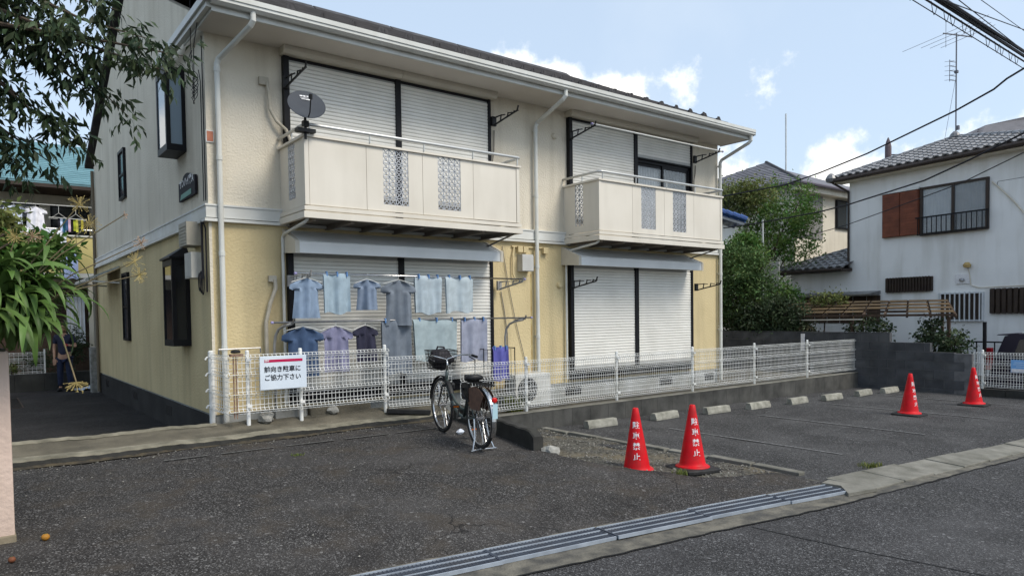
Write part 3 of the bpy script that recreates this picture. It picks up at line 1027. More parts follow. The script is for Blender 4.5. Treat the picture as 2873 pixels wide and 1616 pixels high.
def balcony(x0, x1, joints, strips, side_strip):
    yo = -.90
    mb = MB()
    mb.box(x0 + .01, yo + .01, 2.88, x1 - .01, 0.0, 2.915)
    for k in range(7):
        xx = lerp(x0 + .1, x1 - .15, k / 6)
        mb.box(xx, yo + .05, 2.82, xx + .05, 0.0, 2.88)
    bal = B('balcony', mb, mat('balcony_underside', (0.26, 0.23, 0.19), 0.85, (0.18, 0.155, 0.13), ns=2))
    mb = MB()     # bottom band
    for z0, z1, o in ((2.845, 2.925, .03), (2.943, 2.993, .018)):
        mb.box(x0 - o, yo - o, z0, x1 + o, yo + .02, z1)
        mb.box(x0 - o, yo + .02, z0, x0 + .02, 0.0, z1)
        mb.box(x1 - .02, yo + .02, z0, x1 + o, 0.0, z1)
    obj('base_band', mb, M_PANEL, bal)
    mb = MB()     # cap rail
    mb.box(x0 - .02, yo - .02, 3.842, x1 + .02, yo + .05, 3.872)
    mb.box(x0 - .02, yo + .05, 3.842, x0 + .05, 0.0, 3.872)
    mb.box(x1 - .05, yo + .05, 3.842, x1 + .02, 0.0, 3.872)
    obj('cap_rail', mb, M_PANEL, bal)
    mb = MB()     # corner posts
    for x in (x0, x1 - .055):
        mb.box(x, yo, 3.009, x + .055, yo + .055, 3.838)
    objs('corner_post', mb, M_PANEL, bal)
    js = [x0 + .06] + list(joints) + [x1 - .06]
    for a, b in zip(js, js[1:]):
        inside = [s for s in strips if a < s[0] < b]
        mb = MB()
        if inside:
            s0, s1 = inside[0]
            mb.box(a + .003, yo + .008, 3.009, s0, yo + .03, 3.838)
            mb.box(s1, yo + .008, 3.009, b - .003, yo + .03, 3.838)
            mb.box(s0, yo + .008, 3.009, s1, yo + .03, 3.10)
        else:
            mb.box(a + .003, yo + .008, 3.009, b - .003, yo + .03, 3.838)
        obj('panel', mb, M_PANEL, bal)
        if inside:
            lattice((s0, yo + .018, 3.10), (1, 0, 0), s1 - s0, 3.838 - 3.10, M_LATT, bal)
    # left and right sides
    for x in (x0 + .012, x1 - .034):
        mb = MB()
        a, b = side_strip
        mb.box(x, yo + .058, 3.009, x + .022, a, 3.838)
        mb.box(x, b, 3.009, x + .022, -.002, 3.838)
        mb.box(x, a, 3.009, x + .022, b, 3.13)
        obj('panel', mb, M_PANEL, bal)
        lattice((x + .01, a, 3.13), (0, 1, 0), b - a, 3.838 - 3.13, M_LATT, bal)
    # hand rail
    mb = MB()
    yr = yo - .03
    mb.tube([(x0 + .0, -.005, 3.985), (x0 + .0, yr + .06, 3.985), (x0 + .02, yr + .015, 3.985), (x0 + .07, yr, 3.985), (x1 - .07, yr, 3.985), (x1 - .02, yr + .015, 3.985), (x1, yr + .06, 3.985), (x1, -.005, 3.985)], .021, 10)
    obj('hand_rail', mb, M_ALU, bal, smooth=True)
    mb = MB()
    n = 5
    for k in range(n):
        xx = lerp(x0 + .06, x1 - .06, k / (n - 1))
        mb.box(xx - .006, yr - .006, 3.872, xx + .006, yr + .012, 3.97)
    mb.box(x0 - .006, -.5, 3.872, x0 + .006, -.485, 3.97)
    mb.box(x1 - .006, -.5, 3.872, x1 + .006, -.485, 3.97)
    objs('rail_bracket', mb, M_ALU, bal)
    # drain pipe folding back to the wall
    mb = MB()
    mb.tube([(x0 + .04, yo + .05, 2.86), (x0 + .04, yo + .06, 2.83), (x0 + .02, yo + .10, 2.80), (x0 + .01, -.10, 2.72), (x0 + .005, -.055, 2.68), (x0 + .005, -.05, .45)], .020, 8)
    obj('drain_pipe', mb, M_PIPE, bal)
    mb = MB()
    mb.bar((x1 - .06, yo + .05, 2.85), (x1 - .14, -.02, 2.66), .022, .022)
    obj('stay', mb, M_STEEL, bal)
    return bal
balcony(0.905, 4.285, (1.742, 2.588, 3.435), ((1.985, 2.365), (2.835, 3.215)), (-.55, -.31))
balcony(5.98, 9.36, (6.804, 7.646, 8.49), ((7.03, 7.41), (7.885, 8.265)), (-.50, -.30))

# brackets for laundry poles (part of the building)
def bracket(x, z, m=M_BLACKP, ln=.52, rise=.03, yaw_=0.12):
    mb = MB()
    mb.box(x - .04, -.125, z - .075, x + .04, -.085, z + .075)
    d = Vector((math.sin(yaw_), -math.cos(yaw_), 0))
    def p(t, h):
        q = Vector((x, -.125, z)) + d * t
        return (q.x, q.y, q.z + h)
    mb.bar(p(0, -.06), p(ln, rise + .0), .018, .022)
    mb.bar(p(0, .055), p(.14, .062), .014, .018)
    for t in (.14, .30, .44):
        mb.bar(p(t, rise * t / ln - .06 * (1 - t / ln)), p(t + .02, .075), .014, .016)
        mb.bar(p(t + .02, .06), p(t + .11, .055), .014, .014)
    mb.bar(p(ln, rise), p(ln + .03, rise + .075), .016, .02)
    return B('pole_bracket', mb, m)
bracket(0.985, 4.72, rise=.06)
bracket(4.40, 4.74, rise=.06)
bracket(6.085, 4.76, rise=.06)
bracket(9.55, 4.76, rise=.06)
bracket(6.085, 2.13, rise=.04)
bracket(9.57, 2.13, rise=.04)
M_GREYM = mat('grey_bracket', (0.36, 0.35, 0.33), 0.5, (0.28, 0.27, 0.26), ns=9)
bracket(0.985, 2.10, m=M_GREYM, rise=.04)
bracket(4.46, 2.09, m=M_GREYM, rise=.04)

# covers, hoses and small boxes on the front
M_HOSE = mat('hose_tape', (0.50, 0.46, 0.38), 0.7, (0.42, 0.385, 0.31), ns=12)
mb = MB()
mb.box(0.66, -.05, 4.66, 0.78, 0.0, 4.76)
mb.tube([(0.76, -.05, 4.70), (0.77, -.07, 4.55), (0.78, -.07, 4.35), (0.86, -.08, 4.2), (0.98, -.10, 4.10), (1.05, -.12, 3.9), (1.07, -.12, 3.6)], .022, 8)
B('hose_cover', mb, M_HOSE)
mb = MB()
mb.box(0.72, -.05, 2.09, 0.82, 0.0, 2.17)
mb.tube([(0.80, -.05, 2.12), (0.80, -.06, 2.0), (0.72, -.07, 1.8), (0.66, -.07, 1.55), (0.66, -.07, 1.2), (0.68, -.08, .7)], .026, 8)
B('hose_cover', mb, M_HOSE)
mb = MB()
mb.tube([(4.46, -.03, 4.62), (4.45, -.03, 4.3), (4.41, -.04, 4.1), (4.40, -.05, 3.8)], .010, 6)
mb.tube([(9.66, -.03, 4.66), (9.65, -.03, 4.5), (9.60, -.04, 4.35), (9.58, -.04, 4.1), (9.58, -.05, 3.8)], .013, 6)
mb.tube([(4.56, -.02, 2.0), (4.62, -.02, 1.7), (4.68, -.02, 1.3), (4.70, -.03, .5)], .008, 6)
mb.tube([(4.60, -.02, 2.75), (4.70, -.02, 2.2), (4.86, -.02, 1.5), (5.02, -.02, .95), (5.12, -.02, .5)], .006, 6)
objs('wall_cable', mb, mat('grey_cable', (0.24, 0.22, 0.19), 0.6), bld)
for x, z in ((5.78, 4.72), (5.86, 2.12)):
    mb = MB()
    mb.lathe([(.055, 0), (.055, .02), (.035, .045)], 16)
    mb.xf(Matrix.Translation((x, 0, z)) @ Matrix.Rotation(R(90), 4, 'X'))
    B('vent_cap', mb, M_CREAM if z > 3 else M_YELLOW)
# small meter boxes between the windows
mb = MB()
mb.box(4.93, -.14, 2.34, 5.16, 0.0, 2.62)
mb.box(4.925, -.145, 2.345, 5.165, -.142, 2.60)
B('meter_box', mb, mat('meter_box_paint', (0.56, 0.56, 0.54), 0.5, (0.48, 0.48, 0.46), ns=5), bev=.006)
mb = MB()
for x in (4.90, 5.02, 5.46):
    mb.box(x, -.07, 2.66, x + .10, 0.0, 2.76)
mb.box(4.80, -.03, 2.745, 5.62, 0.0, 2.768)
mb.tube([(4.84, -.03, 2.74), (4.80, -.04, 2.6), (4.80, -.04, 2.3), (4.84, -.05, 2.2), (4.93, -.06, 2.2)], .014, 8)
objs('junction_box', mb, M_YELLOW, bld)
B('pipe_rust_stain', MB().box(5.205, -.001, .55, 5.235, 0.0, 2.3), mat('rust_streak', (0.42, 0.27, 0.11), 0.9, (0.55, 0.46, 0.22), ns=5))

# red and white plate on the corner
plate = thing('corner_plate', 'small faded orange square plate with white edge on the building corner', 'plate', (0.02, -.02, 3.9))
obj('plate_back', MB().box(-.015, -.018, 3.825, .085, -.008, 3.975), M_TRIM, plate)
obj('plate_face', MB().box(-.003, -.022, 3.838, .073, -.0185, 3.962), mat('faded_orange', (0.50, 0.20, 0.12), 0.6, (0.42, 0.16, 0.10), ns=15), plate)

# ---- left side wall: bays, slit windows, awning, boxes, name plaque
def bay(y0, y1, z0, z1, d, roofh, shine):
    mb = MB()
    t = .055
    mb.box(-d, y0, z0, 0, y1, z0 + .09)
    mb.box(-d, y0, z1 - .09, 0, y1, z1)
    for y in (y0, y1 - t):
        mb.box(-d, y, z0 + .09, -d + t, y + t, z1 - .09)
        mb.box(-.05, y, z0 + .09, 0, y + t, z1 - .09)
    if roofh:
        mb.prism([(-d - .03, y0 - .03, z1), (-d - .03, y1 + .03, z1), (0, y1 + .03, z1), (0, y0 - .03, z1)], (0, 0, .025))
        mb.add([(-d - .03, y0 - .03, z1 + .025), (-d - .03, y1 + .03, z1 + .025), (0, y1 + .03, z1 + .025), (0, y0 - .03, z1 + .025), (0, y0 + .16, z1 + roofh), (0, y1 - .16, z1 + roofh)],
               [(1, 0, 4, 5), (0, 3, 4), (2, 1, 5)])
    b = B('bay_window', mb, M_BLACK)
    obj('pane', MB().box(-d + .012, y0 + t, z0 + .09, -d + .018, y1 - t, z1 - .09), shine, b)
    obj('pane', MB().box(-d + t, y0 + .012, z0 + .09, -.05, y0 + .018, z1 - .09), shine, b)
    obj('pane', MB().box(-d + t, y1 - .018, z0 + .09, -.05, y1 - .012, z1 - .09), shine, b)
    mb = MB()
    mb.grid(lambda u, v: (-.012, lerp(y0 + .06, y1 - .06, u), lerp(z0 + .1, z1 - .1, v)), 1, 1)
    obj('blind', mb, M_CURT if shine is M_GLASSU else M_WOODD, b)
    return b
M_GLASSU = glass_mat('bay_glass', (0.24, 0.31, 0.37), 0.03, 1.0)  # pale blue base colour stands in for the reflected sky
M_GLASSL = glass_mat('dark_bay_glass', (0.014, 0.016, 0.02), 0.05, 1.0)
bay(1.02, 1.60, 3.90, 5.02, .25, 0, M_GLASSU)
bay(1.05, 1.62, 1.24, 2.44, .23, .20, M_GLASSL)
for z0, z1 in ((3.93, 4.86), (1.22, 2.52)):
    mb = MB()
    y0, y1 = 5.62, 6.22
    mb.box(-.05, y0, z0, 0, y0 + .05, z1)
    mb.box(-.05, y1 - .05, z0, 0, y1, z1)
    mb.box(-.05, y0 + .05, z0, 0, y1 - .05, z0 + .05)
    mb.box(-.05, y0 + .05, z1 - .05, 0, y1 - .05, z1)
    mb.box(-.04, y0 + .05, (z0 + z1) / 2 - .02, 0, y1 - .05, (z0 + z1) / 2 + .02)
    w = B('slit_window', mb, M_BLACK)
    obj('pane', MB().box(-.022, y0 + .05, z0 + .05, -.016, y1 - .05, z1 - .05), glass_mat('grey_glass%d' % int(z0), (0.07, 0.07, 0.075), 0.12), w)
mb = MB()
mb.prism([(-.62, 6.6, 2.40), (-.60, 6.6, 2.44), (-.02, 6.6, 2.70), (-.02, 6.6, 2.66)], (0, 1.7, 0))
aw = B('awning', mb, mat('awning_sheet', (0.42, 0.45, 0.43), 0.3, (0.36, 0.39, 0.37), ns=3))
mb = MB()
for y in (6.62, 8.26):
    mb.bar((-.60, y, 2.40), (-.02, y, 2.36), .025, .03)
    mb.bar((-.58, y, 2.42), (-.02, y, 2.68), .02, .03)
mb.bar((-.61, 6.6, 2.39), (-.61, 8.3, 2.39), .03, .04)
obj('awning_frame', mb, M_ALU, aw)
mb = MB()
mb.box(-.20, .30, 2.56, 0, .72, 2.86)
for k in range(6):
    mb.box(-.207, .33, 2.59 + k * .042, -.2, .69, 2.612 + k * .042)
B('vent_hood', mb, mat('beige_box', (0.44, 0.41, 0.34), 0.6, (0.37, 0.345, 0.285), ns=6))
mb = MB()
mb.box(-.16, .28, 2.14, 0, .62, 2.47)
mb.box(-.165, .30, 2.16, -.161, .60, 2.45)
B('meter_box', mb, mat('pale_meter_box', (0.54, 0.535, 0.49), 0.5, (0.46, 0.455, 0.42), ns=6), bev=.006)
mb = MB()
for k, r in enumerate((.10, .085, .07)):
    mb.tube([(-.05 - .02 * k, .18 + r * math.cos(t / 12 * 2 * math.pi) * .6, 2.08 + r * 1.6 * math.sin(t / 12 * 2 * math.pi)) for t in range(13)], .007, 6, cap=False)
mb.tube([(-.06, .12, 2.12), (-.06, .12, 2.85)], .014, 6)
mb.tube([(-.03, .06, 1.95), (-.03, .06, 2.75), (-.05, .10, 2.85)], .010, 6)
mb.tube([(-.02, .05, 3.1), (-.02, .05, 5.15)], .007, 6)
mb.tube([(-.03, .10, 3.1), (-.03, .11, 4.6), (-.04, .14, 4.75)], .006, 6)
objs('meter_cable', mb, M_WIRE, bld)
mb = MB()
mb.tube([(-.05, DEP - .10, -.05), (-.05, DEP - .10, 5.1)], .035, 8)
B('downpipe', mb, mat('brown_pipe', (0.16, 0.13, 0.09), 0.6), label='brown downpipe at the far corner')
mb = MB()     # coiled service cable under the eave
for k in range(5):
    c0 = Vector((-.10, .10 + .01 * k, 4.62 - .05 * k))
    r = .09 + .012 * (k % 3)
    mb.tube([c0 + Vector((.02 * math.sin(t), r * math.cos(t * math.pi / 8), r * math.sin(t * math.pi / 8))) for t in range(17)], .0045, 5, cap=False)
mb.tube([(-.10, .12, 4.70), (-.11, .06, 5.0), (-.13, -.30, 5.30), (-.2, -.6, 5.7)], .006, 5)
mb.tube([(-.10, .18, 4.75), (-.12, .16, 5.05), (-.2, -.2, 5.5), (-.3, -.5, 5.9)], .005, 5)
mb.tube([(-.10, .22, 5.0), (-.13, .24, 4.9), (-.12, .22, 4.82), (-.10, .2, 5.0)], .005, 5)
objs('service_cable', mb, M_WIRE, bld)

# name plaque: black board with an arched top and a green ribbon
pq = thing('name_plaque', 'black arched name plaque with pale lettering on the side wall below the upper bay window', 'sign', (-.02, .9, 3.42))
y0, y1, z0, z1 = .47, 1.36, 3.25, 3.60
pts = [(y0, z0), (y1, z0), (y1, z1 - .10)]
for k in range(9):
    t = k / 8
    pts.append((lerp(y1 - .22, y0 + .22, t), z1 - .085 + .07 * math.sin(math.pi * t) ** .5))
pts.append((y0, z1 - .10))
mb = MB().prism([(-.012, y, z) for y, z in pts], (-.03, 0, 0))
obj('board', mb, mat('plaque_black', (0.012, 0.010, 0.016), 0.7, (0.017, 0.015, 0.02), ns=8), pq)
t = text_mb('サンハイ龍A', .135, .004)
place_text(t, (-.0440, (y0 + y1) / 2, 3.47), (0, -1, 0), (0, 0, 1))
obj('lettering', t, M_WHITEP, pq)
mb = MB().prism([(-.0425, .66, 3.275), (-.0425, 1.25, 3.262), (-.0425, 1.20, 3.33), (-.0425, .66, 3.345)], (-.006, 0, 0))
obj('ribbon', mb, mat('plaque_green', (0.14, 0.30, 0.25), 0.5), pq)

# ------------------------------------------------------------------ mesh fences
def mesh_panel(p, q, z0, h, ribs=4, pitch=.05, wire=.0045, sub=3):
    """welded wire panel between two points, ribs = folded triangular beads"""
    mb = MB()
    p, q = Vector((p[0], p[1], 0)), Vector((q[0], q[1], 0))
    d = (q - p)
    ln = d.length
    d.normalize()
    nn = Vector((d.y, -d.x, 0))
    n = int(ln / pitch)
    def at(s, z, o=0.0):
        return p + d * s + nn * o + Vector((0, 0, z0 + z))
    beads = [h * i / (ribs - 1) for i in range(ribs)]
    beads = [min(max(b, .03), h - .03) for b in beads]
    zs = [(0.0, 0.0)]
    for b in beads:
        zs += [(b - .028, 0), (b, .032), (b + .028, 0)]
    zs.append((h, 0.0))
    zs = sorted(set((round(z, 4), o) for z, o in zs))
    for i in range(n + 1):
        s = ln * i / n
        for (a, oa), (b, ob) in zip(zs, zs[1:]):
            if b - a > .004:
                mb.bar(at(s, a, oa), at(s, b, ob), wire)
    hz = []
    for b in beads:
        hz += [(b - .028, .0), (b, .034), (b + .028, .0)]
    for a, b in zip(beads, beads[1:]):
        for k in range(1, sub):
            hz.append((lerp(a, b, k / sub), .004))
    for z, o in hz:
        mb.bar(at(0, z, o + .003), at(ln, z, o + .003), wire * 1.15)
    return mb
def fence(name, label, pts, z0, h, posts, m, z_post=None, post_w=.048, **kw):
    t = thing(name, label, 'fence', (posts[0][0], posts[0][1], z0))
    for (a, b) in zip(pts, pts[1:]):
        obj('mesh_panel', mesh_panel(a, b, z0 + .05, h - .07, **kw), m, t)
    for x, y, zb in posts:
        mb = MB()
        mb.lathe([(post_w / 2, zb), (post_w / 2, z0 + h + .02), (post_w / 2 * .7, z0 + h + .032)], 10, (x, y + .045, 0))
        for z in (z0 + .12, z0 + h - .1):
            mb.box(x - .03, y - .012, z, x + .03, y + .03, z + .035)
        obj('post', mb, m, t)
    return t
# right hand fence on the concrete upstand
RX = [4.28, 6.25, 8.28, 10.27, 12.29, 14.42]
fence('mesh_fence', 'long white wire mesh fence on the concrete upstand behind the wheel stops', [(3.05, -1.05)] + [(x, -1.05) for x in RX], 0.135, .80,
      [(x, -1.05, .10) for x in RX], M_FENCE)
mb = MB()
segs = [2.95, 3.42, 3.86, 4.3] + [4.3 + .405 * 1 * k for k in range(1, 26)]
up = thing('concrete_upstand', 'low grey concrete block upstand under the long mesh fence beside the right lot', 'wall', (3, -1.0, -.2))
m0 = None
for a, b in zip(segs, segs[1:]):
    mb = MB()
    mb.box(a + .002, -1.13, G(a) - .12, b - .002, -.97, 0.118)
    o = obj('block', mb, M_BLOCKK if 'M_BLOCKK' in globals() else mat('upstand_block', (0.085, 0.084, 0.078), 0.92, (0.045, 0.045, 0.042), ns=3.5, bump=.6, bs=50, bd=.006, stain=(0.16, 0.155, 0.135), stain_scale=(3, 3, 1.2), stain_amt=.35, rnd=.10), up)
obj('coping', MB().box(2.95, -1.135, .119, segs[-1], -.95, .132), M_KERB, up, bev=.008)

# left fence with a short return to the building
fl = fence('mesh_fence', 'short white wire mesh fence in front of the lower shutters carrying the white notice board', [(-.03, -.78), (2.05, -.80)], 0.42, .775,
           [(.20, -.78, .30), (.85, -.79, .30), (2.02, -.80, .28)], M_FENCE, wire=.0054)
obj('mesh_panel', mesh_panel((2.05, -.80), (3.0, -.90), .36, .70), M_FENCE, fl)
obj('mesh_panel', mesh_panel((-.06, -.10), (-.03, -.78), .47, .70, pitch=.07), M_FENCE, fl)
for x, y in ((-.06, -.14),):
    mb = MB()
    mb.lathe([(.035, .30), (.035, 1.20), (.02, 1.215)], 10, (x, y, 0))
    for z in (.5, .7, .9, 1.1):
        mb.tube([(x - .07, y, z), (x - .05, y, z + .03), (x, y - .0, z + .035), (x + .03, y, z)], .012, 6)
    obj('post', mb, M_FENCE, fl)
# rusted gate hardware between the two panels
mb = MB()
mb.bar((0.02, -.80, .42), (0.02, -.80, 1.16), .012)
mb.bar((0.05, -.80, .42), (0.05, -.80, 1.16), .012)
mb.box(-.02, -.83, 1.16, .13, -.77, 1.19)
obj('rusty_latch', mb, mat('rust', (0.17, 0.085, 0.055), 0.9, (0.30, 0.22, 0.17), ns=22), fl, label='rusty pink latch bars')
mb = MB()
mb.tube([(-.12, -.72, 1.245), (.36, -.74, 1.25)], .008, 6)
mb.tube([(-.12, -.72, 1.245), (-.12, -.72, 1.19)], .008, 6)
mb.tube([(.36, -.74, 1.25), (.36, -.74, 1.19)], .008, 6)
obj('top_bar', mb, M_STEEL, fl)
mb = MB()
mb.lathe([(.0, -.02), (.05, -.018), (.06, 0), (.045, .02), (0, .025)], 12, (.06, -.76, 1.215))
obj('black_strap', mb, M_RUB, fl)

# notice board
nb = thing('notice_board', 'white notice board with crimson band and black lettering on the short mesh fence', 'sign', (.58, -.86, .95))
bw, bh = .575, .405
obj('board', MB().box(.30, -.885, .745, .30 + bw, -.875, .745 + bh), mat('notice_white', (0.66, 0.73, 0.80), 0.5, (0.60, 0.67, 0.75), ns=4), nb, bev=.004)
obj('band', MB().box(.355, -.8872, 1.075, .30 + bw - .05, -.8855, 1.108), mat('notice_crimson', (0.46, 0.012, 0.075), 0.5), nb)
t = text_mb('特P', .034, .0006)
place_text(t, (.385, -.8885, 1.0915), (1, 0, 0), (0, 0, 1))
obj('band_mark', t, M_WHITEP, nb)
M_INK = mat('black_print', (0.018, 0.018, 0.022), 0.6)
for s, z in (('前向き駐車に', .985), ('ご協力下さい', .885)):
    t = text_mb(s, .076, .0016)
    place_text(t, (.30 + bw / 2 - .012, -.8882, z), (1, 0, 0), (0, 0, 1))
    obj('lettering', t, M_INK, nb)

# debris and low blocks under the short fence
def rock(c, r, seed, flat=.7):
    rr = random.Random(seed)
    bm = bmesh.new()
    bmesh.ops.create_icosphere(bm, subdivisions=2, radius=1)
    for v in bm.verts:
        k = 1 + rr.uniform(-.22, .22)
        v.co = Vector((v.co.x * r * k, v.co.y * r * k * rr.uniform(.9, 1.1), v.co.z * r * k * flat))
    mb = MB()
    mb.add([tuple(v.co + Vector(c)) for v in bm.verts], [tuple(v.index for v in f.verts) for f in bm.faces])
    bm.free()
    return mb
for (x, y, z, r, lb) in ((.42, -.70, .39, .10, 'rough grey rock at the left foot of the short mesh fence'), (1.30, -.66, .40, .085, 'flat grey rock under the middle of the short mesh fence'),
                         (2.74, -3.35, .055, .10, 'small dark grey rock at the end of the black retaining wall'), (3.62, -1.95, -.10, .13, 'pale broken lump of concrete on the gravel near the upstand'),
                         (3.0, -2.95, -.02, .07, 'small broken stone on the gravel by the black wall'), (3.35, -2.3, -.06, .05, 'tiny stone on the gravel verge nearest the wheel stop')):
    o = obj('rock', rock((0, 0, 0), r, int(x * 100)), M_STONE)
    o.location = (x, y, z)
    tag(o, lb, 'rock')
for (x0, x1, z1, c, lb) in ((.55, .95, .46, M_CONC, 'low pale concrete block under the notice board'), (1.0, 1.85, .44, M_STRIP, 'low mossy concrete block between two fence posts'), ):
    o = obj('low_block', MB().box(x0, -.66, .20, x1, -.55, z1), c, bev=.01)
    tag(o, lb, 'block')
o = obj('black_beam', MB().box(-.30, -.035, -.03, .30, .035, .03), M_BLACKP, bev=.006)
o.location = (2.28, -.93, .31)
o.rotation_euler = (0, R(5), R(-18))
tag(o, 'short black steel beam lying on the kerb behind the bicycle', 'beam')

# black retaining wall that ends by the bicycle
rw = thing('retaining_wall', 'short black concrete wall running out from the upstand behind the bicycle', 'wall', (2.7, -2.2, 0))
mb = MB()
p0, p1 = Vector((2.93, -1.13, 0)), Vector((2.63, -3.27, 0))
d = (p1 - p0).normalized()
nn = Vector((-d.y, d.x, 0)) * .065
n = 24
vs_, fs_ = [], []
for i in range(n + 1):
    t = i / n
    c = p0 + (p1 - p0) * t
    top = lerp(.37, .285, t) - (.06 if i == n else 0) + .006 * math.sin(i * 2.1)
    for s, z in ((-1, -.25), (-1, top - .015), (-.75, top), (.75, top), (1, top - .02), (1, -.25)):
        q = c + nn * s
        vs_.append((q.x, q.y, z))
for i in range(n):
    for k in range(5):
        a = i * 6 + k
        fs_.append((a, a + 6, a + 7, a + 1))
fs_.append(tuple(range(6)))
fs_.append(tuple(reversed([n * 6 + k for k in range(6)])))
mb.add(vs_, fs_)
obj('wall_body', mb, M_DCONC, rw)

# kerb line between gravel and right lot, in lengths
kl = thing('kerb_line', 'line of low weathered kerb stones between the gravel verge and the right lot', 'kerb', (4.5, -3.2, G(4.5)))
y = -1.14
i = 0
while y > -5.30:
    ln = .60
    mb = MB()
    mb.box(-.055, -ln + .012, -.1, .055, 0, .035)
    o = obj('kerb_stone', mb, M_KERB, kl, bev=.008)
    o.matrix_parent_inverse = WM[kl.name].inverted()
    o.location = (4.50 + .035 * (-y - 1.1) * .9, y, G(4.5) + .006 * math.sin(i * 2.7))
    o.rotation_euler = (0, R(2 * math.sin(i)), R(-1.6 + 1.2 * math.sin(i * 1.7)))
    y -= ln
    i += 1

# loose grit on the verge and along the seams: nobody could count it
mb = MB()
rs = np.random.default_rng(3)
for k in range(2600):
    y = rs.uniform(-5.3, -1.2)
    u = rs.uniform(0, 1)
    x = lerp(xr(y) + .02, 4.44, u)
    p = gr_fn((x - xr(y) + .05) / (4.48 - xr(y) + .05), (y + 5.6) / 4.6)
    r = rs.uniform(.004, .016) * (1.6 if rs.uniform() < .06 else 1)
    a = rs.uniform(0, 6.28, 3)
    m = Matrix.Translation((x, y, p[2] + r * .3)) @ Euler(a).to_matrix().to_4x4()
    vs_ = [m @ (Vector(v) * r * rs.uniform(.7, 1.2)) for v in ((1, 0, 0), (-.8, .3, 0), (0, 1, .1), (.1, -1, 0), (0, .1, .8), (0, 0, -.7))]
    mb.add(vs_, [(0, 2, 4), (2, 1, 4), (1, 3, 4), (3, 0, 4), (2, 0, 5), (1, 2, 5), (3, 1, 5), (0, 3, 5)])
for k in range(500):            # grit swept to the kerb and crumbs on the tarmac
    x = rs.uniform(-2.2, 3.0)
    y = -1.08 - abs(rs.normal(0, .12)) if k < 300 else rs.uniform(-5, -1.2)
    if x > xr(y):
        continue
    r = rs.uniform(.003, .010)
    z = lotz(y) + .004
    mb.add([(x + r, y, z), (x - r, y + r, z), (x - r * .5, y - r, z), (x, y, z + r)], [(0, 1, 3), (1, 2, 3), (2, 0, 3)])
obj('gravel', mb, M_STONES, kind='stuff')

# ------------------------------------------------------------------ wheel stops
ws = MB()
ws.prism([(0, -.055, 0), (0, -.055, .035), (0, -.025, .115), (0, .06, .115), (0, .075, 0)], (.60, 0, 0))
for k in range(5):
    for j in range(3):
        ws.bar((.05 + k * .115, -.052 + j * .008, .045 + j * .022), (.13 + k * .115, -.052 + j * .008, .05 + j * .022), .006, .004)
stop = thing('wheel_stop', '', 'wheel stop', (0, 0, 0), 0, 'concrete wheel stops along the upstand')
obj('stop_block', ws, M_STOP, stop, world=False, bev=.008)
mb = MB()
mb.box(.0, .0, .0, .001, .001, .001)
STOPS = [(5.04, -1.53), (6.46, -1.64), (7.72, -1.72), (8.83, -1.84), (10.02, -1.94), (11.12, -2.03), (12.38, -2.08), (13.32, -2.18)]
SL_ = ['concrete wheel stop nearest the gravel verge', 'concrete wheel stop second from the gravel verge, just right of the left cone', 'concrete wheel stop partly hidden by the second cone from the left',
       'concrete wheel stop fourth from the gravel verge', 'concrete wheel stop fifth from the gravel verge', 'concrete wheel stop sixth from the gravel verge, below the mesh fence',
       'concrete wheel stop below the last post of the mesh fence', 'concrete wheel stop nearest the dark block wall']
for i, (x, y) in enumerate(STOPS):
    o = stop if i == 0 else copy_tree(stop)
    o.location = (x, y, G(x) + .002)
    o.rotation_euler = (0, 0, R((-3, 2, -4, -2, 1, -3, 2, -2)[i]))
    o['label'] = SL_[i]
    WM[o.name] = Matrix()

# ------------------------------------------------------------------ traffic cones
CH = .68
def cone_r(z):
    return lerp(.142, .030, (z - .03) / (CH - .03))
cone = thing('traffic_cone', '', 'traffic cone', (0, 0, 0), 0, 'red no parking cones')
mb = MB()
mb.lathe([(.185, 0), (.185, .012), (.172, .022), (.150, .026), (.143, .034)] + [(cone_r(z), z) for z in np.linspace(.06, CH - .008, 10)] + [(.024, CH), (.018, CH), (.018, CH - .05)], 32, cap=False)
obj('cone_body', mb, M_RED, cone, smooth=True, world=False)
mb = MB()
for i, ch in enumerate('駐車禁止'):
    t = text_mb(ch, .080, .0012)
    zc = .495 - i * .110
    vv = []
    for p in t.v:
        z = zc + p[1]
        r = cone_r(z) + .0022
        a = p[0] / r
        vv.append((r * math.sin(a), -r * math.cos(a), z))
    mb.add(vv, t.f)
obj('lettering', mb, M_WHITEP, cone, world=False)
basep = MB()
n = 40
prof = [(.232, 0.0), (.232, .026), (.218, .038), (.150, .042)]
for r, z in prof:
    for k in range(n):
        a = 2 * math.pi * k / n
        c, s_ = math.cos(a), math.sin(a)
        e = 1 / max(abs(c), abs(s_))
        e = min(e, 1.30)
        basep.v.append((r * e * c, r * e * s_, z))
for i in range(3):
    for k in range(n):
        k2 = (k + 1) % n
        basep.f.append((i * n + k, i * n + k2, (i + 1) * n + k2, (i + 1) * n + k))
basep.f.append(tuple(range(3 * n, 4 * n)))
base_me = basep.mesh('weight_base')
base_me.materials.append(M_RUB)
CONES = [(3.27, -4.17, -.098, -0.80, False, 'red no parking cone standing on the gravel edge without a black base'),
         (3.80, -4.50, -.120, -0.50, True, 'red no parking cone on a black rubber base beside the gravel edge'),
         (10.25, -4.02, G(10), -.22, True, 'red no parking cone on a flat black base in the middle of the right lot'),
         (12.5, -4.22, G(12), -.20, True, 'red no parking cone in front of the white fence by the dark car')]
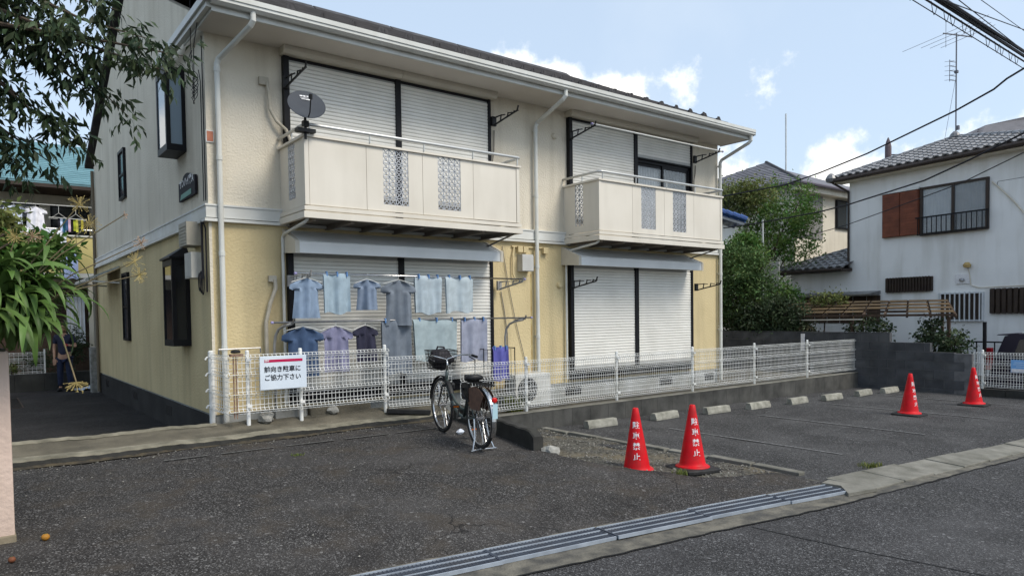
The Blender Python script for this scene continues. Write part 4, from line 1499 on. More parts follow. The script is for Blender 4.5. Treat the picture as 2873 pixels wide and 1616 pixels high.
for i, (x, y, z, rz, base, lb) in enumerate(CONES):
    o = cone if i == 0 else copy_tree(cone)
    o.location = (x, y, z)
    o.rotation_euler = (R((1.5, -1, .5, -1)[i]), R((-1, .5, 1, -.5)[i]), rz)
    o['label'] = lb
    if base:
        for ch in o.children:
            ch.location = (0, 0, .036 if i == 1 else .030)
        b = bpy.data.objects.new('weight_base', base_me)
        link(b, o, world=False)
        b.rotation_euler = (0, R(0), R(15))
        b.scale = (1, 1, 1 if i == 1 else .8)

# ------------------------------------------------------------------ drain grates
def grate(p, q, w, label, tilt):
    p, q = Vector(p), Vector(q)
    d = (q - p)
    ln = d.length
    t = thing('drain_grate', label, 'drain grate', p, math.atan2(d.y, d.x), 'steel grates over the roadside drain')
    t.rotation_euler.rotate_axis('X', tilt)
    t.rotation_euler.rotate_axis('Y', -math.asin(d.z / ln))
    h = w / 2
    mb = MB()
    mb.box(.002, -h, 0, ln - .002, -h + .014, .026)
    mb.box(.002, h - .014, 0, ln - .002, h, .026)
    obj('frame', mb, M_GRATEF, t, world=False)
    mb = MB()
    mb.box(.002, -h + .0145, 0, .012, h - .0145, .024)
    mb.box(ln - .012, -h + .0145, 0, ln - .002, h - .0145, .024)
    objs('end_bar', mb, M_GRATE, t, world=False)
    for k in (1, 2):
        yy = -h + w * (k / 3)
        obj('long_bar', MB().box(.014, yy - .004, .001, ln - .014, yy + .004, .0265), M_GRATEF, t, world=False)
    mb = MB()
    for k in range(12):
        yy = lerp(-h + .02, h - .02, (k + .5) / 12)
        mb.box(.014, yy - .0045, .004, ln - .014, yy + .0045, .020)
    n = int(ln / .03)
    for k in range(n):
        x = .02 + (ln - .04) * k / (n - 1)
        mb.box(x - .003, -h + .012, .004, x + .003, h - .012, .0205)
    obj('mesh_plate', mb, M_GRATE, t, world=False)
    obj('drain_bottom', MB().box(.014, -h + .012, .0005, ln - .014, h - .012, .002), M_BLACKP, t, world=False)
    return t
GP = [(-1.55, -5.15), (-.55, -5.265), (.45, -5.385), (1.45, -5.505), (2.44, -5.63), (3.42, -5.775), (4.22, -5.905)]
GL = ['steel drain grate mostly outside the frame at the bottom edge', 'steel drain grate at the bottom edge of the photo', 'steel drain grate third from the concrete kerb end with a worn middle', 'steel drain grate bridging the bend of the drain, slightly raised',
      'steel drain grate second from the kerb end', 'steel drain grate touching the broken kerb end']
for i in range(6):
    (ax, ay), (bx, by) = GP[i], GP[i + 1]
    dz = (.0, .0, .0, .006, .002, 0)[i]
    grate((ax, ay + (0, 0, .008, -.012, .01, -.004)[i], G(ax) + .009 + dz), (bx, by + (0, 0, .008, -.012, .01, -.004)[i], G(bx) + .009 + dz * .3), .285, GL[i], R((0, 0, .3, -.8, .4, 0)[i]))

# kerb stones along the road on the right
kr = thing('road_kerb', 'row of broad grey concrete kerb stones along the road edge of the right lot', 'kerb', (7, -6.1, G(7)))
x = 4.46
i = 0
while x < 15.5:
    x2 = x + .60
    mb = MB()
    pts = []
    for xx in (x + .010, x2 - .010):
        yi = pl(INNER, xx) + .015
        yo = pl(OUTER, xx) + .13 if xx < 6 else pl(OUTER, xx) + .11
        pts.append((xx, yi, yo))
    (xa, ia, oa), (xb, ib, ob) = pts
    if ia - oa < .05:
        break
    za = G(xa)
    dz = .008 * math.sin(i * 2.3)
    vs_ = [(xa, oa, za - .05), (xb, ob, za - .05), (xb, ib, za - .05), (xa, ia, za - .05), (xa, oa, za + .020 + dz), (xb, ob, za + .022 + dz), (xb, ib, za + .048 + dz), (xa, ia, za + .046 + dz)]
    mb.add(vs_, [(0, 3, 2, 1), (4, 5, 6, 7), (0, 1, 5, 4), (1, 2, 6, 5), (2, 3, 7, 6), (3, 0, 4, 7)])
    obj('kerb_stone', mb, M_KERB, kr, bev=.008)
    x = x2
    i += 1
# broken end of the kerb against the last grate
mb = MB()
mb.prism([(4.06, -6.10, G(4) + .006), (4.45, -6.18, G(4) + .006), (4.45, -5.70, G(4) + .006), (4.27, -5.72, G(4) + .006), (4.30, -5.9, G(4) + .006)], (0, 0, .03))
obj('broken_end', mb, M_KERB, kr, label='cracked broken kerb end')

# ------------------------------------------------------------------ gate pillar at the left
pil = thing('gate_pillar', 'pale pink rendered gate pillar at the left edge under the strappy leaved plant', 'pillar', (-2.45, -3.2, lotz(-3.3)))
mb = MB()
mb.box(-2.80, -3.36, lotz(-3.36) - .1, -2.225, -3.06, 1.40)
obj('shaft', mb, M_PINK, pil, bev=.012)
obj('wall_run', MB().box(-5.5, -3.34, -.2, -2.803, -3.08, 1.38), M_PINK, pil)
obj('plinth', MB().box(-2.81, -3.37, lotz(-3.36) - .1, -2.218, -3.05, lotz(-3.36) + .05), mat('stained_plinth', (0.24, 0.20, 0.14), 0.9, (0.12, 0.105, 0.07), ns=8), pil, bev=.01)
obj('soil_box', MB().box(-2.79, -3.34, 1.401, -2.24, -3.08, 1.415), M_EARTH, pil)

# fallen fruit
def fruit(x, y, r, m, lb):
    o = thing('fruit', lb, 'fruit', (x, y, lotz(y) + r * .95))
    mb = MB()
    mb.lathe([(0.0, -r * .92)] + [(r * math.cos(a), r * .92 * math.sin(a)) for a in np.linspace(-1.4, 1.35, 9)] + [(0.0, r * .86)], 16, cap=False)
    obj('skin', mb, m, o, smooth=True, world=False)
    mb = MB()
    mb.lathe([(.0, r * .86), (r * .35, r * .90), (r * .22, r * .96), (0, r * 1.0)], 6, cap=False)
    obj('calyx', mb, mat('calyx_green', (0.06, 0.08, 0.03), .8), o, world=False)
fruit(-2.055, -3.45, .027, mat('orange_fruit', (0.40, 0.17, 0.02), .55, (0.28, 0.15, 0.03), ns=30), 'orange fallen fruit on the asphalt in front of the pillar')
fruit(-2.262, -3.76, .022, mat('brown_fruit', (0.20, 0.065, 0.03), .6, (0.12, 0.05, 0.025), ns=30), 'small brown rotten fruit on the asphalt at the left edge')

# ------------------------------------------------------------------ bicycle
def ring(r, tr, seg=40, ts=8, c=(0, 0, 0)):
    mb = MB()
    pts = [(c[0], c[1] + r * math.cos(2 * math.pi * k / seg), c[2] + r * math.sin(2 * math.pi * k / seg)) for k in range(seg)]
    o = len(mb.v)
    for k in range(seg):
        a = 2 * math.pi * k / seg
        for j in range(ts):
            b = 2 * math.pi * j / ts
            rr = r + tr * math.cos(b)
            mb.v.append((c[0] + tr * math.sin(b), c[1] + rr * math.cos(a), c[2] + rr * math.sin(a)))
    for k in range(seg):
        k2 = (k + 1) % seg
        for j in range(ts):
            j2 = (j + 1) % ts
            mb.f.append((o + k * ts + j, o + k2 * ts + j, o + k2 * ts + j2, o + k * ts + j2))
    return mb
def arc_plate(r, a0, a1, w, c, t=.003, n=20):
    mb = MB()
    for k in range(n + 1):
        a = lerp(a0, a1, k / n)
        for rr, xx in ((r, -w / 2), (r + .006, -w / 4), (r + .008, 0), (r + .006, w / 4), (r, w / 2), (r - t, w / 2), (r + .004, 0), (r - t, -w / 2)):
            mb.v.append((c[0] + xx, c[1] + rr * math.cos(a), c[2] + rr * math.sin(a)))
    for k in range(n):
        for j in range(8):
            j2 = (j + 1) % 8
            mb.f.append((k * 8 + j, k * 8 + j2, (k + 1) * 8 + j2, (k + 1) * 8 + j))
    return mb
def make_bike(label, paint, full=True):
    WR, WB = .345, 1.10
    t = thing('bicycle', label, 'bicycle', (0, 0, 0))
    P_ = lambda n, mb, m, par=t, **k: obj(n, mb, m, par, world=False, **k)
    for nm, y in (('rear', 0.0), ('front', WB)):
        hub = MB()
        hub.tube([(-.05, y, WR), (.05, y, WR)], .020 if nm == 'front' else .028, 12)
        hub.tube([(-.065, y, WR), (.065, y, WR)], .007, 8)
        w = P_('wheel', hub, M_STEEL)
        obj('tyre', ring(WR - .020, .020, 48, 8, (0, y, WR)), M_RUB, w, smooth=True, world=False)
        obj('rim', ring(WR - .046, .0125, 48, 6, (0, y, WR)), M_CHROME, w, smooth=True, world=False)
        mb = MB()
        for k in range(32):
            a = 2 * math.pi * k / 32
            s = 1 if k % 2 else -1
            a2 = a + .5 * (1 if k % 4 < 2 else -1)
            mb.bar((s * .032, y + .022 * math.cos(a2), WR + .022 * math.sin(a2)), (0, y + (WR - .05) * math.cos(a), WR + (WR - .05) * math.sin(a)), .0042)
        obj('spokes', mb, M_CHROME, w, world=False)
    # frame, step-through
    bb = (0, .44, .285)
    sp = (0, .27, .66)
    ht0, ht1 = (0, .97, .62), (0, .935, .80)
    mb = MB()
    mb.tube([ht0, ht1], .021, 12)
    mb.tube([(0, .962, .65), (0, .86, .50), (0, .72, .37), (0, .58, .305), bb], .019, 12)
    mb.tube([(0, .955, .70), (0, .84, .56), (0, .68, .44), (0, .50, .385), (0, .395, .385)], .015, 12)
    mb.tube([bb, sp], .0165, 12)
    for s in (-1, 1):
        mb.tube([(s * .03, .40, .29), (s * .058, .12, .335), (s * .058, 0, WR)], .010, 8)
        mb.tube([(s * .025, .28, .60), (s * .058, .06, .40), (s * .058, 0, WR)], .008, 8)
    mb.tube([(-.04, .44, .285), (.04, .44, .285)], .022, 10)
    P_('frame', mb, paint, smooth=True)
    mb = MB()
    for s in (-1, 1):
        mb.tube([(s * .045, .985, .60), (s * .052, 1.03, .48), (s * .052, WB, WR)], [.013, .011, .008], 8)
    mb.tube([(-.05, .982, .605), (.05, .982, .605)], .016, 8)
    P_('fork', mb, M_BLACKP, smooth=True)
    P_('fender', arc_plate(WR + .022, R(15), R(205), .052, (0, 0, WR)), M_CHROME if full else M_BLACKP)
    P_('fender', arc_plate(WR + .022, R(-5 + 10), R(150), .050, (0, WB, WR)), M_BLACKP)
    mb = MB()
    for s in (-1, 1):
        mb.bar((s * .028, -.35, .43), (s * .06, 0, WR), .006)
    P_('fender_stay', mb, M_STEEL)
    # chain case, crank, pedals
    mb = MB()
    mb.prism([(.062, .50, .36), (.062, .53, .285), (.062, .49, .215), (.062, .40, .205), (.062, .05, .30), (.062, -.03, .345), (.062, .03, .385), (.062, .40, .37)], (.012, 0, 0))
    P_('chain_case', mb, M_BLACKP)
    mb = MB()
    mb.bar((.085, .44, .285), (.085, .50, .13), .014, .02)
    mb.bar((-.085, .44, .285), (-.085, .38, .44), .014, .02)
    mb.tube([(-.085, .44, .285), (.085, .44, .285)], .012, 8)
    P_('crank', mb, M_STEEL)
    for s, y, z in ((1, .50, .13), (-1, .38, .44)):
        mb = MB()
        x0 = .095 if s > 0 else -.185
        mb.box(x0, y - .04, z - .012, x0 + .09, y + .04, z + .012)
        pd = P_('pedal', mb, M_RUB)
        mb = MB()
        mb.box(x0 + .01, y - .044, z - .008, x0 + .08, y - .0405, z + .008)
        obj('reflector', mb, mat('amber_reflector', (0.5, 0.12, 0.01), .3), pd, world=False)
    # seat
    P_('seat_post', MB().tube([sp, (0, .235, .745)], .0125, 10), M_CHROME)
    mb = MB()
    o = len(mb.v)
    rows = [(-.13, .05, .035), (-.10, .105, .055), (-.03, .108, .06), (.05, .07, .05), (.10, .034, .045), (.16, .022, .04), (.175, .012, .03)]
    for y, w, h in rows:
        for k in range(10):
            a = 2 * math.pi * k / 10
            mb.v.append((w * math.cos(a), .22 + y, .775 + h * .75 * math.sin(a) + (.015 if y < -.05 else 0)))
    for i in range(len(rows) - 1):
        for k in range(10):
            k2 = (k + 1) % 10
            mb.f.append((o + i * 10 + k, o + (i + 1) * 10 + k, o + (i + 1) * 10 + k2, o + i * 10 + k2))
    mb.f.append(tuple(range(10)))
    mb.f.append(tuple(reversed(range(60, 70))))
    P_('saddle', mb, M_BLACKP, smooth=True)
    # bars
    mb = MB()
    mb.tube([ht1, (0, .925, .87), (0, .95, .93)], .012, 8)
    for s in (-1, 1):
        mb.tube([(0, .95, .93), (s * .09, .965, .955), (s * .20, .93, .985), (s * .27, .83, .985), (s * .285, .72, .975)], .011, 8)
    hb = P_('handlebar', mb, M_CHROME, smooth=True)
    for s in (-1, 1):
        obj('grip', MB().tube([(s * .278, .80, .983), (s * .286, .68, .972)], .017, 10), M_BLACKP, hb, world=False)
        obj('brake_lever', MB().bar((s * .262, .85, .965), (s * .262, .70, .94), .008, .012), M_STEEL, hb, world=False)
    # basket of wires
    mb = MB()
    bx, by0, by1, bz0, bz1 = .17, 1.00, 1.26, .80, 1.03
    def corner(u, v, z):
        k = .82 + .18 * (z - bz0) / (bz1 - bz0)
        return (u * bx * k, (by0 + by1) / 2 + v * (by1 - by0) / 2 * k, z)
    for z in np.linspace(bz0, bz1, 6):
        cs = [corner(-1, -1, z), corner(1, -1, z), corner(1, 1, z), corner(-1, 1, z)]
        for i in range(4):
            mb.bar(cs[i], cs[(i + 1) % 4], .005 if z < bz1 else .009)
    for k in range(9):
        u = -1 + 2 * k / 8
        for v in (-1, 1):
            mb.bar(corner(u, v, bz0), corner(u, v, bz1), .004)
            mb.bar(corner(v, u, bz0), corner(v, u, bz1), .004)
        mb.bar(corner(u, -1, bz0), corner(u, 1, bz0), .004)
    P_('basket', mb, M_BLACKP)
    # carrier, dress guard, lamp, reflector
    mb = MB()
    for s in (-.055, -.02, .02, .055):
        mb.bar((s, -.26, .745), (s, .16, .745), .009)
    for y in (-.26, -.05, .15):
        mb.bar((-.06, y, .745), (.06, y, .745), .009)
    for s in (-1, 1):
        mb.bar((s * .055, -.18, .745), (s * .062, 0, WR), .008)
    P_('carrier', mb, M_BLACKP)
    for s in (-1, 1):
        mb = MB()
        pts = [(s * .060, 0 + .36 * math.cos(a), WR + .36 * math.sin(a)) for a in np.linspace(R(38), R(128), 12)]
        pts = pts + [(s * .060, -.10, WR + .10), (s * .060, .10, WR + .10)]
        mb.prism(pts, (s * .004, 0, 0))
        P_('dress_guard', mb, mat('brown_guard', (0.15, 0.085, 0.06), .7, (0.10, 0.06, 0.045), ns=20))
    mb = MB()
    mb.lathe([(.030, 0), (.030, .02), (.02, .028), (0, .030)], 16)
    mb.xf(Matrix.Translation((0, -.355, .60)) @ Matrix.Rotation(R(90), 4, 'X'))
    P_('tail_reflector', mb, mat('red_reflector', (0.55, 0.015, 0.015), .25))
    mb = MB().box(-.03, -.385, .40, .03, -.378, .56)
    P_('fender_sticker', mb, mat('pale_sticker', (0.42, 0.60, 0.66), .5))
    mb = MB()
    for s in (-1, 1):
        mb.tube([(s * .07, 0, WR), (s * .085, -.05, .15), (s * .13, -.10, .018)], .0085, 8)
    mb.tube([(-.16, -.115, .012), (-.05, -.10, .018), (.05, -.105, .020), (.16, -.09, .014)], .0085, 8)
    P_('stand', mb, M_CHROME)
    mb = MB()
    mb.box(-.075, .16, .53, -.045, .33, .72)
    mb.tube([(-.03, .30, .62), (-.10, .28, .66), (-.12, .20, .60), (-.08, .14, .52)], .012, 6)
    P_('lock_cable', mb, M_BLACKP)
    mb = MB()
    mb.tube([(.05, .98, .60), (.10, 1.02, .60), (.12, 1.05, .58)], .008, 6)
    mb.lathe([(.0, .0), (.03, .005), (.034, .05), (.02, .075), (0, .08)], 12, (.12, 1.05, .55))
    P_('lamp', mb, M_BLACKP)
    return t
bike = make_bike('city bicycle with black basket and red rear reflector parked before the short fence', M_BIKE)
bike.location = (2.083, -2.893, lotz(-2.893) + .003)
bike.rotation_euler = (R(2.0), 0, R(-9.5))
# black cover stuffed in the front basket
M_COVER = mat('black_cover', (0.017, 0.016, 0.020), .6, (0.03, 0.028, 0.034), ns=8)
mb = MB()
def blob(c, r, seed, n=3):
    rr = random.Random(seed)
    bm = bmesh.new()
    bmesh.ops.create_icosphere(bm, subdivisions=n, radius=1)
    ph = [rr.uniform(0, 6) for _ in range(6)]
    m = MB()
    vs_ = []
    for v in bm.verts:
        k = 1 + .12 * math.sin(v.co.x * 5 + ph[0]) * math.sin(v.co.y * 6 + ph[1]) + .10 * math.sin(v.co.z * 7 + ph[2])
        vs_.append((c[0] + v.co.x * r[0] * k, c[1] + v.co.y * r[1] * k, c[2] + v.co.z * r[2] * k))
    m.add(vs_, [tuple(v.index for v in f.verts) for f in bm.faces])
    bm.free()
    return m
bag = thing('bag', 'black bag stuffed into the front basket of the bicycle', 'bag', (2.28, -1.78, .9))
obj('bag_body', blob((2.285, -1.775, 1.06), (.165, .125, .125), 3), M_COVER, bag, smooth=True)
obj('bag_handle', MB().tube([(2.20, -1.78, 1.14), (2.23, -1.79, 1.22), (2.32, -1.79, 1.21), (2.35, -1.78, 1.14)], .012, 6), M_COVER, bag)
# paper scrap beside the front wheel
o = obj('paper_scrap', blob((0, 0, 0), (.05, .035, .035), 9, 2), mat('blue_paper', (0.55, 0.62, 0.74), .8, (0.66, 0.68, 0.72), ns=25))
o.location = (2.36, -2.08, lotz(-2.08) + .028)
tag(o, 'crumpled pale blue paper scrap on the asphalt between the bicycle wheels', 'litter')

# ------------------------------------------------------------------ laundry in front of the lower left shutters
def pole(name, a, b, r, m, lb, cat='pole', group=None):
    t = thing(name, lb, cat, a, 0, group)
    obj('tube', MB().tube([a, b], r, 10), m, t, smooth=True)
    mb = MB()
    d = (Vector(b) - Vector(a)).normalized()
    for p, s in ((Vector(a), -1), (Vector(b), 1)):
        mb.tube([p, p + d * s * .03], r * 1.35, 10)
    objs('end_cap', mb, mat('lilac_cap', (0.30, 0.28, 0.50), .5), t)
    return t
pole('laundry_pole', (6.14, -.60, 4.86), (9.78, -.60, 4.86), .015, M_TRIM, 'thin bright laundry pole across the brackets of the right balcony')
pole('laundry_pole', (.90, -.56, 2.175), (4.62, -.56, 2.175), .0125, M_CHROME, 'bright laundry pole under the left canopy holding the upper row of washing')
pole('laundry_pole', (.60, -.52, 1.55), (4.78, -.52, 1.56), .0125, M_STEEL, 'dull laundry pole on the curved stands holding the lower row of washing')
for x, lb in ((.70, 'curved grey laundry stand at the left of the washing'), (4.46, 'curved grey laundry stand at the right of the washing')):
    t = thing('laundry_stand', lb, 'stand', (x, -.25, .2), 0, 'curved stands of the lower laundry pole')
    obj('stand_tube', MB().tube([(x, -.25, .1), (x, -.25, 1.25), (x + .01, -.27, 1.38), (x + .03, -.33, 1.46), (x + .06, -.42, 1.50), (x + .10, -.60, 1.53)], .018, 10), M_GREYM, t, smooth=True)
    mb = MB()
    mb.bar((x + .06, -.44, 1.52), (x + .11, -.63, 1.545), .02, .03)
    mb.bar((x + .11, -.63, 1.53), (x + .115, -.66, 1.60), .014, .02)
    obj('hook', mb, M_STEEL, t)
def garment(kind, x, w, zt, zb, y, c, lb, seed, name='laundry'):
    rr = random.Random(seed)
    m = mat('cloth_%d' % seed, c, .9, tuple(v * .8 for v in c), ns=9, bump=.3, bs=80, bd=.003)
    ph = [rr.uniform(0, 6.28) for _ in range(4)]
    t = thing('shirt' if kind == 'shirt' else ('towel' if kind == 'towel' else 'bed_sheet'), lb, 'laundry', (x, y, zt), 0, 'washing hung before the lower left shutters')
    mb = MB()
    if kind == 'shirt':
        prof = [(.0, .10, .10), (.02, .30, .10), (.10, .50, .05), (.20, .52, .02), (.26, .36, 0), (.5, .36, 0), (.8, .38, 0), (1.0, .39, 0)]
        h = zt - .06 - zb
        n = 14
        def fn(u, v, s):
            i = v * (len(prof) - 1)
            k = min(int(i), len(prof) - 2)
            f = i - k
            tt = lerp(prof[k][0], prof[k + 1][0], f)
            hw = lerp(prof[k][1], prof[k + 1][1], f) * w
            a = (u - .5) * 2
            drop = .10 * abs(a) ** 1.5 * (1 if tt < .25 else 0) * h * .6
            dy = .030 * math.sin(a * 4 + ph[0] + tt * 2.5) * (0.3 + tt) + .016 * math.sin(a * 9 + ph[1] + tt) + .05 * tt * a * math.sin(ph[2])
            th = .018 * (1 - a * a) * s
            return (x + a * hw, y + dy + th, zt - .06 - tt * h - drop)
        mb.grid(lambda u, v: fn(u, v, -1), n, 21)
        mb.grid(lambda u, v: fn(u, v, 1), n, 21, flip=True)
        obj('cloth', mb, m, t, smooth=True)
        hk = MB()
        hk.tube([(x, y, zt + .02), (x + .015, y, zt + .01), (x, y, zt - .03), (x, y, zt - .055)], .003, 6)
        hk.tube([(x - .19 * w / .42, y, zt - .11), (x, y, zt - .05), (x + .19 * w / .42, y, zt - .11)], .005, 6)
        obj('hanger', hk, M_TRIM, t)
    else:
        h = zt - zb
        def fn(u, v, s):
            a = (u - .5) * 2
            z = lerp(zt + .014, zb + .02 * math.sin(a * 4 + ph[2]), v)
            dy = (.004 if v < .05 else .024) * math.sin(a * 5 + ph[0] + v) + .014 * v * math.sin(a * 13 + ph[1])
            return (x + a * w / 2 * (1 - .04 * v), y + (s * .016 if v > .0 else 0) + dy, z)
        mb.grid(lambda u, v: fn(u, v, -1), 18, 12)
        mb.grid(lambda u, v: fn(u, v, 1), 18, 10, flip=True)
        obj('cloth', mb, m, t, smooth=True)
        pg = MB()
        for k in (-.36, 0.02, .37):
            pg.box(x + k * w - .008, y - .024, zt - .03, x + k * w + .008, y + .024, zt + .035)
        objs('peg', pg, mat('peg_blue', (.12, .25, .5), .5), t)
    t.rotation_euler = (0, 0, R(rr.uniform(-16, 16) if kind == 'shirt' else rr.uniform(-3, 3)))
    return t
sr = lambda r, g, b: tuple((((v / 255 + .055) / 1.055) ** 2.4 if v > 10 else v / 255 / 12.92) * 1.15 for v in (r, g, b))
garment('shirt', 1.03, .44, 2.175, 1.60, -.56, sr(128, 146, 168), 'blue grey shirt at the left end of the upper laundry pole', 11)
garment('towel', 1.44, .38, 2.175, 1.66, -.56, sr(150, 168, 180), 'pale grey blue towel beside the blue grey shirt on the upper pole', 12)
garment('shirt', 1.88, .37, 2.175, 1.70, -.56, sr(122, 136, 156), 'slate blue shirt third from the left on the upper pole', 13)
garment('shirt', 2.36, .50, 2.175, 1.48, -.56, sr(112, 120, 130), 'mid grey shirt in the middle of the upper pole', 14)
garment('towel', 2.84, .44, 2.175, 1.64, -.56, sr(165, 178, 186), 'pale silver towel right of the mid grey shirt', 15)
garment('towel', 3.38, .50, 2.175, 1.66, -.56, sr(172, 184, 190), 'wide pale towel nearest the right end of the upper pole', 16)
garment('shirt', .98, .52, 1.55, .84, -.52, sr(62, 80, 108), 'navy shirt at the left end of the lower laundry pole', 21)
garment('shirt', 1.43, .44, 1.55, .88, -.52, sr(124, 124, 150), 'mauve grey shirt beside the navy shirt', 22)
garment('shirt', 1.86, .38, 1.55, 1.00, -.52, sr(48, 48, 64), 'near black shirt third on the lower laundry pole', 23)
garment('towel', 2.33, .46, 1.55, .80, -.52, sr(108, 116, 126), 'long grey towel in the middle of the lower pole', 24)
garment('sheet', 2.98, .78, 1.55, .95, -.52, sr(150, 164, 168), 'wide pale grey sheet on the lower pole', 25)
garment('towel', 3.66, .46, 1.55, .92, -.52, sr(146, 150, 166), 'lilac grey towel at the right of the lower pole', 26)
garment('towel', 4.08, .30, 1.10, .60, -.62, sr(92, 92, 160), 'indigo towel hung over the wire rack right of the bicycle', 27)
# wire rack that carries the indigo towel
t = thing('wire_rack', 'dark wire rack behind the fence right of the bicycle', 'rack', (4.0, -.62, .15))
mb = MB()
for k in range(9):
    x = 3.78 + k * .075
    mb.bar((x, -.60, .40), (x, -.60, 1.08), .005)
for z in (.40, .62, .85, 1.08):
    mb.bar((3.78, -.60, z), (4.38, -.60, z), .007)
for x in (3.78, 4.38):
    mb.bar((x, -.60, .12), (x, -.60, 1.10), .012)
    mb.bar((x, -.36, .12), (x, -.36, 1.10), .012)
    mb.bar((x, -.60, 1.09), (x, -.36, 1.09), .010)
obj('rack_frame', mb, M_BLACKP, t)

# ------------------------------------------------------------------ satellite dish on the left balcony rail
dish = thing('satellite_dish', 'grey satellite dish clamped to the near corner of the left balcony rail', 'satellite dish', (.915, -.93, 3.98))
nrm = Vector((-.16, -math.cos(R(31)), math.sin(R(31)))).normalized()
rot = nrm.to_track_quat('Z', 'Y').to_matrix().to_4x4()
mtx = Matrix.Translation((.915, -.98, 4.20)) @ rot
mb = MB()
prof = [(0.0, 0.0)] + [(r, .20 * r * r * 1.6) for r in np.linspace(.03, .225, 9)]
mb.lathe(prof, 40, cap=False)
n0 = len(mb.f)
mb2 = MB().lathe([(r, z - .006) for r, z in prof], 40, cap=False)
mb.add(mb2.v, [tuple(reversed(f)) for f in mb2.f])
mb.lathe([(.225, .0162), (.229, .014), (.225, .0102)], 40, cap=False)
mb.xf(mtx)
obj('reflector', mb, mat('dish_grey', (0.060, 0.068, 0.080), .6, (0.050, 0.056, 0.068), ns=5, spec=.15), dish, smooth=True)
mb = MB()
for (x, y, w, h) in ((-.05, .135, .035, .020), (-.012, .135, .028, .022), (.025, .135, .022, .018), (.055, .132, .028, .020), (0, .108, .13, .006), (-.025, .088, .05, .012), (.03, .085, .05, .016)):
    mb.box(x - w / 2, y - h / 2, .012 + .32 * (x * x + y * y) - .006, x + w / 2, y + h / 2, .012 + .32 * (x * x + y * y) - .003)
mb.xf(mtx)
obj('print_mark', mb, M_WHITEP, dish)
mb = MB()
mb.tube([tuple(mtx @ Vector(p)) for p in ((0, -.20, .01), (0, -.22, .10), (0, -.12, .24))], .008, 8)
mb.tube([tuple(mtx @ Vector(p)) for p in ((0, -.13, .22), (0, -.085, .26))], .022, 10)
obj('feed_arm', mb, M_BLACKP, dish)
mb = MB()
mb.tube([(.915, -.93, 3.80), (.915, -.93, 4.14)], .016, 10)
mb.box(.885, -.955, 4.07, .945, -.905, 4.16)
mb.box(.80, -.98, 3.88, 1.03, -.87, 3.925)
mb.box(.88, -.965, 3.95, .95, -.90, 4.02)
obj('mast', mb, M_BLACKP, dish)

# weeds
def tuft(name, c, n, h, spread, m, lb, seed, wdt=.004):
    rr = random.Random(seed)
    mb = MB()
    for k in range(n):
        a = rr.uniform(0, 6.28)
        r0 = rr.uniform(0, spread)
        b = Vector((r0 * math.cos(a), r0 * math.sin(a), 0))
        hh = h * rr.uniform(.5, 1.1)
        a2 = rr.uniform(0, 6.28)
        tip = b + Vector((math.cos(a2) * hh * .6, math.sin(a2) * hh * .6, hh))
        mid = b + (tip - b) * .5 + Vector((0, 0, hh * .15))
        s = Vector((-math.sin(a2), math.cos(a2), 0)) * wdt
        mb.add([b - s, b + s, mid + s * .8, mid - s * .8, tip], [(0, 1, 2, 3), (3, 2, 4)])
    o = obj(name, mb, m)
    o.location = c
    return tag(o, lb, 'weed')
M_WEED = mat('weed_green', (0.10, 0.14, 0.03), .8, (0.16, 0.17, 0.05), ns=30, island=.25, transl=.25)
tuft('weed_tuft', (5.55, -5.62, G(5.5)), 160, .055, .16, M_WEED, 'low green weed tuft where the lot asphalt meets the road kerb', 5)
tuft('weed_tuft', (3.45, -4.62, -.10), 70, .06, .09, M_WEED, 'small weed tuft against the base of the second cone', 6)
tuft('weed_tuft', (.30, -2.05, lotz(-2.05)), 50, .025, .08, M_WEED, 'tiny moss tuft on the near asphalt by the kerb', 7)
tuft('weed_tuft', (4.25, -.72, .10), 140, .26, .14, M_WEED, 'tall leafy weed behind the fence right of the bicycle', 8, .010)

# outdoor air conditioning unit behind the long fence
ac = thing('air_conditioner', 'pale outdoor air conditioner unit behind the fence just right of the bicycle', 'air conditioner', (4.9, -.4, .09))
obj('case', MB().box(4.50, -.46, .12, 5.24, -.18, .64), mat('ac_case', (0.58, 0.58, 0.55), .5, (0.48, 0.48, 0.45), ns=4), ac, bev=.012)
mb = MB()
mb.lathe([(.0, 0), (.19, 0), (.20, .006), (.20, .012), (.0, .012)], 28)
mb.xf(Matrix.Translation((4.74, -.462, .385)) @ Matrix.Rotation(R(90), 4, 'X'))
fan = obj('fan_opening', mb, M_BLACKP, ac)
mb = MB()
for r in (.04, .075, .11, .145, .18):
    mb.tube([(4.74 + r * math.cos(t), -.476, .385 + r * math.sin(t)) for t in np.linspace(0, 2 * math.pi, 25)], .004, 5, cap=False)
for k in range(8):
    a = k * math.pi / 4
    mb.bar((4.74, -.476, .385), (4.74 + .19 * math.cos(a), -.476, .385 + .19 * math.sin(a)), .005)
obj('fan_guard', mb, M_ALU, fan)
objs('foot', MB().box(4.55, -.44, .08, 4.67, -.2, .118).box(5.08, -.44, .08, 5.20, -.2, .118), M_CONC, ac)

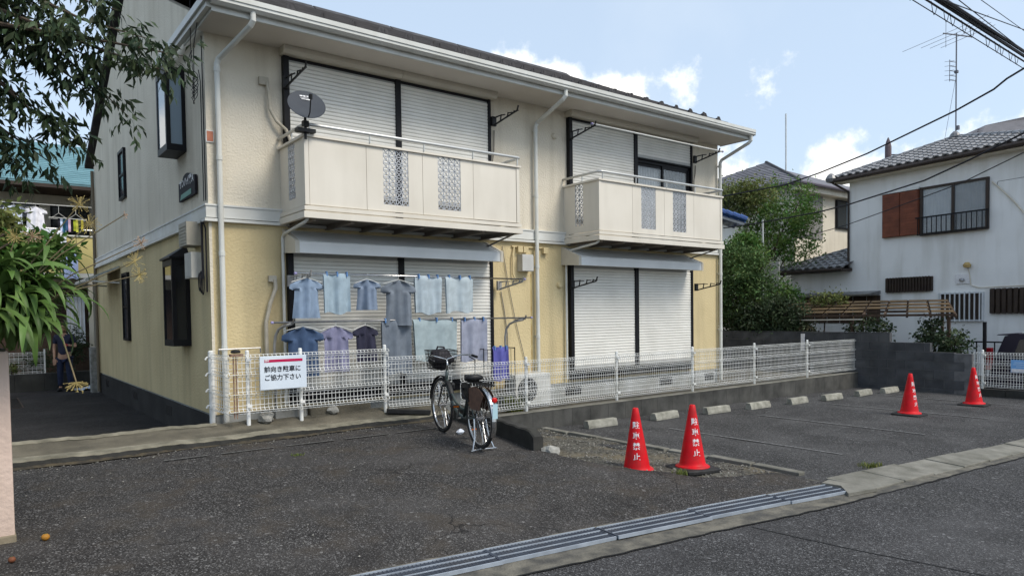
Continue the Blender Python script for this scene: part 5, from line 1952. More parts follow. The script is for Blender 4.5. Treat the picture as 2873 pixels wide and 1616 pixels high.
# ------------------------------------------------------------------ leaves and plants
M_LEAF_D = mat('dark_leaf', (0.032, 0.052, 0.026), .5, (0.055, 0.080, 0.036), ns=2.2, island=.35, transl=.18)
M_LEAF_M = mat('mid_leaf', (0.070, 0.150, 0.030), .55, (0.13, 0.21, 0.05), ns=1.6, island=.35, transl=.25)
M_LEAF_Y = mat('yellow_leaf', (0.12, 0.15, 0.045), .55, (0.17, 0.19, 0.06), ns=2, island=.3, transl=.3)
M_LEAF_C = mat('conifer_leaf', (0.045, 0.088, 0.030), .6, (0.10, 0.165, 0.05), ns=1.4, island=.35, transl=.15)
def leaf_mesh(name, pos, nrm_bias, size, aspect, seed, m, droop=0.0, dirs=None):
    """thousands of small folded leaf blades from numpy arrays"""
    r = np.random.default_rng(seed)
    n = len(pos)
    d = r.normal(size=(n, 3)) if dirs is None else dirs + r.normal(size=(n, 3)) * .45
    d[:, 2] -= droop
    d /= np.linalg.norm(d, axis=1)[:, None]
    q = r.normal(size=(n, 3)) + np.array(nrm_bias)
    s = np.cross(d, q)
    s /= np.linalg.norm(s, axis=1)[:, None] + 1e-9
    nn = np.cross(s, d)
    L_ = size * r.uniform(.65, 1.25, n)[:, None]
    W_ = L_ * aspect
    v = np.empty((n, 5, 3))
    v[:, 0] = pos
    v[:, 1] = pos + d * L_ * .45 + s * W_ * .5 + nn * L_ * .05
    v[:, 2] = pos + d * L_ - nn * L_ * .08
    v[:, 3] = pos + d * L_ * .45 - s * W_ * .5 + nn * L_ * .05
    v[:, 4] = pos + d * L_ * .5 - nn * L_ * .0
    me = bpy.data.meshes.new(name)
    base = (np.arange(n) * 5)[:, None]
    tri = np.concatenate([base + np.array([[0, 1, 4]]), base + np.array([[1, 2, 4]]), base + np.array([[2, 3, 4]]), base + np.array([[3, 0, 4]])], axis=1).reshape(-1, 3)
    me.vertices.add(n * 5)
    me.vertices.foreach_set('co', v.reshape(-1))
    me.loops.add(tri.size)
    me.loops.foreach_set('vertex_index', tri.reshape(-1).astype(np.int32))
    me.polygons.add(len(tri))
    me.polygons.foreach_set('loop_start', np.arange(0, tri.size, 3, dtype=np.int32))
    me.update(calc_edges=True)
    me.validate()
    me.materials.append(m)
    return me
def clumped(c, rad, nclump, per, cr, seed, shell=.55, squash=1.0):
    r = np.random.default_rng(seed)
    u = r.normal(size=(nclump, 3))
    u /= np.linalg.norm(u, axis=1)[:, None]
    rr = r.uniform(shell, 1.0, nclump)[:, None]
    cc = np.array(c) + u * rr * np.array(rad)
    k = r.uniform(.5, 1.3, nclump)
    p = np.repeat(cc, per, axis=0) + r.normal(size=(nclump * per, 3)) * (np.repeat(k, per) * cr)[:, None] * np.array((1, 1, squash))
    return p
def tree(name, label, base, trunk, c, rad, ncl, per, cr, leaf, asp, m, seed, trunk_r=.09, group=None, shell=.4, cat='tree', droop=.2):
    t = thing(name, label, cat, base, 0, group)
    mb = MB()
    rr = random.Random(seed)
    pts = [Vector(base), Vector(base).lerp(Vector(trunk), .5) + Vector((rr.uniform(-.08, .08), rr.uniform(-.08, .08), 0)), Vector(trunk)]
    mb.tube(pts, [trunk_r, trunk_r * .75, trunk_r * .5], 8)
    for k in range(9):
        a = rr.uniform(0, 6.28)
        e = Vector(c) + Vector((rad[0] * .75 * math.cos(a), rad[1] * .75 * math.sin(a), rad[2] * rr.uniform(-.6, .7)))
        st = pts[1].lerp(pts[2], rr.uniform(.2, 1))
        md = st.lerp(e, .5) + Vector((0, 0, .12))
        mb.tube([st, md, e], [trunk_r * .4, trunk_r * .22, .008], 6)
    obj('trunk', mb, M_BARK, t)
    p = clumped(c, rad, ncl, per, cr, seed, shell)
    me = leaf_mesh('crown', p, (0, 0, 1.0), leaf, asp, seed + 1, m, droop)
    obj('crown', me, m, t)
    return t

# overhanging tree at the top left, its trunk outside the frame
t = thing('broadleaf_tree', 'dark broad leaved tree whose drooping branches overhang the side wall at the upper left', 'tree', (-4.3, -.6, .1))
mb = MB()
mb.tube([(-4.3, -.6, -.1), (-4.25, -.7, 1.4), (-4.1, -.8, 2.8), (-3.9, -.9, 4.2), (-3.7, -1.0, 6.0)], [.17, .15, .13, .10, .06], 10)
TIPS = [(-.66, -1.85, 4.20), (-.80, -1.75, 4.05), (-.95, -1.7, 4.35), (-1.12, -1.50, 3.62), (-1.25, -1.35, 3.75), (-1.45, -1.25, 3.30), (-1.6, -1.2, 3.45), (-1.7, -1.0, 3.15), (-1.95, -.9, 3.05), (-2.1, -.8, 3.1),
        (-2.3, -.8, 3.3), (-1.35, -1.5, 4.1), (-1.7, -1.3, 4.0), (-1.2, -1.6, 4.6), (-1.6, -1.2, 4.9), (-2.0, -1.1, 4.4), (-2.3, -1.2, 3.9), (-2.0, -1.3, 5.3), (-2.5, -1.5, 4.9), (-2.6, -1.0, 5.5), (-2.9, -1.4, 4.4), (-1.5, -1.5, 5.4), (-3.1, -1.0, 3.6)]
rr = random.Random(4)
P_all, D_all = [], []
for i, tp in enumerate(TIPS):
    tp = Vector(tp)
    st = Vector((-3.95, -.88, rr.uniform(3.0, 5.6)))
    md = st.lerp(tp, .55) + Vector((0, 0, .35 + .25 * rr.random()))
    m2 = st.lerp(tp, .82) + Vector((0, 0, .16))
    mb.tube([st, md, m2, tp], [.035, .022, .012, .004], 6)
    # twigs with drooping leaves along the outer half
    for k in range(64):
        f = rr.uniform(.25, 1.0)
        b = md.lerp(m2, (f - .25) / .4) if f < .65 else m2.lerp(tp, (f - .65) / .35)
        tw = Vector((rr.gauss(0, .16), rr.gauss(0, .16), rr.gauss(-.02, .12)))
        e = b + tw
        for q in range(5):
            g = rr.uniform(.3, 1)
            P_all.append(tuple(b + tw * g))
            D_all.append((tw.x * 2.0, tw.y * 2.0, -.6 + tw.z))
shade_clumps = np.concatenate([clumped((-4.4, -.4, 5.6), (1.9, 2.6, 1.7), 130, 40, .22, 401, .3), clumped((-3.5, 2.5, 4.9), (1.0, 1.8, 1.2), 60, 40, .2, 402, .3)])  # unseen clumps added left of view to shade the side wall
shade_clumps = np.concatenate([shade_clumps, clumped((-4.6, 3.5, 2.6), (1.4, 4.2, 2.2), 220, 40, .25, 403, .2)])  # more low clumps added out of view for the same shading
shade_clumps = shade_clumps[shade_clumps[:, 0] < -2.7]
P_all += [tuple(p) for p in shade_clumps]
D_all += [(0, 0, -.5)] * len(shade_clumps)
obj('trunk', mb, M_BARK, t)
obj('crown', leaf_mesh('crown', np.array(P_all), (0, 0, .8), .125, .30, 44, M_LEAF_D, .25, np.array(D_all)), M_LEAF_D, t)

# citrus shrub behind the strappy plant
tree('garden_shrub', 'yellow green leafy shrub behind the strappy leaved plant at the left edge', (-2.62, -3.15, 1.3), (-2.45, -2.95, 2.0), (-2.27, -2.80, 2.30), (.24, .22, .24), 60, 30, .045, .06, .45, M_LEAF_Y, 61, .03, cat='shrub')
tree('garden_shrub', 'dark leaved shrub in front of the balcony washing at the left', (-2.7, -3.15, 1.3), (-2.35, -3.0, 1.95), (-2.02, -2.95, 2.12), (.26, .16, .12), 46, 22, .045, .07, .5, M_LEAF_M, 62, .03, cat='shrub')

# strappy leaved plant with dry flower heads
ag = thing('strappy_plant', 'agapanthus with long drooping strap leaves and dry flower heads on the pink pillar', 'plant', (-2.5, -3.2, 1.42))
M_STRAP = mat('strap_leaf', (0.07, 0.135, 0.028), .42, (0.11, 0.18, 0.05), ns=5, rnd=.35, transl=.2)
rr = random.Random(12)
lvm = []
for k in range(14):
    ln, e0, cv = rr.uniform(.55, .86), R(rr.uniform(52, 86)), rr.uniform(2.0, 3.5)
    mb = MB()
    n = 12
    s = 0
    pos = Vector((0, 0, 0))
    row = []
    for i in range(n + 1):
        f = i / n
        a = e0 - cv * f ** 1.35
        w = .021 * (1 - f ** 3.5) ** .8 * (.55 + .9 * min(1, f * 4)) + .0008
        row.append((pos.copy(), w, a))
        pos = pos + Vector((math.cos(a), 0, math.sin(a))) * ln / n
    for p, w, a in row:
        dn = Vector((-math.sin(a), 0, math.cos(a)))
        mb.v += [tuple(p + Vector((0, -w, 0)) + dn * w * .35), tuple(p), tuple(p + Vector((0, w, 0)) + dn * w * .35)]
    for i in range(n):
        for j in (0, 1):
            a = i * 3 + j
            mb.f.append((a, a + 3, a + 4, a + 1))
    me = mb.mesh('leaf', True)
    me.materials.append(M_STRAP)
    lvm.append(me)
for k in range(300):
    o = bpy.data.objects.new('leaf', lvm[k % 14])
    link(o, ag, world=False)
    cx = rr.choice((-.12, .02, .12, .20, .26, .32, .36))
    o.location = (cx + rr.gauss(0, .05), rr.gauss(0, .07) - .02, rr.uniform(.02, .34) + (.14 if rr.random() < .4 else 0))
    az = rr.gauss(-32, 50)
    if rr.random() < .36:
        az = rr.gauss(-95, 38)
        o.location = (cx + rr.gauss(0, .06), -.15 + rr.gauss(0, .02), rr.uniform(-.02, .14))
    o.rotation_euler = (R(rr.gauss(0, 12)), R(rr.gauss(-4, 14)), R(az))
    sc = rr.uniform(.62, 1.0)
    o.scale = (sc, sc * rr.uniform(.8, 1.3), sc)
M_STALK = mat('dry_stalk', (0.22, 0.17, 0.10), .8, (0.15, 0.13, 0.07), ns=12)
M_UMB = mat('dry_umbel', (0.46, 0.36, 0.15), .85, (0.34, 0.27, 0.10), ns=25)
M_UMBP = mat('pink_dry_umbel', (0.46, 0.30, 0.20), .85, (0.34, 0.25, 0.16), ns=25)
UMB = [((-1.79, -3.53, 2.43), 0, .060), ((-1.74, -3.58, 2.29), 0, .065), ((-1.45, -3.80, 2.15), 1, .045), ((-1.49, -3.78, 2.02), 0, .060), ((-1.465, -3.80, 1.925), 0, .050), ((-1.54, -3.72, 2.35), 2, .022),
       ((-2.06, -3.32, 2.21), 1, .055), ((-2.16, -3.30, 2.20), 0, .05), ((-1.845, -3.53, 1.17), 0, .075)]
for i, (e, kind, r) in enumerate(UMB):
    e = Vector(e)
    b = Vector((-2.40 + .04 * (i % 4), -3.22, 1.5 + .02 * i))
    if i == 8:
        pts = [b, Vector((-2.15, -3.35, 1.75)), Vector((-2.0, -3.42, 1.74)), Vector((-1.93, -3.46, 1.56)), e]
        rad = [.006, .006, .006, .006, .005]
    else:
        md = b.lerp(e, .55) + Vector((0, 0, .02 + .02 * (i % 3)))
        pts, rad = [b, md, e], [.0055, .0045, .0035]
    obj('stalk', MB().tube(pts, rad, 6), M_STALK, ag)
    mb = MB()
    for k in range(36 if kind != 2 else 12):
        a, z = rr.uniform(0, 6.28), rr.uniform(-1, 1)
        if i == 8:
            z = -abs(z)
        q = math.sqrt(1 - z * z)
        d = Vector((q * math.cos(a), q * math.sin(a), z)) * r * rr.uniform(.7, 1.15)
        mb.bar(e, e + d, .0018)
        tp = e + d
        h = d.normalized() * .012
        w = d.orthogonal().normalized() * .0042
        w2 = d.cross(w).normalized() * .0042
        mb.add([tp, tp + h * .5 + w, tp + h * .5 + w2, tp + h * .5 - w, tp + h * .5 - w2, tp + h], [(0, 2, 1), (0, 3, 2), (0, 4, 3), (0, 1, 4), (5, 1, 2), (5, 2, 3), (5, 3, 4), (5, 4, 1)])
    obj('flower_head', mb, M_UMBP if kind else M_UMB, ag)

# ------------------------------------------------------------------ left background: end of the path
t = thing('garden_wall', 'low dark garden wall across the far end of the side path', 'wall', (-3, 11.6, -.1))
for k in range(14):
    x0 = -7 + k * .6
    obj('block', MB().box(x0, 11.5, -.2, x0 + .594, 11.66, .32 + .004 * (k % 3)), M_DCONC, t)
mb = MB()
mb.box(-7, 11.66, -.2, 3.5, 12.4, .30)
structure('garden_bed', mb, M_EARTH)
fb = thing('mesh_fence', 'greenish wire mesh fence above the dark garden wall at the far end of the path', 'fence', (-1.5, 11.75, .3))
obj('mesh_panel', mesh_panel((-3.6, 11.75), (-.95, 11.75), .30, .55, pitch=.09, wire=.006), M_FENCE, fb)
for x in (-3.5, -2.2, -.98):
    obj('post', MB().box(x, 11.73, .28, x + .035, 11.77, .92), M_FENCE, fb)
tree('hedge_bush', 'rounded dark green bush beside the white curtain at the far end of the path', (-.30, 12.0, .3), (-.30, 12.0, .9), (-.32, 12.0, .98), (.34, .25, .52), 60, 30, .07, .06, .6, M_LEAF_D, 71, .03, cat='bush')
tree('hedge_bush', 'low dark bush behind the person at the far end of the path', (-1.1, 11.95, .3), (-1.1, 11.95, .6), (-1.15, 11.95, .62), (.55, .22, .32), 60, 26, .07, .06, .6, M_LEAF_D, 72, .03, cat='bush')
tree('hedge_bush', 'pale yellow green tuft beside the mesh fence at the far end of the path', (-1.62, 11.72, .3), (-1.62, 11.72, .4), (-1.62, 11.70, .48), (.13, .10, .11), 16, 16, .04, .06, .4, M_LEAF_Y, 73, .02, cat='bush')
o = obj('stone_post', MB().box(-.17, 10.05, -.12, .0, 10.25, .98), M_STONE, bev=.02)
tag(o, 'short grey stone post at the far corner of the apartment building', 'post')
mb = MB()
def tarp(u, v):
    x = lerp(-.42, .06, u)
    return (x, lerp(10.75, 11.25, v), -.10 + .02 + .16 * max(0, u - .25) ** 1.3 * (1 - .4 * abs(v - .5)) + .02 * math.sin(u * 17 + v * 9))
mb.grid(tarp, 16, 12)
o = obj('plastic_sheet', mb, mat('blue_white_plastic', (0.60, 0.68, 0.76), .4, (0.50, 0.58, 0.68), ns=8), smooth=True)
tag(o, 'crumpled pale blue plastic sheet on the far end of the side path', 'sheet')
t = thing('drain_cover', 'dark square drain cover in the asphalt path beside the pillar', 'drain cover', (-1.75, 8.4, -.09))
obj('cover_frame', MB().box(-2.15, 7.5, -.098, -1.62, 9.8, -.082), M_DBROWN, t)
mb = MB()
for k in range(16):
    mb.box(-2.12, 7.56 + k * .14, -.082, -1.65, 7.62 + k * .14, -.076)
obj('cover_bar', mb, M_BLACKP, t)

# the rear building with the balcony of washing
rb = thing('rear_apartment', 'cream apartment building with teal roof and a washing filled balcony behind the side path', 'building', (-2.5, 12.5, -.1))
W_ = lambda n, mb, m, **k: obj(n, mb, m, rb, **k)
mb = MB()
mb.box(-7, 13.4, -.3, 1.6, 19, 5.1)
mb.box(.30, 12.62, -.3, 1.6, 13.4, 5.1)
W_('wall', mb, M_CREAM)
W_('wall', MB().box(.34, 12.58, -.3, 1.62, 12.615, 2.75), M_YELLOW, label='yellow lower corner')
mb = MB()
mb.prism([(-7.5, 12.15, 5.10), (-7.5, 12.15, 5.17), (-7.5, 16.2, 7.0), (-7.5, 16.2, 6.9)], (9.6, 0, 0))
rf = W_('roof', mb, mat('teal_metal_roof', (0.16, 0.30, 0.34), .45, (0.12, 0.235, 0.27), ns=3))
mb = MB()
for k in range(22):
    z = 5.18 + k * .083
    y = 12.15 + k * .184
    mb.bar((-7.5, y, z), (2.1, y, z), .02, .025)
obj('roof_batten', mb, MATS['teal_metal_roof'], rf)
W_('gutter', MB().box(-7.5, 12.05, 5.02, 2.1, 12.15, 5.11), M_DBROWN)
W_('soffit', MB().box(-7.4, 12.16, 5.02, 2.0, 13.4, 5.06), M_WOODD)
mb = MB()
mb.box(-7, 12.42, 2.75, .40, 13.4, 2.87)
bf = W_('balcony', mb, M_TRIM)
M_YPAN = mat('yellow_panel', (0.60, 0.52, 0.22), .6, (0.54, 0.46, 0.20), ns=2)
for x0 in (-6.9, -5.1, -3.3, -1.6, -.115):
    x1 = {-6.9: -5.12, -5.1: -3.32, -3.3: -1.62, -1.6: -.13, -.115: .345}[x0]
    obj('panel', MB().box(x0, 12.45, 2.88, x1, 12.49, 3.83), M_YPAN, bf)
obj('cap_rail', MB().box(-7, 12.42, 3.835, .40, 12.52, 3.875), M_TRIM, bf)
obj('hand_rail', MB().tube([(-7, 12.45, 4.02), (.35, 12.45, 4.02)], .022, 8), M_ALU, bf)
mb = MB()
for k in range(5):
    w = W_('window', MB().box(-6.6 + k * 1.5, 13.36, 2.95, -5.35 + k * 1.5, 13.398, 4.75), M_BLACK)
    obj('pane', MB().box(-6.55 + k * 1.5, 13.35, 3.0, -5.40 + k * 1.5, 13.359, 4.70), M_GLASS, w)
W_('dark_opening_sheet', MB().box(-6.8, 13.35, -.1, .28, 13.399, 2.5), M_WOODD)  # flat dark sheet on the wall stands in for the unlit opening
W_('corner_post', MB().box(.12, 12.46, -.2, .22, 12.56, 2.75), M_CREAM)
mb = MB()
mb.grid(lambda u, v: (lerp(-.36, .06, u), 12.85 + .02 * math.sin(u * 30), lerp(1.0, 2.28, v)), 40, 1)
W_('curtain', mb, M_CURT, smooth=True)
W_('curtain_rail', MB().bar((-.5, 12.85, 2.30), (.28, 12.85, 2.30), .03), M_ALU)
pole('laundry_pole', (-2.6, 12.35, 4.60), (.28, 12.35, 4.62), .014, M_TRIM, 'pale laundry pole across the rear balcony')
wl_ = [('shirt', -1.95, .5, 4.60, 4.0, sr(226, 230, 238), 'white shirt at the left of the rear balcony pole'), ('shirt', -1.45, .46, 4.60, 4.05, sr(205, 215, 235), 'pale blue shirt beside the white shirt on the rear balcony'),
       ('shirt', -1.0, .5, 4.60, 3.95, sr(232, 232, 240), 'white blouse in the middle of the rear balcony pole')]
for i, (k, x, w, zt, zb, c, lb) in enumerate(wl_):
    garment(k, x, w, zt, zb, 12.35, c, lb, 31 + i)['group'] = 'washing on the rear balcony'
for i, (x, w, zt, zb, y, c, lb) in enumerate(((-1.35, .9, 3.98, 3.0, 12.38, sr(235, 238, 246), 'large white quilt over the rear balcony rail'), (-.62, .55, 3.98, 3.15, 12.38, sr(225, 228, 242), 'white sheet right of the quilt on the rear balcony rail'),
                                              (-.27, .33, 3.42, 2.72, 12.36, sr(176, 190, 226), 'pale blue patterned towel hanging low on the rear balcony'), (-2.0, .5, 3.98, 3.2, 12.38, sr(200, 210, 225), 'pale sheet at the left of the rear balcony rail'))):
    garment('towel', x, w, zt, zb, y, c, lb, 41 + i)['group'] = 'washing on the rear balcony'
rk = thing('drying_rack', 'white square drying rack hung with small dark and bright clothes on the rear balcony', 'drying rack', (-.35, 12.35, 4.28))
mb = MB()
mb.tube([(-.72, 12.35, 4.30), (.12, 12.35, 4.28)], .010, 6)
mb.tube([(-.72, 12.6, 4.30), (.12, 12.6, 4.28)], .010, 6)
for x in (-.72, -.44, -.16, .12):
    mb.bar((x, 12.35, 4.29), (x, 12.6, 4.29), .012)
for x in (-.5, -.12):
    mb.tube([(x, 12.35, 4.62), (x, 12.36, 4.42), (x - .15, 12.40, 4.30)], .006, 6)
    mb.tube([(x, 12.36, 4.42), (x + .17, 12.42, 4.30)], .006, 6)
obj('rack_frame', mb, M_TRIM, rk)
cols = [(30, 30, 36), (190, 205, 235), (24, 70, 84), (60, 90, 130), (200, 170, 190), (28, 26, 30), (150, 160, 50), (190, 190, 80), (40, 50, 40), (180, 170, 60)]
for i, c in enumerate(cols):
    x = -.50 + i * .058
    mb = MB()
    mb.grid(lambda u, v: (x + (u - .5) * .055, 12.37 + .02 * (i % 2) + .01 * math.sin(v * 9 + i), lerp(4.28, 4.28 - .30 - .03 * (i % 3), v)), 2, 8)
    mb.grid(lambda u, v: (x + (u - .5) * .055, 12.376 + .02 * (i % 2) + .01 * math.sin(v * 9 + i), lerp(4.28, 4.28 - .30 - .03 * (i % 3), v)), 2, 8, flip=True)
    o = obj('small_garment', mb, mat('small_cloth_%d' % i, sr(*c), .9))
    tag(o, ['black sock', 'pale blue cloth', 'dark teal cloth', 'denim blue cloth', 'pink striped cloth', 'black cloth', 'olive cloth', 'yellow cloth', 'dark green cloth', 'mustard cloth'][i] + ' pegged on the white drying rack', 'laundry', 'small washing on the drying rack')

# ------------------------------------------------------------------ person at the end of the path
def skin_body(name, joints, edges, m, parent, root=0, levels=2):
    me = bpy.data.meshes.new(name)
    me.from_pydata([j[0] for j in joints], edges, [])
    o = bpy.data.objects.new(name, me)
    link(o, parent, world=False)
    me.materials.append(m)
    sk = o.modifiers.new('skin', 'SKIN')
    sk.use_smooth_shade = True
    me.skin_vertices.new() if len(me.skin_vertices) == 0 else None
    for i, j in enumerate(joints):
        r = j[1]
        me.skin_vertices[0].data[i].radius = r if isinstance(r, tuple) else (r, r)
        me.skin_vertices[0].data[i].use_root = (i == root)
    sb = o.modifiers.new('subdiv', 'SUBSURF')
    sb.levels = sb.render_levels = levels
    return o
M_SKIN = mat('skin', (0.42, 0.25, 0.17), .6, (0.38, 0.22, 0.15), ns=12)
M_NAVY = mat('navy_shirt', (0.022, 0.025, 0.045), .85, (0.03, 0.032, 0.055), ns=9, bump=.3, bs=60, bd=.004)
M_JEAN = mat('dark_jeans', (0.018, 0.024, 0.05), .85, (0.028, 0.036, 0.07), ns=8)
M_HAIR = mat('grey_black_hair', (0.03, 0.028, 0.028), .6, (0.07, 0.068, 0.065), ns=30)
pe = thing('person', 'person in dark shirt and jeans at the far end of the side path', 'person', (-.60, 11.06, -.10), R(-25))
J = [((0, 0, .86), (.145, .105)), ((0, .01, 1.02), (.125, .095)), ((0, .02, 1.18), (.15, .10)), ((0, .015, 1.31), (.125, .085)), ((0, .0, 1.39), .052), ((0, -.02, 1.45), .048),
     ((-.09, 0, .80), .082), ((-.10, -.02, .46), .056), ((-.11, .02, .09), .036), ((-.11, -.10, .035), .036), ((-.11, -.17, .028), .026),
     ((.09, 0, .80), .082), ((.10, -.01, .46), .056), ((.12, .03, .09), .036), ((.13, -.09, .035), .036), ((.135, -.16, .028), .026),
     ((-.175, .01, 1.33), .055), ((-.23, .03, 1.06), .040), ((-.20, -.06, .83), .028), ((-.19, -.08, .77), .026),
     ((.175, .01, 1.33), .055), ((.25, .0, 1.08), .040), ((.20, -.22, 1.12), .028), ((.18, -.28, 1.13), .026)]
E_ = [(0, 1), (1, 2), (2, 3), (3, 4), (4, 5), (0, 6), (6, 7), (7, 8), (8, 9), (9, 10), (0, 11), (11, 12), (12, 13), (13, 14), (14, 15), (3, 16), (16, 17), (17, 18), (18, 19), (3, 20), (20, 21), (21, 22), (22, 23)]
skin_body('body', J, E_, M_SKIN, pe)
JS = [((0, 0, .83), (.158, .118)), ((0, .01, 1.02), (.142, .108)), ((0, .02, 1.18), (.165, .113)), ((0, .015, 1.32), (.135, .092)), ((0, .0, 1.375), .062),
      ((-.175, .01, 1.33), .068), ((-.215, .025, 1.14), .058), ((.175, .01, 1.33), .068), ((.235, .005, 1.15), .058)]
skin_body('shirt', JS, [(0, 1), (1, 2), (2, 3), (3, 4), (3, 5), (5, 6), (3, 7), (7, 8)], M_NAVY, pe)
JT = [((0, 0, .88), (.155, .116)), ((-.09, 0, .78), .095), ((-.10, -.02, .46), .072), ((-.11, .02, .10), .062), ((.09, 0, .78), .095), ((.10, -.01, .46), .072), ((.12, .03, .10), .062)]
skin_body('trousers', JT, [(0, 1), (1, 2), (2, 3), (0, 4), (4, 5), (5, 6)], M_JEAN, pe)
for s in (-1, 1):
    sh = MB()
    x = -.11 if s < 0 else .13
    sh.lathe([(.045, 0), (.055, .02), (.052, .05), (.03, .085)], 12)
    sh.xf(Matrix.Translation((x, -.05, 0)) @ Matrix.Diagonal((.9, 2.4, 1, 1)))
    obj('shoe', sh, M_BLACKP, pe, smooth=True, world=False)
hd = blob((0, -.035, 1.555), (.075, .092, .112), 2, 3)
head = obj('head', hd, M_SKIN, pe, smooth=True, world=False)
fc = MB()
fc.add([(-.012, -.122, 1.555), (.012, -.122, 1.555), (0, -.150, 1.535), (0, -.124, 1.585)], [(0, 1, 2), (1, 3, 2), (3, 0, 2)])
for s in (-1, 1):
    fc.box(s * .078 - .008, -.045, 1.53, s * .078 + .008, -.01, 1.58)
obj('nose_and_ears', fc, M_SKIN, head, world=False)
ey_ = MB()
for s in (-1, 1):
    ey_.box(s * .03 - .010, -.123, 1.565, s * .03 + .010, -.118, 1.573)
ey_.box(-.02, -.122, 1.505, .02, -.118, 1.511)
obj('eyes_and_mouth', ey_, M_HAIR, head, world=False)
obj('hair', blob((0, -.012, 1.60), (.085, .092, .088), 5, 3), M_HAIR, pe, smooth=True, world=False)
def hand(c, d, side, name='hand'):
    c, d = Vector(c), Vector(d).normalized()
    s = d.cross(Vector((0, 1, 0) if abs(d.y) < .8 else (0, 0, 1))).normalized()
    up = s.cross(d)
    mb = MB()
    mb.bar(c, c + d * .085, .075, .028, up=up)
    for k in range(4):
        o = s * (-.027 + .018 * k)
        ln = (.062, .074, .070, .055)[k]
        p1 = c + d * .083 + o
        p2 = p1 + d * ln * .55 - up * .006
        p3 = p2 + d * ln * .40 - up * .020
        mb.tube([p1, p2, p3], [.0085, .008, .006], 6)
    p1 = c + d * .02 + s * side * .036
    mb.tube([p1, p1 + d * .030 + s * side * .022, p1 + d * .06 + s * side * .020 - up * .012], [.011, .010, .008], 6)
    return obj(name, mb, M_SKIN, pe, world=False)
hand((-.19, -.08, .79), (.02, -.05, -1), 1)
hand((.185, -.26, 1.125), (-.15, -1, .05), -1)
o = blob((0, 0, 0), (.05, .03, .035), 8, 2)
o.xf(Matrix.Translation((-.60, 11.06, -.10)) @ Matrix.Rotation(R(-25), 4, 'Z') @ Matrix.Translation((.17, -.37, 1.13)))
o = obj('red_cloth', o, mat('red_cloth', (0.35, 0.04, 0.05), .8))
tag(o, 'small red cloth held in the bent hand of the person', 'cloth')

# ------------------------------------------------------------------ stepped block wall on the right
bw_ = thing('block_wall', 'stepped dark grey concrete block wall at the end of the right lot', 'wall', (14.4, -1, -.25))
bm0 = {}
for row in range(7):
    z0 = -.335 + row * .20
    off = .20 if row % 2 else 0
    for k in range(18):
        y1 = 4.0 - k * .40 - off
        y0 = y1 - .40
        lim = -3.55 if row < 5 else (-2.72 if row == 5 else -1.86)
        if z0 > .98:
            continue
        if y1 <= lim + .05:
            continue
        y0 = max(y0, lim)
        w = y1 - y0
        key = round(w, 2)
        if key not in bm0:
            m_ = MB()
            m_.box(-.06, .006, .005, .06, w - .006, .195)
            bm0[key] = m_.mesh('block')
            bm0[key].materials.append(M_BLOCK)
        o = bpy.data.objects.new('block', bm0[key])
        link(o, bw_, world=False)
        o.location = (.003 * math.sin(k * 7 + row * 3), y0 + 1, z0 + .25)
mb = MB()
mb.box(14.347, -3.53, -.34, 14.45, 4.0, .645)
mb.box(14.347, -2.70, .645, 14.45, 4.0, .845)
mb.box(14.347, -1.84, .845, 14.45, 4.0, 1.05)
obj('mortar', mb, mat('dark_mortar', (0.16, 0.16, 0.165), .95, (0.10, 0.10, 0.102), ns=6), bw_)
obj('cap', MB().box(14.335, -1.86, 1.066, 14.465, 4.0, 1.082), M_BLOCK, bw_)
o = obj('white_post', MB().box(14.30, .22, .60, 14.335, .31, 1.03), M_WHITEP)
tag(o, 'short white marker post in front of the dark block wall', 'post')

fb2 = fence('mesh_fence', 'white wire mesh fence on a low black wall in front of the parked dark car', [(14.40, -3.56), (14.42, -5.7), (14.44, -9.2)], -.09, .80,
            [(14.40, -3.76, -.1), (14.42, -5.70, -.1), (14.44, -7.7, -.1)], M_FENCE, sub=3, wire=.006)
lw = thing('low_wall', 'low black concrete wall under the white fence by the dark car', 'wall', (14.4, -6, -.3))
for k in range(10):
    y1 = -3.56 - k * .6
    obj('block', MB().box(14.33, y1 - .596, -.36, 14.50, y1 - .004, -.075 + .006 * (k % 2)), M_DCONC, lw)
bs = thing('blue_notice', 'small blue and white notice fixed to the white fence at the right edge', 'sign', (14.36, -4.5, .43))
obj('notice_plate', MB().box(14.345, -4.95, .30, 14.353, -4.24, .555), mat('notice_blue', (0.16, 0.38, 0.72), .5, (0.22, 0.45, 0.78), ns=6), bs)
obj('notice_strip', MB().box(14.342, -4.94, .305, 14.3445, -4.25, .375), M_WHITEP, bs)
mb = MB()
for z, a, b in ((.50, -4.30, -4.9), (.46, -4.28, -4.9), (.42, -4.33, -4.9)):
    mb.box(14.342, b, z - .008, 14.3445, a, z + .008)
obj('printed_line', mb, mat('pale_blue_print', (0.45, 0.62, 0.82), .5), bs)

# ------------------------------------------------------------------ parked car behind the fence
car = thing('parked_car', 'dark purple black hatchback with tall red tail lamps parked behind the white fence', 'car', (16.9, -4.9, -.53))
M_CAR = mat('car_paint', (0.014, 0.011, 0.022), .3, (0.017, 0.013, 0.026), ns=2, spec=.25)
XL, XR = 16.15, 17.62
def body_sec(y):
    pass
side = [(-3.30, .30), (-3.24, .22), (-3.75, .20), (-5.85, .20), (-6.5, .22), (-6.62, .40), (-6.60, .66), (-6.40, .78), (-5.75, .86), (-3.32, .90), (-3.25, .72), (-3.22, .50)]
mb = MB()
for x0, x1, s in ((XL, XL + .05, .97), (XL + .05, XR - .05, 1.0), (XR - .05, XR, .97)):
    cy_, cz_ = -4.9, .55
    mb.prism([(x0, cy_ + (y - cy_) * s, -.53 + cz_ + (z - cz_) * s) for y, z in side], (x1 - x0, 0, 0))
obj('body', mb, M_CAR, car, bev=.02)
mb = MB()
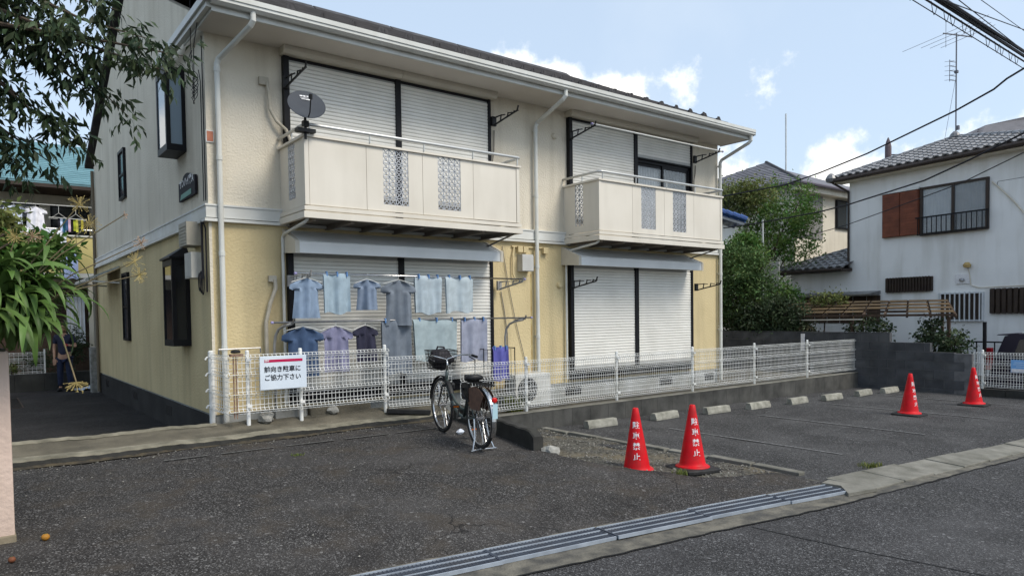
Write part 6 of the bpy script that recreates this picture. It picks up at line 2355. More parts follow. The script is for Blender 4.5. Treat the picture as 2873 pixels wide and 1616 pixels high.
gl = [(-3.32, .90), (-3.52, 1.50), (-3.75, 1.555), (-5.05, 1.54), (-5.75, .87)]
n = len(gl)
for (x, ins) in ((XL, .02), (XR, -.02)):
    pass
cage = []
for s in (0, 1):
    for y, z in gl:
        ins = .03 + .10 * (z - .9) / .65
        cage.append(((XL + ins) if s == 0 else (XR - ins), y, z - .53))
mb.add(cage, [tuple(range(n)), tuple(reversed(range(n, 2 * n)))] + [(i, i + n, (i + 1) % n + n, (i + 1) % n) for i in range(n)])
cab = obj('cabin', mb, M_CAR, car, bev=.015)
def side_glass(pts):
    m_ = MB()
    q = []
    for y, z in pts:
        ins = .03 + .10 * (z - .9) / .65 - .004
        q.append((XL + ins, y, z - .53))
    m_.prism(q, (-.003, 0, 0))
    obj('side_window', m_, M_GLASSL, car)
side_glass([(-3.70, .96), (-3.82, 1.42), (-4.30, 1.47), (-4.30, .96)])
side_glass([(-4.36, .96), (-4.36, 1.47), (-4.98, 1.46), (-5.50, .96)])
obj('rear_window', MB().prism([(XL + .16, -3.335, .46), (XR - .16, -3.335, .46), (XR - .22, -3.49, .90), (XL + .22, -3.49, .90)], (0, .012, .004)), M_GLASSL, car)
obj('spoiler', MB().prism([(XL + .13, -3.36, .985), (XL + .13, -3.40, 1.01), (XL + .13, -3.80, 1.035), (XL + .13, -3.80, .99)], (XR - XL - .26, 0, 0)), M_CAR, car)
for x0 in (XL - .005, XR - .115):
    tl = obj('tail_lamp', MB().box(x0, -3.31, .30, x0 + .12, -3.20, .70), mat('tail_lamp_red', (0.22, 0.008, 0.014), .25), car, bev=.01)
    obj('indicator', MB().box(x0 - .003, -3.30, .20, x0 + .123, -3.195, .297), mat('indicator_pink', (0.55, 0.28, 0.24), .2), tl)
obj('bumper', MB().box(XL + .01, -3.26, -.33, XR - .01, -3.14, -.02), M_CAR, car, bev=.03)
obj('roof_rail', MB().tube([(XL + .16, -3.85, 1.045), (XL + .16, -4.9, 1.04)], .014, 8), M_ALU, car)
for x0, y in ((XL - .01, -3.95), (XR - .16, -3.95), (XL - .01, -6.0), (XR - .16, -6.0)):
    m_ = ring(.235, .055, 28, 8, (0, 0, 0))
    m_.v = [(x0 + .085 + v[0] * 1.4, y + v[1], -.53 + .29 + v[2]) for v in m_.v]
    wh = obj('wheel', m_, M_RUB, car, smooth=True)
    h_ = MB().lathe([(.02, 0), (.18, .01), (.19, -.03)], 20)
    h_.xf(Matrix.Translation((x0 + .03, y, -.24)) @ Matrix.Rotation(R(-90), 4, 'Y'))
    obj('hub', h_, M_STEEL, wh)

# railing between yard and house
rl = thing('yard_railing', 'thin dark metal railing in front of the white house behind the car', 'railing', (17.9, -3, -.4))
mb = MB()
for z in (.76, -.2):
    mb.bar((17.9, -1.35, z), (17.9, -6.5, z), .035)
obj('rail', mb, M_BLACK, rl)
for k in range(26):
    y = -1.4 - k * .2
    obj('baluster', MB().box(17.888, y - .012, -.2, 17.912, y + .012, .76), M_BLACK, rl)
o = obj('dark_post', MB().tube([(17.6, -2.68, -.5), (17.6, -2.68, 1.27)], .045, 8), M_BLACK)
tag(o, 'dark slim post standing before the white house by the parked car', 'post')

# ------------------------------------------------------------------ lean-to shelter with amber sheets and a vine
sh = thing('cycle_shelter', 'low shelter with dark frame and amber translucent roof sheets behind the block wall', 'shelter', (16, 0, -.4))
M_AMB = mat('amber_sheet', (0.24, 0.165, 0.085), .5, (0.15, 0.105, 0.06), ns=3, transl=.45)
yA, yB = 1.75, -2.95
def sp_(u, v):          # u across (front to back), v along
    return Vector((lerp(15.1, 17.3, u), lerp(yA + .6 * u, yB + 1.0 * u, v), lerp(1.47, 1.82, u) + .02 * math.sin(v * 3)))
NV, NU = 9, 4
for i in range(NV):
    for j in range(NU):
        if (i, j) in ((6, 0), (5, 0), (2, 3)):
            continue
        a, b, c, d = sp_(j / NU, i / NV), sp_(j / NU, (i + 1) / NV), sp_((j + 1) / NU, (i + 1) / NV), sp_((j + 1) / NU, i / NV)
        a, b, c, d = [p + Vector((0, 0, .03)) for p in (a, b, c, d)]
        q = [a.lerp(b, .04).lerp(d.lerp(c, .04), .30), a.lerp(b, .96).lerp(d.lerp(c, .96), .30), a.lerp(b, .96).lerp(d.lerp(c, .96), .88), a.lerp(b, .04).lerp(d.lerp(c, .04), .88)]
        obj('roof_sheet', MB().prism(q, (0, 0, .006)), M_AMB, sh)
mb = MB()
for j in range(NU + 1):
    mb.bar(sp_(j / NU, 0), sp_(j / NU, 1), .05, .055)
for i in range(NV + 1):
    mb.bar(sp_(0, i / NV) - Vector((0, 0, .04)), sp_(1, i / NV) - Vector((0, 0, .04)), .05, .06)
obj('roof_frame', mb, M_WOODD, sh)
for v in (.02, .5, .97):
    for u in (.03, .96):
        p = sp_(u, v)
        obj('shelter_post', MB().bar((p.x, p.y, -.4), (p.x, p.y, p.z - .05), .06), M_WOODD, sh)
mb = MB()
mb.bar((15.0, 1.6, 1.36), (15.0, -.9, 1.38), .03)
mb.bar((15.0, 1.6, 1.37), (15.0, 1.6, 1.12), .03)
mb.bar((15.0, 1.6, 1.13), (15.0, 1.42, 1.13), .03)
obj('front_rail', mb, M_ALU, sh)
def vine(lb, c, rad, ncl, per, seed, m=M_LEAF_D, base=None, leaf=.09):
    tree('climbing_vine', lb, base or (c[0], c[1], -.4), (c[0], c[1], c[2] - .1), c, rad, ncl, per, .09, leaf, .6, m, seed, .03, cat='vine')
vine('dark vine hanging round the right post of the amber shelter', (15.3, -2.35, .95), (.32, .42, .50), 50, 22, 81)
vine('dark shrub hanging under the middle of the amber shelter', (15.4, -.9, 1.12), (.30, .70, .26), 45, 20, 82)
vine('reddish withered bush at the left end of the amber shelter', (15.2, .75, 1.0), (.30, .42, .40), 40, 20, 83, mat('withered_leaf', (0.10, 0.075, 0.04), .7, (0.07, 0.065, 0.035), ns=3, island=.3, transl=.2))
vine('yellow green vine sprays on top of the amber shelter', (16.6, .9, 1.95), (.35, .7, .14), 30, 16, 84, M_LEAF_Y)
vine('dark low bush against the block wall at the right end of the shelter', (15.1, -2.9, .80), (.28, .35, .35), 36, 20, 85)
b2 = make_bike('black bicycle parked under the right end of the amber shelter', M_BLACKP, full=False)
b2.location = (15.9, -1.5, -.05)
b2.rotation_euler = (0, 0, R(172))
tag(obj('shed_base', MB().box(15.4, -3.2, -.6, 17.4, 2.2, -.055), M_DCONC), 'low concrete base slab under the amber shelter', 'slab')

# ------------------------------------------------------------------ tiled slopes
def tile_mesh(w, l, nm='tile', m=M_TILE):
    mb = MB()
    n = 6
    vs_ = []
    for j, (yy, dz) in enumerate(((0, .028), (l * 1.12, .0))):
        for i in range(n + 1):
            f = i / n
            vs_.append(((f - .5) * w * 1.02, yy, dz + .030 * math.sin(f * 2 * math.pi) + .012 * math.cos(f * 4 * math.pi)))
    for i in range(n + 1):
        f = i / n
        vs_.append(((f - .5) * w * 1.02, 0, dz - .012 + .030 * math.sin(f * 2 * math.pi)))
    fs_ = [(i, i + 1, n + 2 + i, n + 1 + i) for i in range(n)] + [(2 * n + 2 + i, 2 * n + 3 + i, i + 1, i) for i in range(n)]
    mb.add(vs_, fs_)
    me = mb.mesh(nm)
    me.materials.append(m)
    return me
def tiled(parent, A, Bv, apexes, w, l, me):
    """local: eave from A to B, polygon A,B,*apexes; tiles laid in the polygon"""
    A, Bv = Vector(A), Vector(Bv)
    ap = [Vector(a) for a in apexes]
    ux = (Bv - A).normalized()
    nrm_ = (Bv - A).cross(ap[0] - A).normalized()
    if nrm_.z < 0:
        nrm_ = -nrm_
    uy = nrm_.cross(ux)
    poly = [(0, 0), ((Bv - A).length, 0)] + [((p - A).dot(ux), (p - A).dot(uy)) for p in ap]
    def inside(x, y):
        c = False
        for (x1, y1), (x2, y2) in zip(poly, poly[1:] + poly[:1]):
            if (y1 > y) != (y2 > y) and x < (x2 - x1) * (y - y1) / (y2 - y1) + x1:
                c = not c
        return c
    rotm = Matrix((ux, uy, nrm_)).transposed().to_4x4()
    H_ = max(p[1] for p in poly)
    cnt = 0
    X0, X1 = min(p[0] for p in poly), max(p[0] for p in poly)
    for r in range(int(H_ / l)):
        for k in range(int((X1 - X0) / w) + 1):
            x, y = X0 + (k + .5) * w, r * l
            if not inside(x, y + l * .5):
                continue
            o = bpy.data.objects.new(me.name.split('.')[0], me)
            link(o, parent, world=False)
            o.matrix_local = Matrix.Translation(A + ux * x + uy * y + nrm_ * .02) @ rotm
            cnt += 1
    return cnt
def ridge(parent, p, q, r=.10, m=M_TILE, bulb=True, nm='ridge_tile'):
    p, q = Vector(p), Vector(q)
    n = max(2, int((q - p).length / .28))
    d = (q - p) / n
    for k in range(n):
        mb = MB()
        a, b = p + d * k, p + d * (k + .97)
        mb.tube([a, b], [r, r * .88], 8)
        obj(nm, mb, m, parent, world=False)
    if bulb:
        mb = MB()
        mb.lathe([(.0, -.14), (.13, -.10), (.17, 0), (.12, .10), (.05, .17), (0, .18)], 10, tuple(p - d * .2))
        obj('ridge_end', mb, m, parent, world=False)

# ------------------------------------------------------------------ white house
RZ1 = math.atan2(-.988, -.156)
h1 = thing('white_house', 'white rendered two storey house with grey pantile hip roof and brown wooden shutters', 'house', (19.8, 1.84, -.4), RZ1)
H1 = lambda n, mb, m, par=None, **k: obj(n, mb, m, par or h1, world=False, **k)
def zz(z):
    return z + .4
mb = MB()
mb.box(0, 0, -.2, 6.6, 7.0, zz(5.62))
H1('wall', mb, M_WHITEWALL)
H1('wing_wall', MB().box(-2.24, .0, -.2, -.002, 4.2, zz(2.95)), M_WHITEWALL)
ea, eb, ap1, ap2 = (-.30, -.40, zz(5.80)), (6.3, -.40, zz(5.80)), (2.15, 2.0, zz(6.80)), (3.0, 2.0, zz(6.80))
mb = MB()
mb.add([ea, eb, ap1, (-.30, 7.4, zz(5.80)), (6.3, 7.4, zz(5.80)), (2.15, 4.6, zz(6.80))], [(0, 1, 2), (0, 2, 5, 3), (1, 4, 5, 2), (3, 5, 4), (0, 3, 4, 1)])
rf = H1('roof', mb, M_TILEM)
nt_ = tiled(rf, ea, eb, [ap1], .265, .225, tile_mesh(.265, .225))
ridge(rf, ea, ap1, .085)
ridge(rf, eb, ap1, .085, bulb=False)
ridge(rf, ap1, (2.15, 4.6, zz(6.80)), .11)
H1('soffit', MB().box(-.26, -.36, zz(5.62), 6.3, 0, zz(5.66)), M_CREAM)
mb = MB()
mb.box(-.32, -.42, zz(5.66), 6.3, -.36, zz(5.80))
mb.tube([(-.34, -.46, zz(5.70)), (6.4, -.46, zz(5.72))], .055, 8)
H1('gutter', mb, M_DBROWN)
mb = MB()
mb.tube([(-.30, -.44, zz(5.66)), (-.10, -.16, zz(5.45)), (.0, -.05, zz(5.35)), (.0, -.05, zz(2.95))], .035, 8)
H1('downpipe', mb, M_DBROWN)
# brown wooden shutter leaves with boards
for a in (1.17, 1.73):
    mb = MB()
    mb.box(a, -.10, zz(3.77), a + .55, -.02, zz(5.06))
    s_ = H1('wooden_shutter', mb, M_BROWN)
    for k in range(16):
        H1('board', MB().box(a + .015, -.118, zz(3.79) + k * .079, a + .535, -.1005, zz(3.862) + k * .079), M_BROWN, s_)
H1('shutter_rail', MB().box(1.12, -.13, zz(5.07), 2.30, -.0, zz(5.13)), M_ALU)
# upper window
mb = MB()
x0, x1, z0, z1 = 2.30, 4.14, zz(3.72), zz(5.10)
mb.box(x0, -.07, z0, x1, 0, z0 + .07)
mb.box(x0, -.07, z1 - .06, x1, 0, z1)
for x in (x0, (x0 + x1) / 2 - .035, x1 - .07):
    mb.box(x, -.07, z0 + .07, x + .07, 0, z1 - .06)
w = H1('window', mb, M_DBROWN)
H1('pane', MB().box(x0 + .07, -.030, z0 + .07, (x0 + x1) / 2 - .035, -.026, z1 - .06), MATS['window_pane'], w)
H1('pane', MB().box((x0 + x1) / 2 + .035, -.030, z0 + .07, x1 - .07, -.026, z1 - .06), MATS['window_pane'], w)
mb = MB()
mb.grid(lambda u, v: (lerp(x0 + .08, (x0 + x1) / 2 - .04, u), -.012 + .008 * math.sin(u * 46), lerp(z0 + .07, z1 - .06, v)), 60, 1)
H1('curtain', mb, M_CURT, w, smooth=True)
mb = MB()
mb.grid(lambda u, v: (lerp((x0 + x1) / 2 + .04, x1 - .08, u), -.012 + .008 * math.sin(u * 40), lerp(z0 + .07, z1 - .06, v)), 60, 1)
H1('curtain', mb, M_CURTG, w, smooth=True)
rl_ = H1('window_rail', MB().bar((2.26, -.20, zz(4.22)), (4.22, -.20, zz(4.22)), .04), M_BLACK)
H1('bottom_rail', MB().bar((2.30, -.20, zz(3.74)), (4.20, -.20, zz(3.74)), .03), M_BLACK, rl_)
for k in range(15):
    H1('baluster', MB().box(2.31 + k * .134, -.21, zz(3.74), 2.327 + k * .134, -.19, zz(4.22)), M_BLACK, rl_)
# lower windows with bars
def barred(x0, x1, z0, z1, nb, mbar, wall_m, lb=None, wd=.03):
    mb = MB()
    for a, b, c, d in ((x0, z0, x1, z0 + .04), (x0, z1 - .04, x1, z1), (x0, z0 + .04, x0 + .04, z1 - .04), (x1 - .04, z0 + .04, x1, z1 - .04)):
        mb.box(a, -.06, b, c, 0, d)
    w = H1('barred_window', mb, mbar, label=lb)
    H1('pane', MB().box(x0 + .04, -.012, z0 + .04, x1 - .04, -.006, z1 - .04), wall_m, w)
    for k in range(nb):
        x = lerp(x0 + .08, x1 - .08, k / (nb - 1))
        H1('bar', MB().box(x - wd / 2, -.095, z0 - .01, x + wd / 2, -.065, z1 + .01), mbar, w)
barred(1.25, 2.66, zz(2.13), zz(2.55), 15, M_DBROWN, M_WOODD, wd=.045)
barred(2.83, 4.03, zz(1.27), zz(2.06), 9, M_CURT, M_DBROWN, wd=.025)
barred(4.19, 5.9, zz(1.48), zz(2.12), 12, M_DBROWN, M_WOODD, wd=.09)
vp = H1('vent_plate', MB().box(3.28, -.03, zz(2.29), 3.66, 0, zz(2.55)), M_WHITEP)
H1('vent_hood', MB().lathe([(.0, 0), (.07, .0), (.06, .05), (.0, .07)], 12, (3.47, -.05, zz(2.38))), M_STEEL, vp)
mb = MB()
mb.lathe([(.0, -.06), (.08, -.05), (.10, .02), (.05, .09), (0, .09)], 12, (3.62, -.08, zz(2.78)))
H1('wall_lamp', mb, mat('amber_lamp', (0.45, 0.32, 0.13), .5))
mb = MB()
mb.tube([(3.63, -.03, zz(2.70)), (3.67, -.03, zz(2.5)), (3.70, -.03, zz(2.25)), (3.9, -.03, zz(2.17)), (6.0, -.03, zz(2.19))], .012, 6)
mb.tube([(4.22, -.04, zz(4.95)), (4.45, -.04, zz(4.70)), (4.75, -.04, zz(4.35)), (5.0, -.04, zz(4.0)), (5.1, -.04, zz(3.4))], .020, 6)
H1('wall_conduit', mb, M_CREAM)
mb = MB()
mb.prism([(-2.3, -.002, zz(2.10)), (-2.3, -.55, zz(2.06)), (-2.3, -.55, zz(2.10)), (-2.3, -.002, zz(2.20))], (3.36, 0, 0))
H1('lower_eave', mb, M_STEEL)
mb = MB()
for k in range(7):
    mb.box(-2.2 + k * .47, -.02, zz(1.2), -1.76 + k * .47, -.002, zz(2.05))
H1('lower_boarding', mb, M_WOODD)
# wing roof
wa, wb_, wc = (-2.75, -.45, zz(2.98)), (.12, -.45, zz(2.96)), (0.12, 2.3, zz(4.05))
mb = MB()
mb.add([wa, wb_, wc, (-2.75, 4.4, zz(2.98)), (.12, 4.4, zz(2.98))], [(0, 1, 2), (0, 2, 3), (3, 2, 4), (0, 3, 4, 1)])
wr = H1('wing_roof', mb, M_TILEM)
tiled(wr, wa, wb_, [wc], .29, .26, tile_mesh(.29, .26, 'tile'))
ridge(wr, wa, wc, .08)
mb = MB()
mb.tube([(-2.8, -.52, zz(2.92)), (.1, -.52, zz(2.90))], .05, 8)
mb.box(-2.7, -.46, zz(2.85), .1, 0, zz(2.93))
H1('wing_gutter', mb, M_DBROWN)

# grey house behind it on the left
h2 = thing('grey_roofed_house', 'cream house with grey slate hip roof behind the airy tree', 'house', (21.8, 4.69, -.4))
mb = MB()
mb.box(22.3, 5.2, -.6, 29, 12.5, 6.35)
obj('wall', mb, M_CREAM, h2)
c = [(21.8, 4.69, 6.40), (29.5, 4.69, 6.40), (29.5, 13, 6.40), (21.8, 13, 6.40)]
ap = [(24.7, 7.9, 7.95), (25.4, 8.3, 7.97)]
mb = MB()
mb.add(c + ap, [(0, 1, 5, 4), (1, 2, 5), (2, 3, 4, 5), (3, 0, 4), (0, 3, 2, 1)])
rf2 = obj('roof', mb, M_ROOF2 if 'M_ROOF2' in globals() else mat('grey_slate', (0.17, 0.165, 0.18), .6, (0.13, 0.127, 0.14), ns=4), h2)
def courses(parent, A, Bv, ap_, n, m, nm='slate'):
    A, Bv = Vector(A), Vector(Bv)
    a1, a2 = Vector(ap_[0]), Vector(ap_[1])
    nrm_ = (Bv - A).cross(a1 - A).normalized()
    if nrm_.z < 0:
        nrm_ = -nrm_
    for k in range(n):
        f0, f1 = k / n, (k + .96) / n
        p, q = A.lerp(a1, f0), Bv.lerp(a2, f0)
        p2, q2 = A.lerp(a1, f1), Bv.lerp(a2, f1)
        L_ = (q - p).length
        cnt = max(1, int(L_ / .46))
        for i in range(cnt):
            g0, g1 = i / cnt, (i + .97) / cnt
            v0, v1, v2, v3 = p.lerp(q, g0), p.lerp(q, g1), p2.lerp(q2, g1), p2.lerp(q2, g0)
            off = nrm_ * .03
            obj(nm, MB().add([v0 + off, v1 + off, v2 + off * .2, v3 + off * .2, v0, v1], [(0, 1, 2, 3), (4, 5, 1, 0)]), m, parent)
M_SLATE = mat('slate_piece', (0.20, 0.195, 0.215), .55, (0.15, 0.147, 0.16), ns=5, rnd=.18)
courses(rf2, c[3], c[0], (ap[0], ap[0]), 14, M_SLATE)
mb = MB()
for a, b in ((c[0], c[1]), (c[0], c[3])):
    mb.tube([Vector(a) + Vector((0, 0, -.05)), Vector(b) + Vector((0, 0, -.05))], .07, 8)
obj('gutter', mb, mat('purple_grey_gutter', (0.14, 0.125, 0.15), .5), h2)
mb = MB()
mb.tube([c[0], ap[0]], .07, 6)
mb.tube([ap[0], ap[1]], .08, 6)
obj('hip_cap', mb, M_ROOF, rf2)
obj('eave_board', MB().box(21.95, 4.85, 6.10, 29.4, 5.19, 6.33), M_CREAM, h2)
w = obj('window', MB().box(25.3, 5.12, 4.9, 26.75, 5.199, 6.05), M_BLACK, h2)
obj('pane', MB().box(25.36, 5.11, 4.96, 26.0, 5.119, 5.99), M_GLASS, w)
obj('pane', MB().box(26.05, 5.11, 4.96, 26.69, 5.119, 5.99), M_GLASSB, w)
obj('recess_panel', MB().box(22.35, 5.17, 4.4, 24.3, 5.199, 6.08), mat('grey_cladding', (0.24, 0.23, 0.22), .8, (0.20, 0.19, 0.18), ns=2), h2)
obj('porch_roof', MB().box(23.5, 4.2, 3.35, 27.2, 5.19, 3.48), M_DBROWN, h2)

# little house with the blue tiled verge
FX, FY = Vector((.61, .792, 0)), Vector((.792, -.611, 0))
h3 = thing('blue_roofed_house', 'small house with a glazed blue tile verge between the apartment building and the tree', 'house', (17.2, 3.4, -.4))
E0 = Vector((17.05, 3.75, 0))
def h3p(l, d, z):
    q = E0 + FY * l + FX * d
    return (q.x, q.y, z)
mb = MB()
mb.prism([h3p(-.25, .25, -.5), h3p(-6, .25, -.5), h3p(-6, .25, 4.25), h3p(-3.1, .25, 5.2), h3p(-.25, .25, 4.25)], FX * 3.6)
obj('wall', mb, M_WHITEWALL, h3)
M_BLUET = mat('blue_tile', (0.020, 0.075, 0.27), .22, (0.012, 0.05, 0.20), ns=8, spec=.7, rnd=.2)
mb = MB()
mb.prism([h3p(0, 0, 4.40), h3p(-3.1, 0, 5.42), h3p(-3.1, 0, 5.50), h3p(0, 0, 4.48)], FX * 4.2)
mb.prism([h3p(-6.2, 0, 4.40), h3p(-6.2, 0, 4.48), h3p(-3.1, 0, 5.50), h3p(-3.1, 0, 5.42)], FX * 4.2)
rf3 = obj('roof', mb, M_BLUET, h3)
for k in range(14):
    f = k / 14
    p = Vector(h3p(-3.1 * f, -.06, lerp(4.46, 5.48, f)))
    q = Vector(h3p(-3.1 * (f + .068), -.06, lerp(4.46, 5.48, f + .068)))
    for r in range(3):
        a, b = p + FX * (.26 * r), q + FX * (.26 * r)
        obj('tile', MB().tube([a + Vector((0, 0, .05)), b + Vector((0, 0, .075))], .085, 7), M_BLUET, rf3)
obj('verge_board', MB().prism([h3p(-.05, -.02, 4.32), h3p(-3.1, -.02, 5.33), h3p(-3.1, -.02, 5.41), h3p(-.05, -.02, 4.39)], FX * .05), M_STEEL, h3)

# slate roof rising behind the white house
h4 = thing('far_house', 'far house with dark slate roof rising behind the white house at the right edge', 'house', (33, 1, -.4))
mb = MB()
mb.prism([(31.2, 3.0, 8.9), (32.1, 2.2, 9.35), (34.4, .2, 9.95), (38, -3.0, 10.3), (38, -3.0, 7.2), (31.2, 3.0, 7.2)], (3.5, 4.5, 0))
rf4 = obj('gable', mb, M_CREAM, h4)
mb = MB()
mb.add([(30.6, 3.5, 8.55), (32.1, 2.2, 9.40), (34.4, .2, 9.98), (38, -3.0, 10.35), (36.4, -4.8, 7.6), (29.2, 1.7, 7.6)], [(0, 5, 4, 3, 2, 1)])
ro4 = obj('roof', mb, mat('far_slate', (0.15, 0.145, 0.155), .6, (0.12, 0.117, 0.125), ns=3), h4)
for k in range(13):
    f = k / 13
    A, Bv = Vector((29.2, 1.7, 7.63)).lerp(Vector((31.9, 2.4, 9.32)), f), Vector((36.4, -4.8, 7.63)).lerp(Vector((38, -3.0, 10.35)), f)
    mb = MB()
    mb.bar(A, Bv, .05, .035)
    obj('slate_course', mb, M_SLATE, ro4)
obj('wall', MB().box(33.5, -3, -.4, 40, 4, 7.5), M_CREAM, h4)

# ------------------------------------------------------------------ trees on the right
G_ = 'garden trees behind the block wall'
tree('conifer_tree', 'dense dark conifer rising behind the block wall beside the apartment building', (15.1, 2.6, -.4), (15.1, 2.6, 2.4), (15.15, 2.75, 2.2), (.85, 1.2, 1.45), 330, 60, .13, .11, .36, M_LEAF_C, 91, .12, G_, .45, droop=.1)
tree('conifer_tree', 'lower dark bush filling the foot of the conifer behind the block wall', (15.0, 1.4, -.4), (15.0, 1.5, .8), (15.0, 1.7, 1.25), (.55, 1.2, .8), 240, 60, .14, .10, .40, M_LEAF_D, 92, .08, G_, .4)
tree('airy_tree', 'airy light green tree spreading in front of the cream house', (19.6, 4.6, -.4), (19.6, 4.6, 3.4), (19.75, 4.25, 4.55), (1.25, 1.75, 1.6), 190, 46, .17, .13, .38, M_LEAF_M, 93, .10, G_, .3, droop=.15)
tree('airy_tree', 'yellow green tree tops above the blue tiled verge', (18.4, 5.4, -.4), (18.4, 5.3, 4.6), (18.5, 5.0, 5.5), (.75, 1.2, .65), 110, 46, .15, .12, .45, M_LEAF_Y, 94, .07, G_, .3)
tree('airy_tree', 'rounded bright green bush under the blue tiled verge', (16.4, 3.4, -.4), (16.4, 3.4, 2.4), (16.3, 3.35, 3.35), (.5, .75, .6), 130, 50, .12, .11, .45, M_LEAF_M, 95, .07, G_, .4)
tree('airy_tree', 'low green shrub between the conifer and the pantiled wing', (18.2, 3.3, -.4), (18.2, 3.3, 1.4), (18.2, 3.5, 1.95), (.5, .9, .5), 110, 46, .15, .12, .45, M_LEAF_M, 96, .07, G_, .4)
for k in range(5):
    pass
o = obj('board_fence', MB().box(18.0, 3.2, 1.9, 18.06, 4.6, 3.2), mat('grey_boards', (0.40, 0.40, 0.38), .8, (0.30, 0.30, 0.28), ns=5))
tag(o, 'pale board fence panel glimpsed among the trees beside the white house', 'fence')
o = obj('white_pole', MB().tube([(17.2, 3.25, -.4), (17.2, 3.25, 4.45)], .03, 8), M_ALU)
tag(o, 'thin pale service pole with a small head in front of the airy tree', 'pole')

# ------------------------------------------------------------------ antennas, pole, wires
an = thing('roof_antenna', 'tall roof antenna with horizontal rods on the white house roof', 'antenna', (23.3, .1, 6.9))
M_ANT = mat('antenna_grey', (0.16, 0.16, 0.18), .5, metal=.3)
obj('mast', MB().tube([(23.3, .1, 6.6), (23.3, .1, 10.55)], .022, 8), M_ANT, an)
bd_ = Vector((.80, -.58, -.12)).normalized()
bo = Vector((23.3, .1, 10.50))
obj('boom', MB().bar(bo - bd_ * .45, bo + bd_ * .5, .03), M_ANT, an)
el = Vector((.62, -.55, .55)).normalized()
for k, s in enumerate((-.42, -.14, .14, .42)):
    c_ = bo + bd_ * s * .9
    e_ = Vector((.52, -.62, .30)).normalized()
    w_ = (1.35, 1.0, .95, .85)[k]
    obj('rod', MB().bar(c_ - e_ * w_, c_ + e_ * w_, .011), M_ANT, an)
obj('rod', MB().bar((23.0, .3, 10.1), (23.0, .3, 10.95), .011), M_ANT, an)
mb = MB()
for z in (9.05, 9.2, 9.35, 9.5, 9.65):
    mb.bar((23.1, .22, z), (23.3, .1, z - .03), .016)
    mb.bar((23.02, .34, z), (23.16, .10, z), .009)
mb.bar((23.1, .22, 9.0), (23.1, .22, 9.7), .016)
mb.box(23.26, .05, 9.28, 23.36, .15, 9.36)
mb.box(23.30, .02, 7.45, 23.40, .12, 7.58)
objs('small_aerial', mb, M_ANT, an)
obj('guy_wire', MB().tube([(23.3, .1, 9.2), (23.1, .4, 6.9)], .006, 4), M_ANT, an)
o = obj('mast_pole', MB().tube([(25.38, 7.4, 7.5), (25.38, 7.4, 10.0)], .035, 8), M_ALU)
tag(o, 'plain thin mast standing on the grey slate hip roof', 'mast')
up_ = thing('utility_pole', 'distant tapered utility pole top rising behind the pantiled roof', 'utility pole', (34, 7.07, 0))
obj('pole_shaft', MB().tube([(34, 7.07, -.4), (34, 7.07, 9.7)], [.19, .15], 10), mat('brown_grey_pole', (0.13, 0.10, 0.11), .8, (0.10, 0.08, 0.085), ns=4), up_)
obj('pole_cap', MB().tube([(34, 7.07, 9.7), (34, 7.07, 9.95), (34, 7.07, 10.15)], [.15, .10, .02], 10), MATS['brown_grey_pole'], up_)
mb = MB()
mb.tube([(34, 7.07, 9.3), (35.5, 5.6, 9.25), (37.5, 3.8, 8.9)], .03, 6)
mb.box(34.6, 6.4, 9.24, 34.8, 6.6, 9.38)
obj('pole_arm', mb, M_WIRE, up_)

def wire(pts, r, lb, sag=.0, name='overhead_cable', loops=False):
    pts = [Vector(p) for p in pts]
    out = []
    for a, b in zip(pts, pts[1:]):
        n = 8
        for k in range(n):
            f = k / n
            out.append(a.lerp(b, f) - Vector((0, 0, sag * 4 * f * (1 - f))))
    out.append(pts[-1])
    mb = MB().tube(out, r, 6)
    if loops:
        for k in range(2, len(out) - 1):
            a, b = out[k - 1], out[k]
            for f in ((0,), (.3,), (.1, .55), (.4,))[k % 4]:
                p, q = a.lerp(b, f), a.lerp(b, f + .38)
                mid = p.lerp(q, .5) - Vector((0, 0, .16))
                mb.tube([p + Vector((0, 0, .03)), p.lerp(mid, .5) - Vector((0, 0, .03)), mid, q.lerp(mid, .5) - Vector((0, 0, .03)), q], .0055, 5)
    o = obj(name, mb, M_WIRE)
    return tag(o, lb, 'cable', 'overhead cables')
wire([(3.39, -5.10, 6.01), (9.69, -4.63, 6.43), (14.94, -4.24, 6.78), (20.19, -3.85, 7.13)], .030, 'lower thick black bundled cable crossing the top right corner')
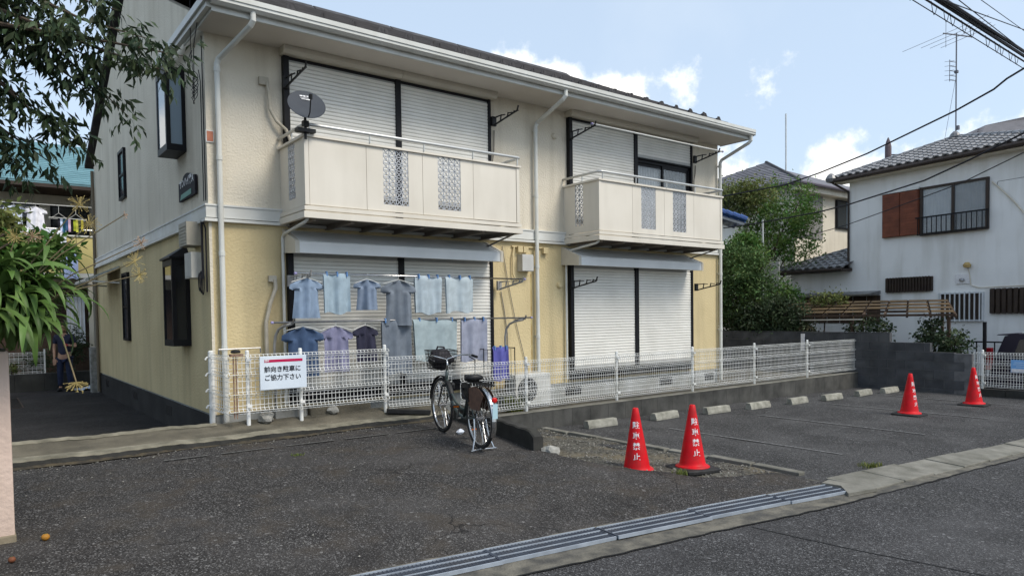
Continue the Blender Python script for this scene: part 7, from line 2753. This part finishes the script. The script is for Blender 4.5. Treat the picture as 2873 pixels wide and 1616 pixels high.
wire([(3.60, -5.26, 5.90), (9.79, -4.70, 6.43), (14.94, -4.24, 6.87), (20.10, -3.77, 7.31)], .030, 'upper thick black bundled cable crossing the top right corner')
wire([(3.13, -4.89, 6.14), (9.57, -4.53, 6.43), (14.94, -4.24, 6.67), (20.30, -3.94, 6.91)], .016, 'looped black cable under the thick bundle at the top right', loops=True)
wire([(2.75, -4.59, 6.34), (9.40, -4.40, 6.43), (14.93, -4.24, 6.52), (20.47, -4.08, 6.60)], .008, 'lowest thin wire beside the bundle at the top right')
wire([(4.01, -5.58, 5.88), (9.97, -4.84, 6.42), (14.94, -4.24, 6.88), (19.91, -3.63, 7.33)], .008, 'thin wire just above the thick bundle at the top right')
wire([(4.34, -5.87, 4.97), (10.13, -4.97, 6.25), (14.96, -4.23, 7.32), (19.79, -3.48, 8.39)], .008, 'flattest thin wire in the top right corner')
wire([(4.58, -6.04, 5.36), (10.24, -5.05, 6.42), (14.96, -4.23, 7.30), (19.68, -3.41, 8.19)], .006, 'faintest thin wire nearest the top right corner')
wire([(12.2, -5.6, 6.05), (13.14, -4.77, 6.02), (13.59, -4.36, 6.03), (13.84, -4.06, 5.95), (14.58, -3.11, 5.88), (15.88, -0.59, 5.60), (16.35, 0.93, 5.42), (16.48, 2.09, 5.27), (16.69, 4.45, 5.29)], .019, 'black cable running from the right edge across the antenna mast to the trees')
wire([(11.3, -6.8, 4.9), (11.90, -5.15, 4.58), (12.25, -4.17, 4.33), (12.69, -3.25, 4.16), (13.51, -1.36, 4.02), (13.91, -0.41, 3.99), (14.46, 1.70, 3.98), (14.62, 2.84, 3.99)], .016, 'black cable sagging across the brown wooden shutters')
wire([(10.3, -6.8, 4.4), (11.30, -5.33, 4.14), (12.15, -4.10, 3.92), (12.79, -2.96, 3.79), (13.49, -1.36, 3.57), (13.80, -0.72, 3.52), (14.42, 0.44, 3.47)], .009, 'thin cable crossing the lower half of the brown wooden shutters')
wire([(13.2, -5.0, 4.04), (14.27, -4.46, 4.20), (17.34, -3.02, 4.66), (19.2, -2.4, 4.86)], .006, 'thin service wire reaching the conduit on the white house')
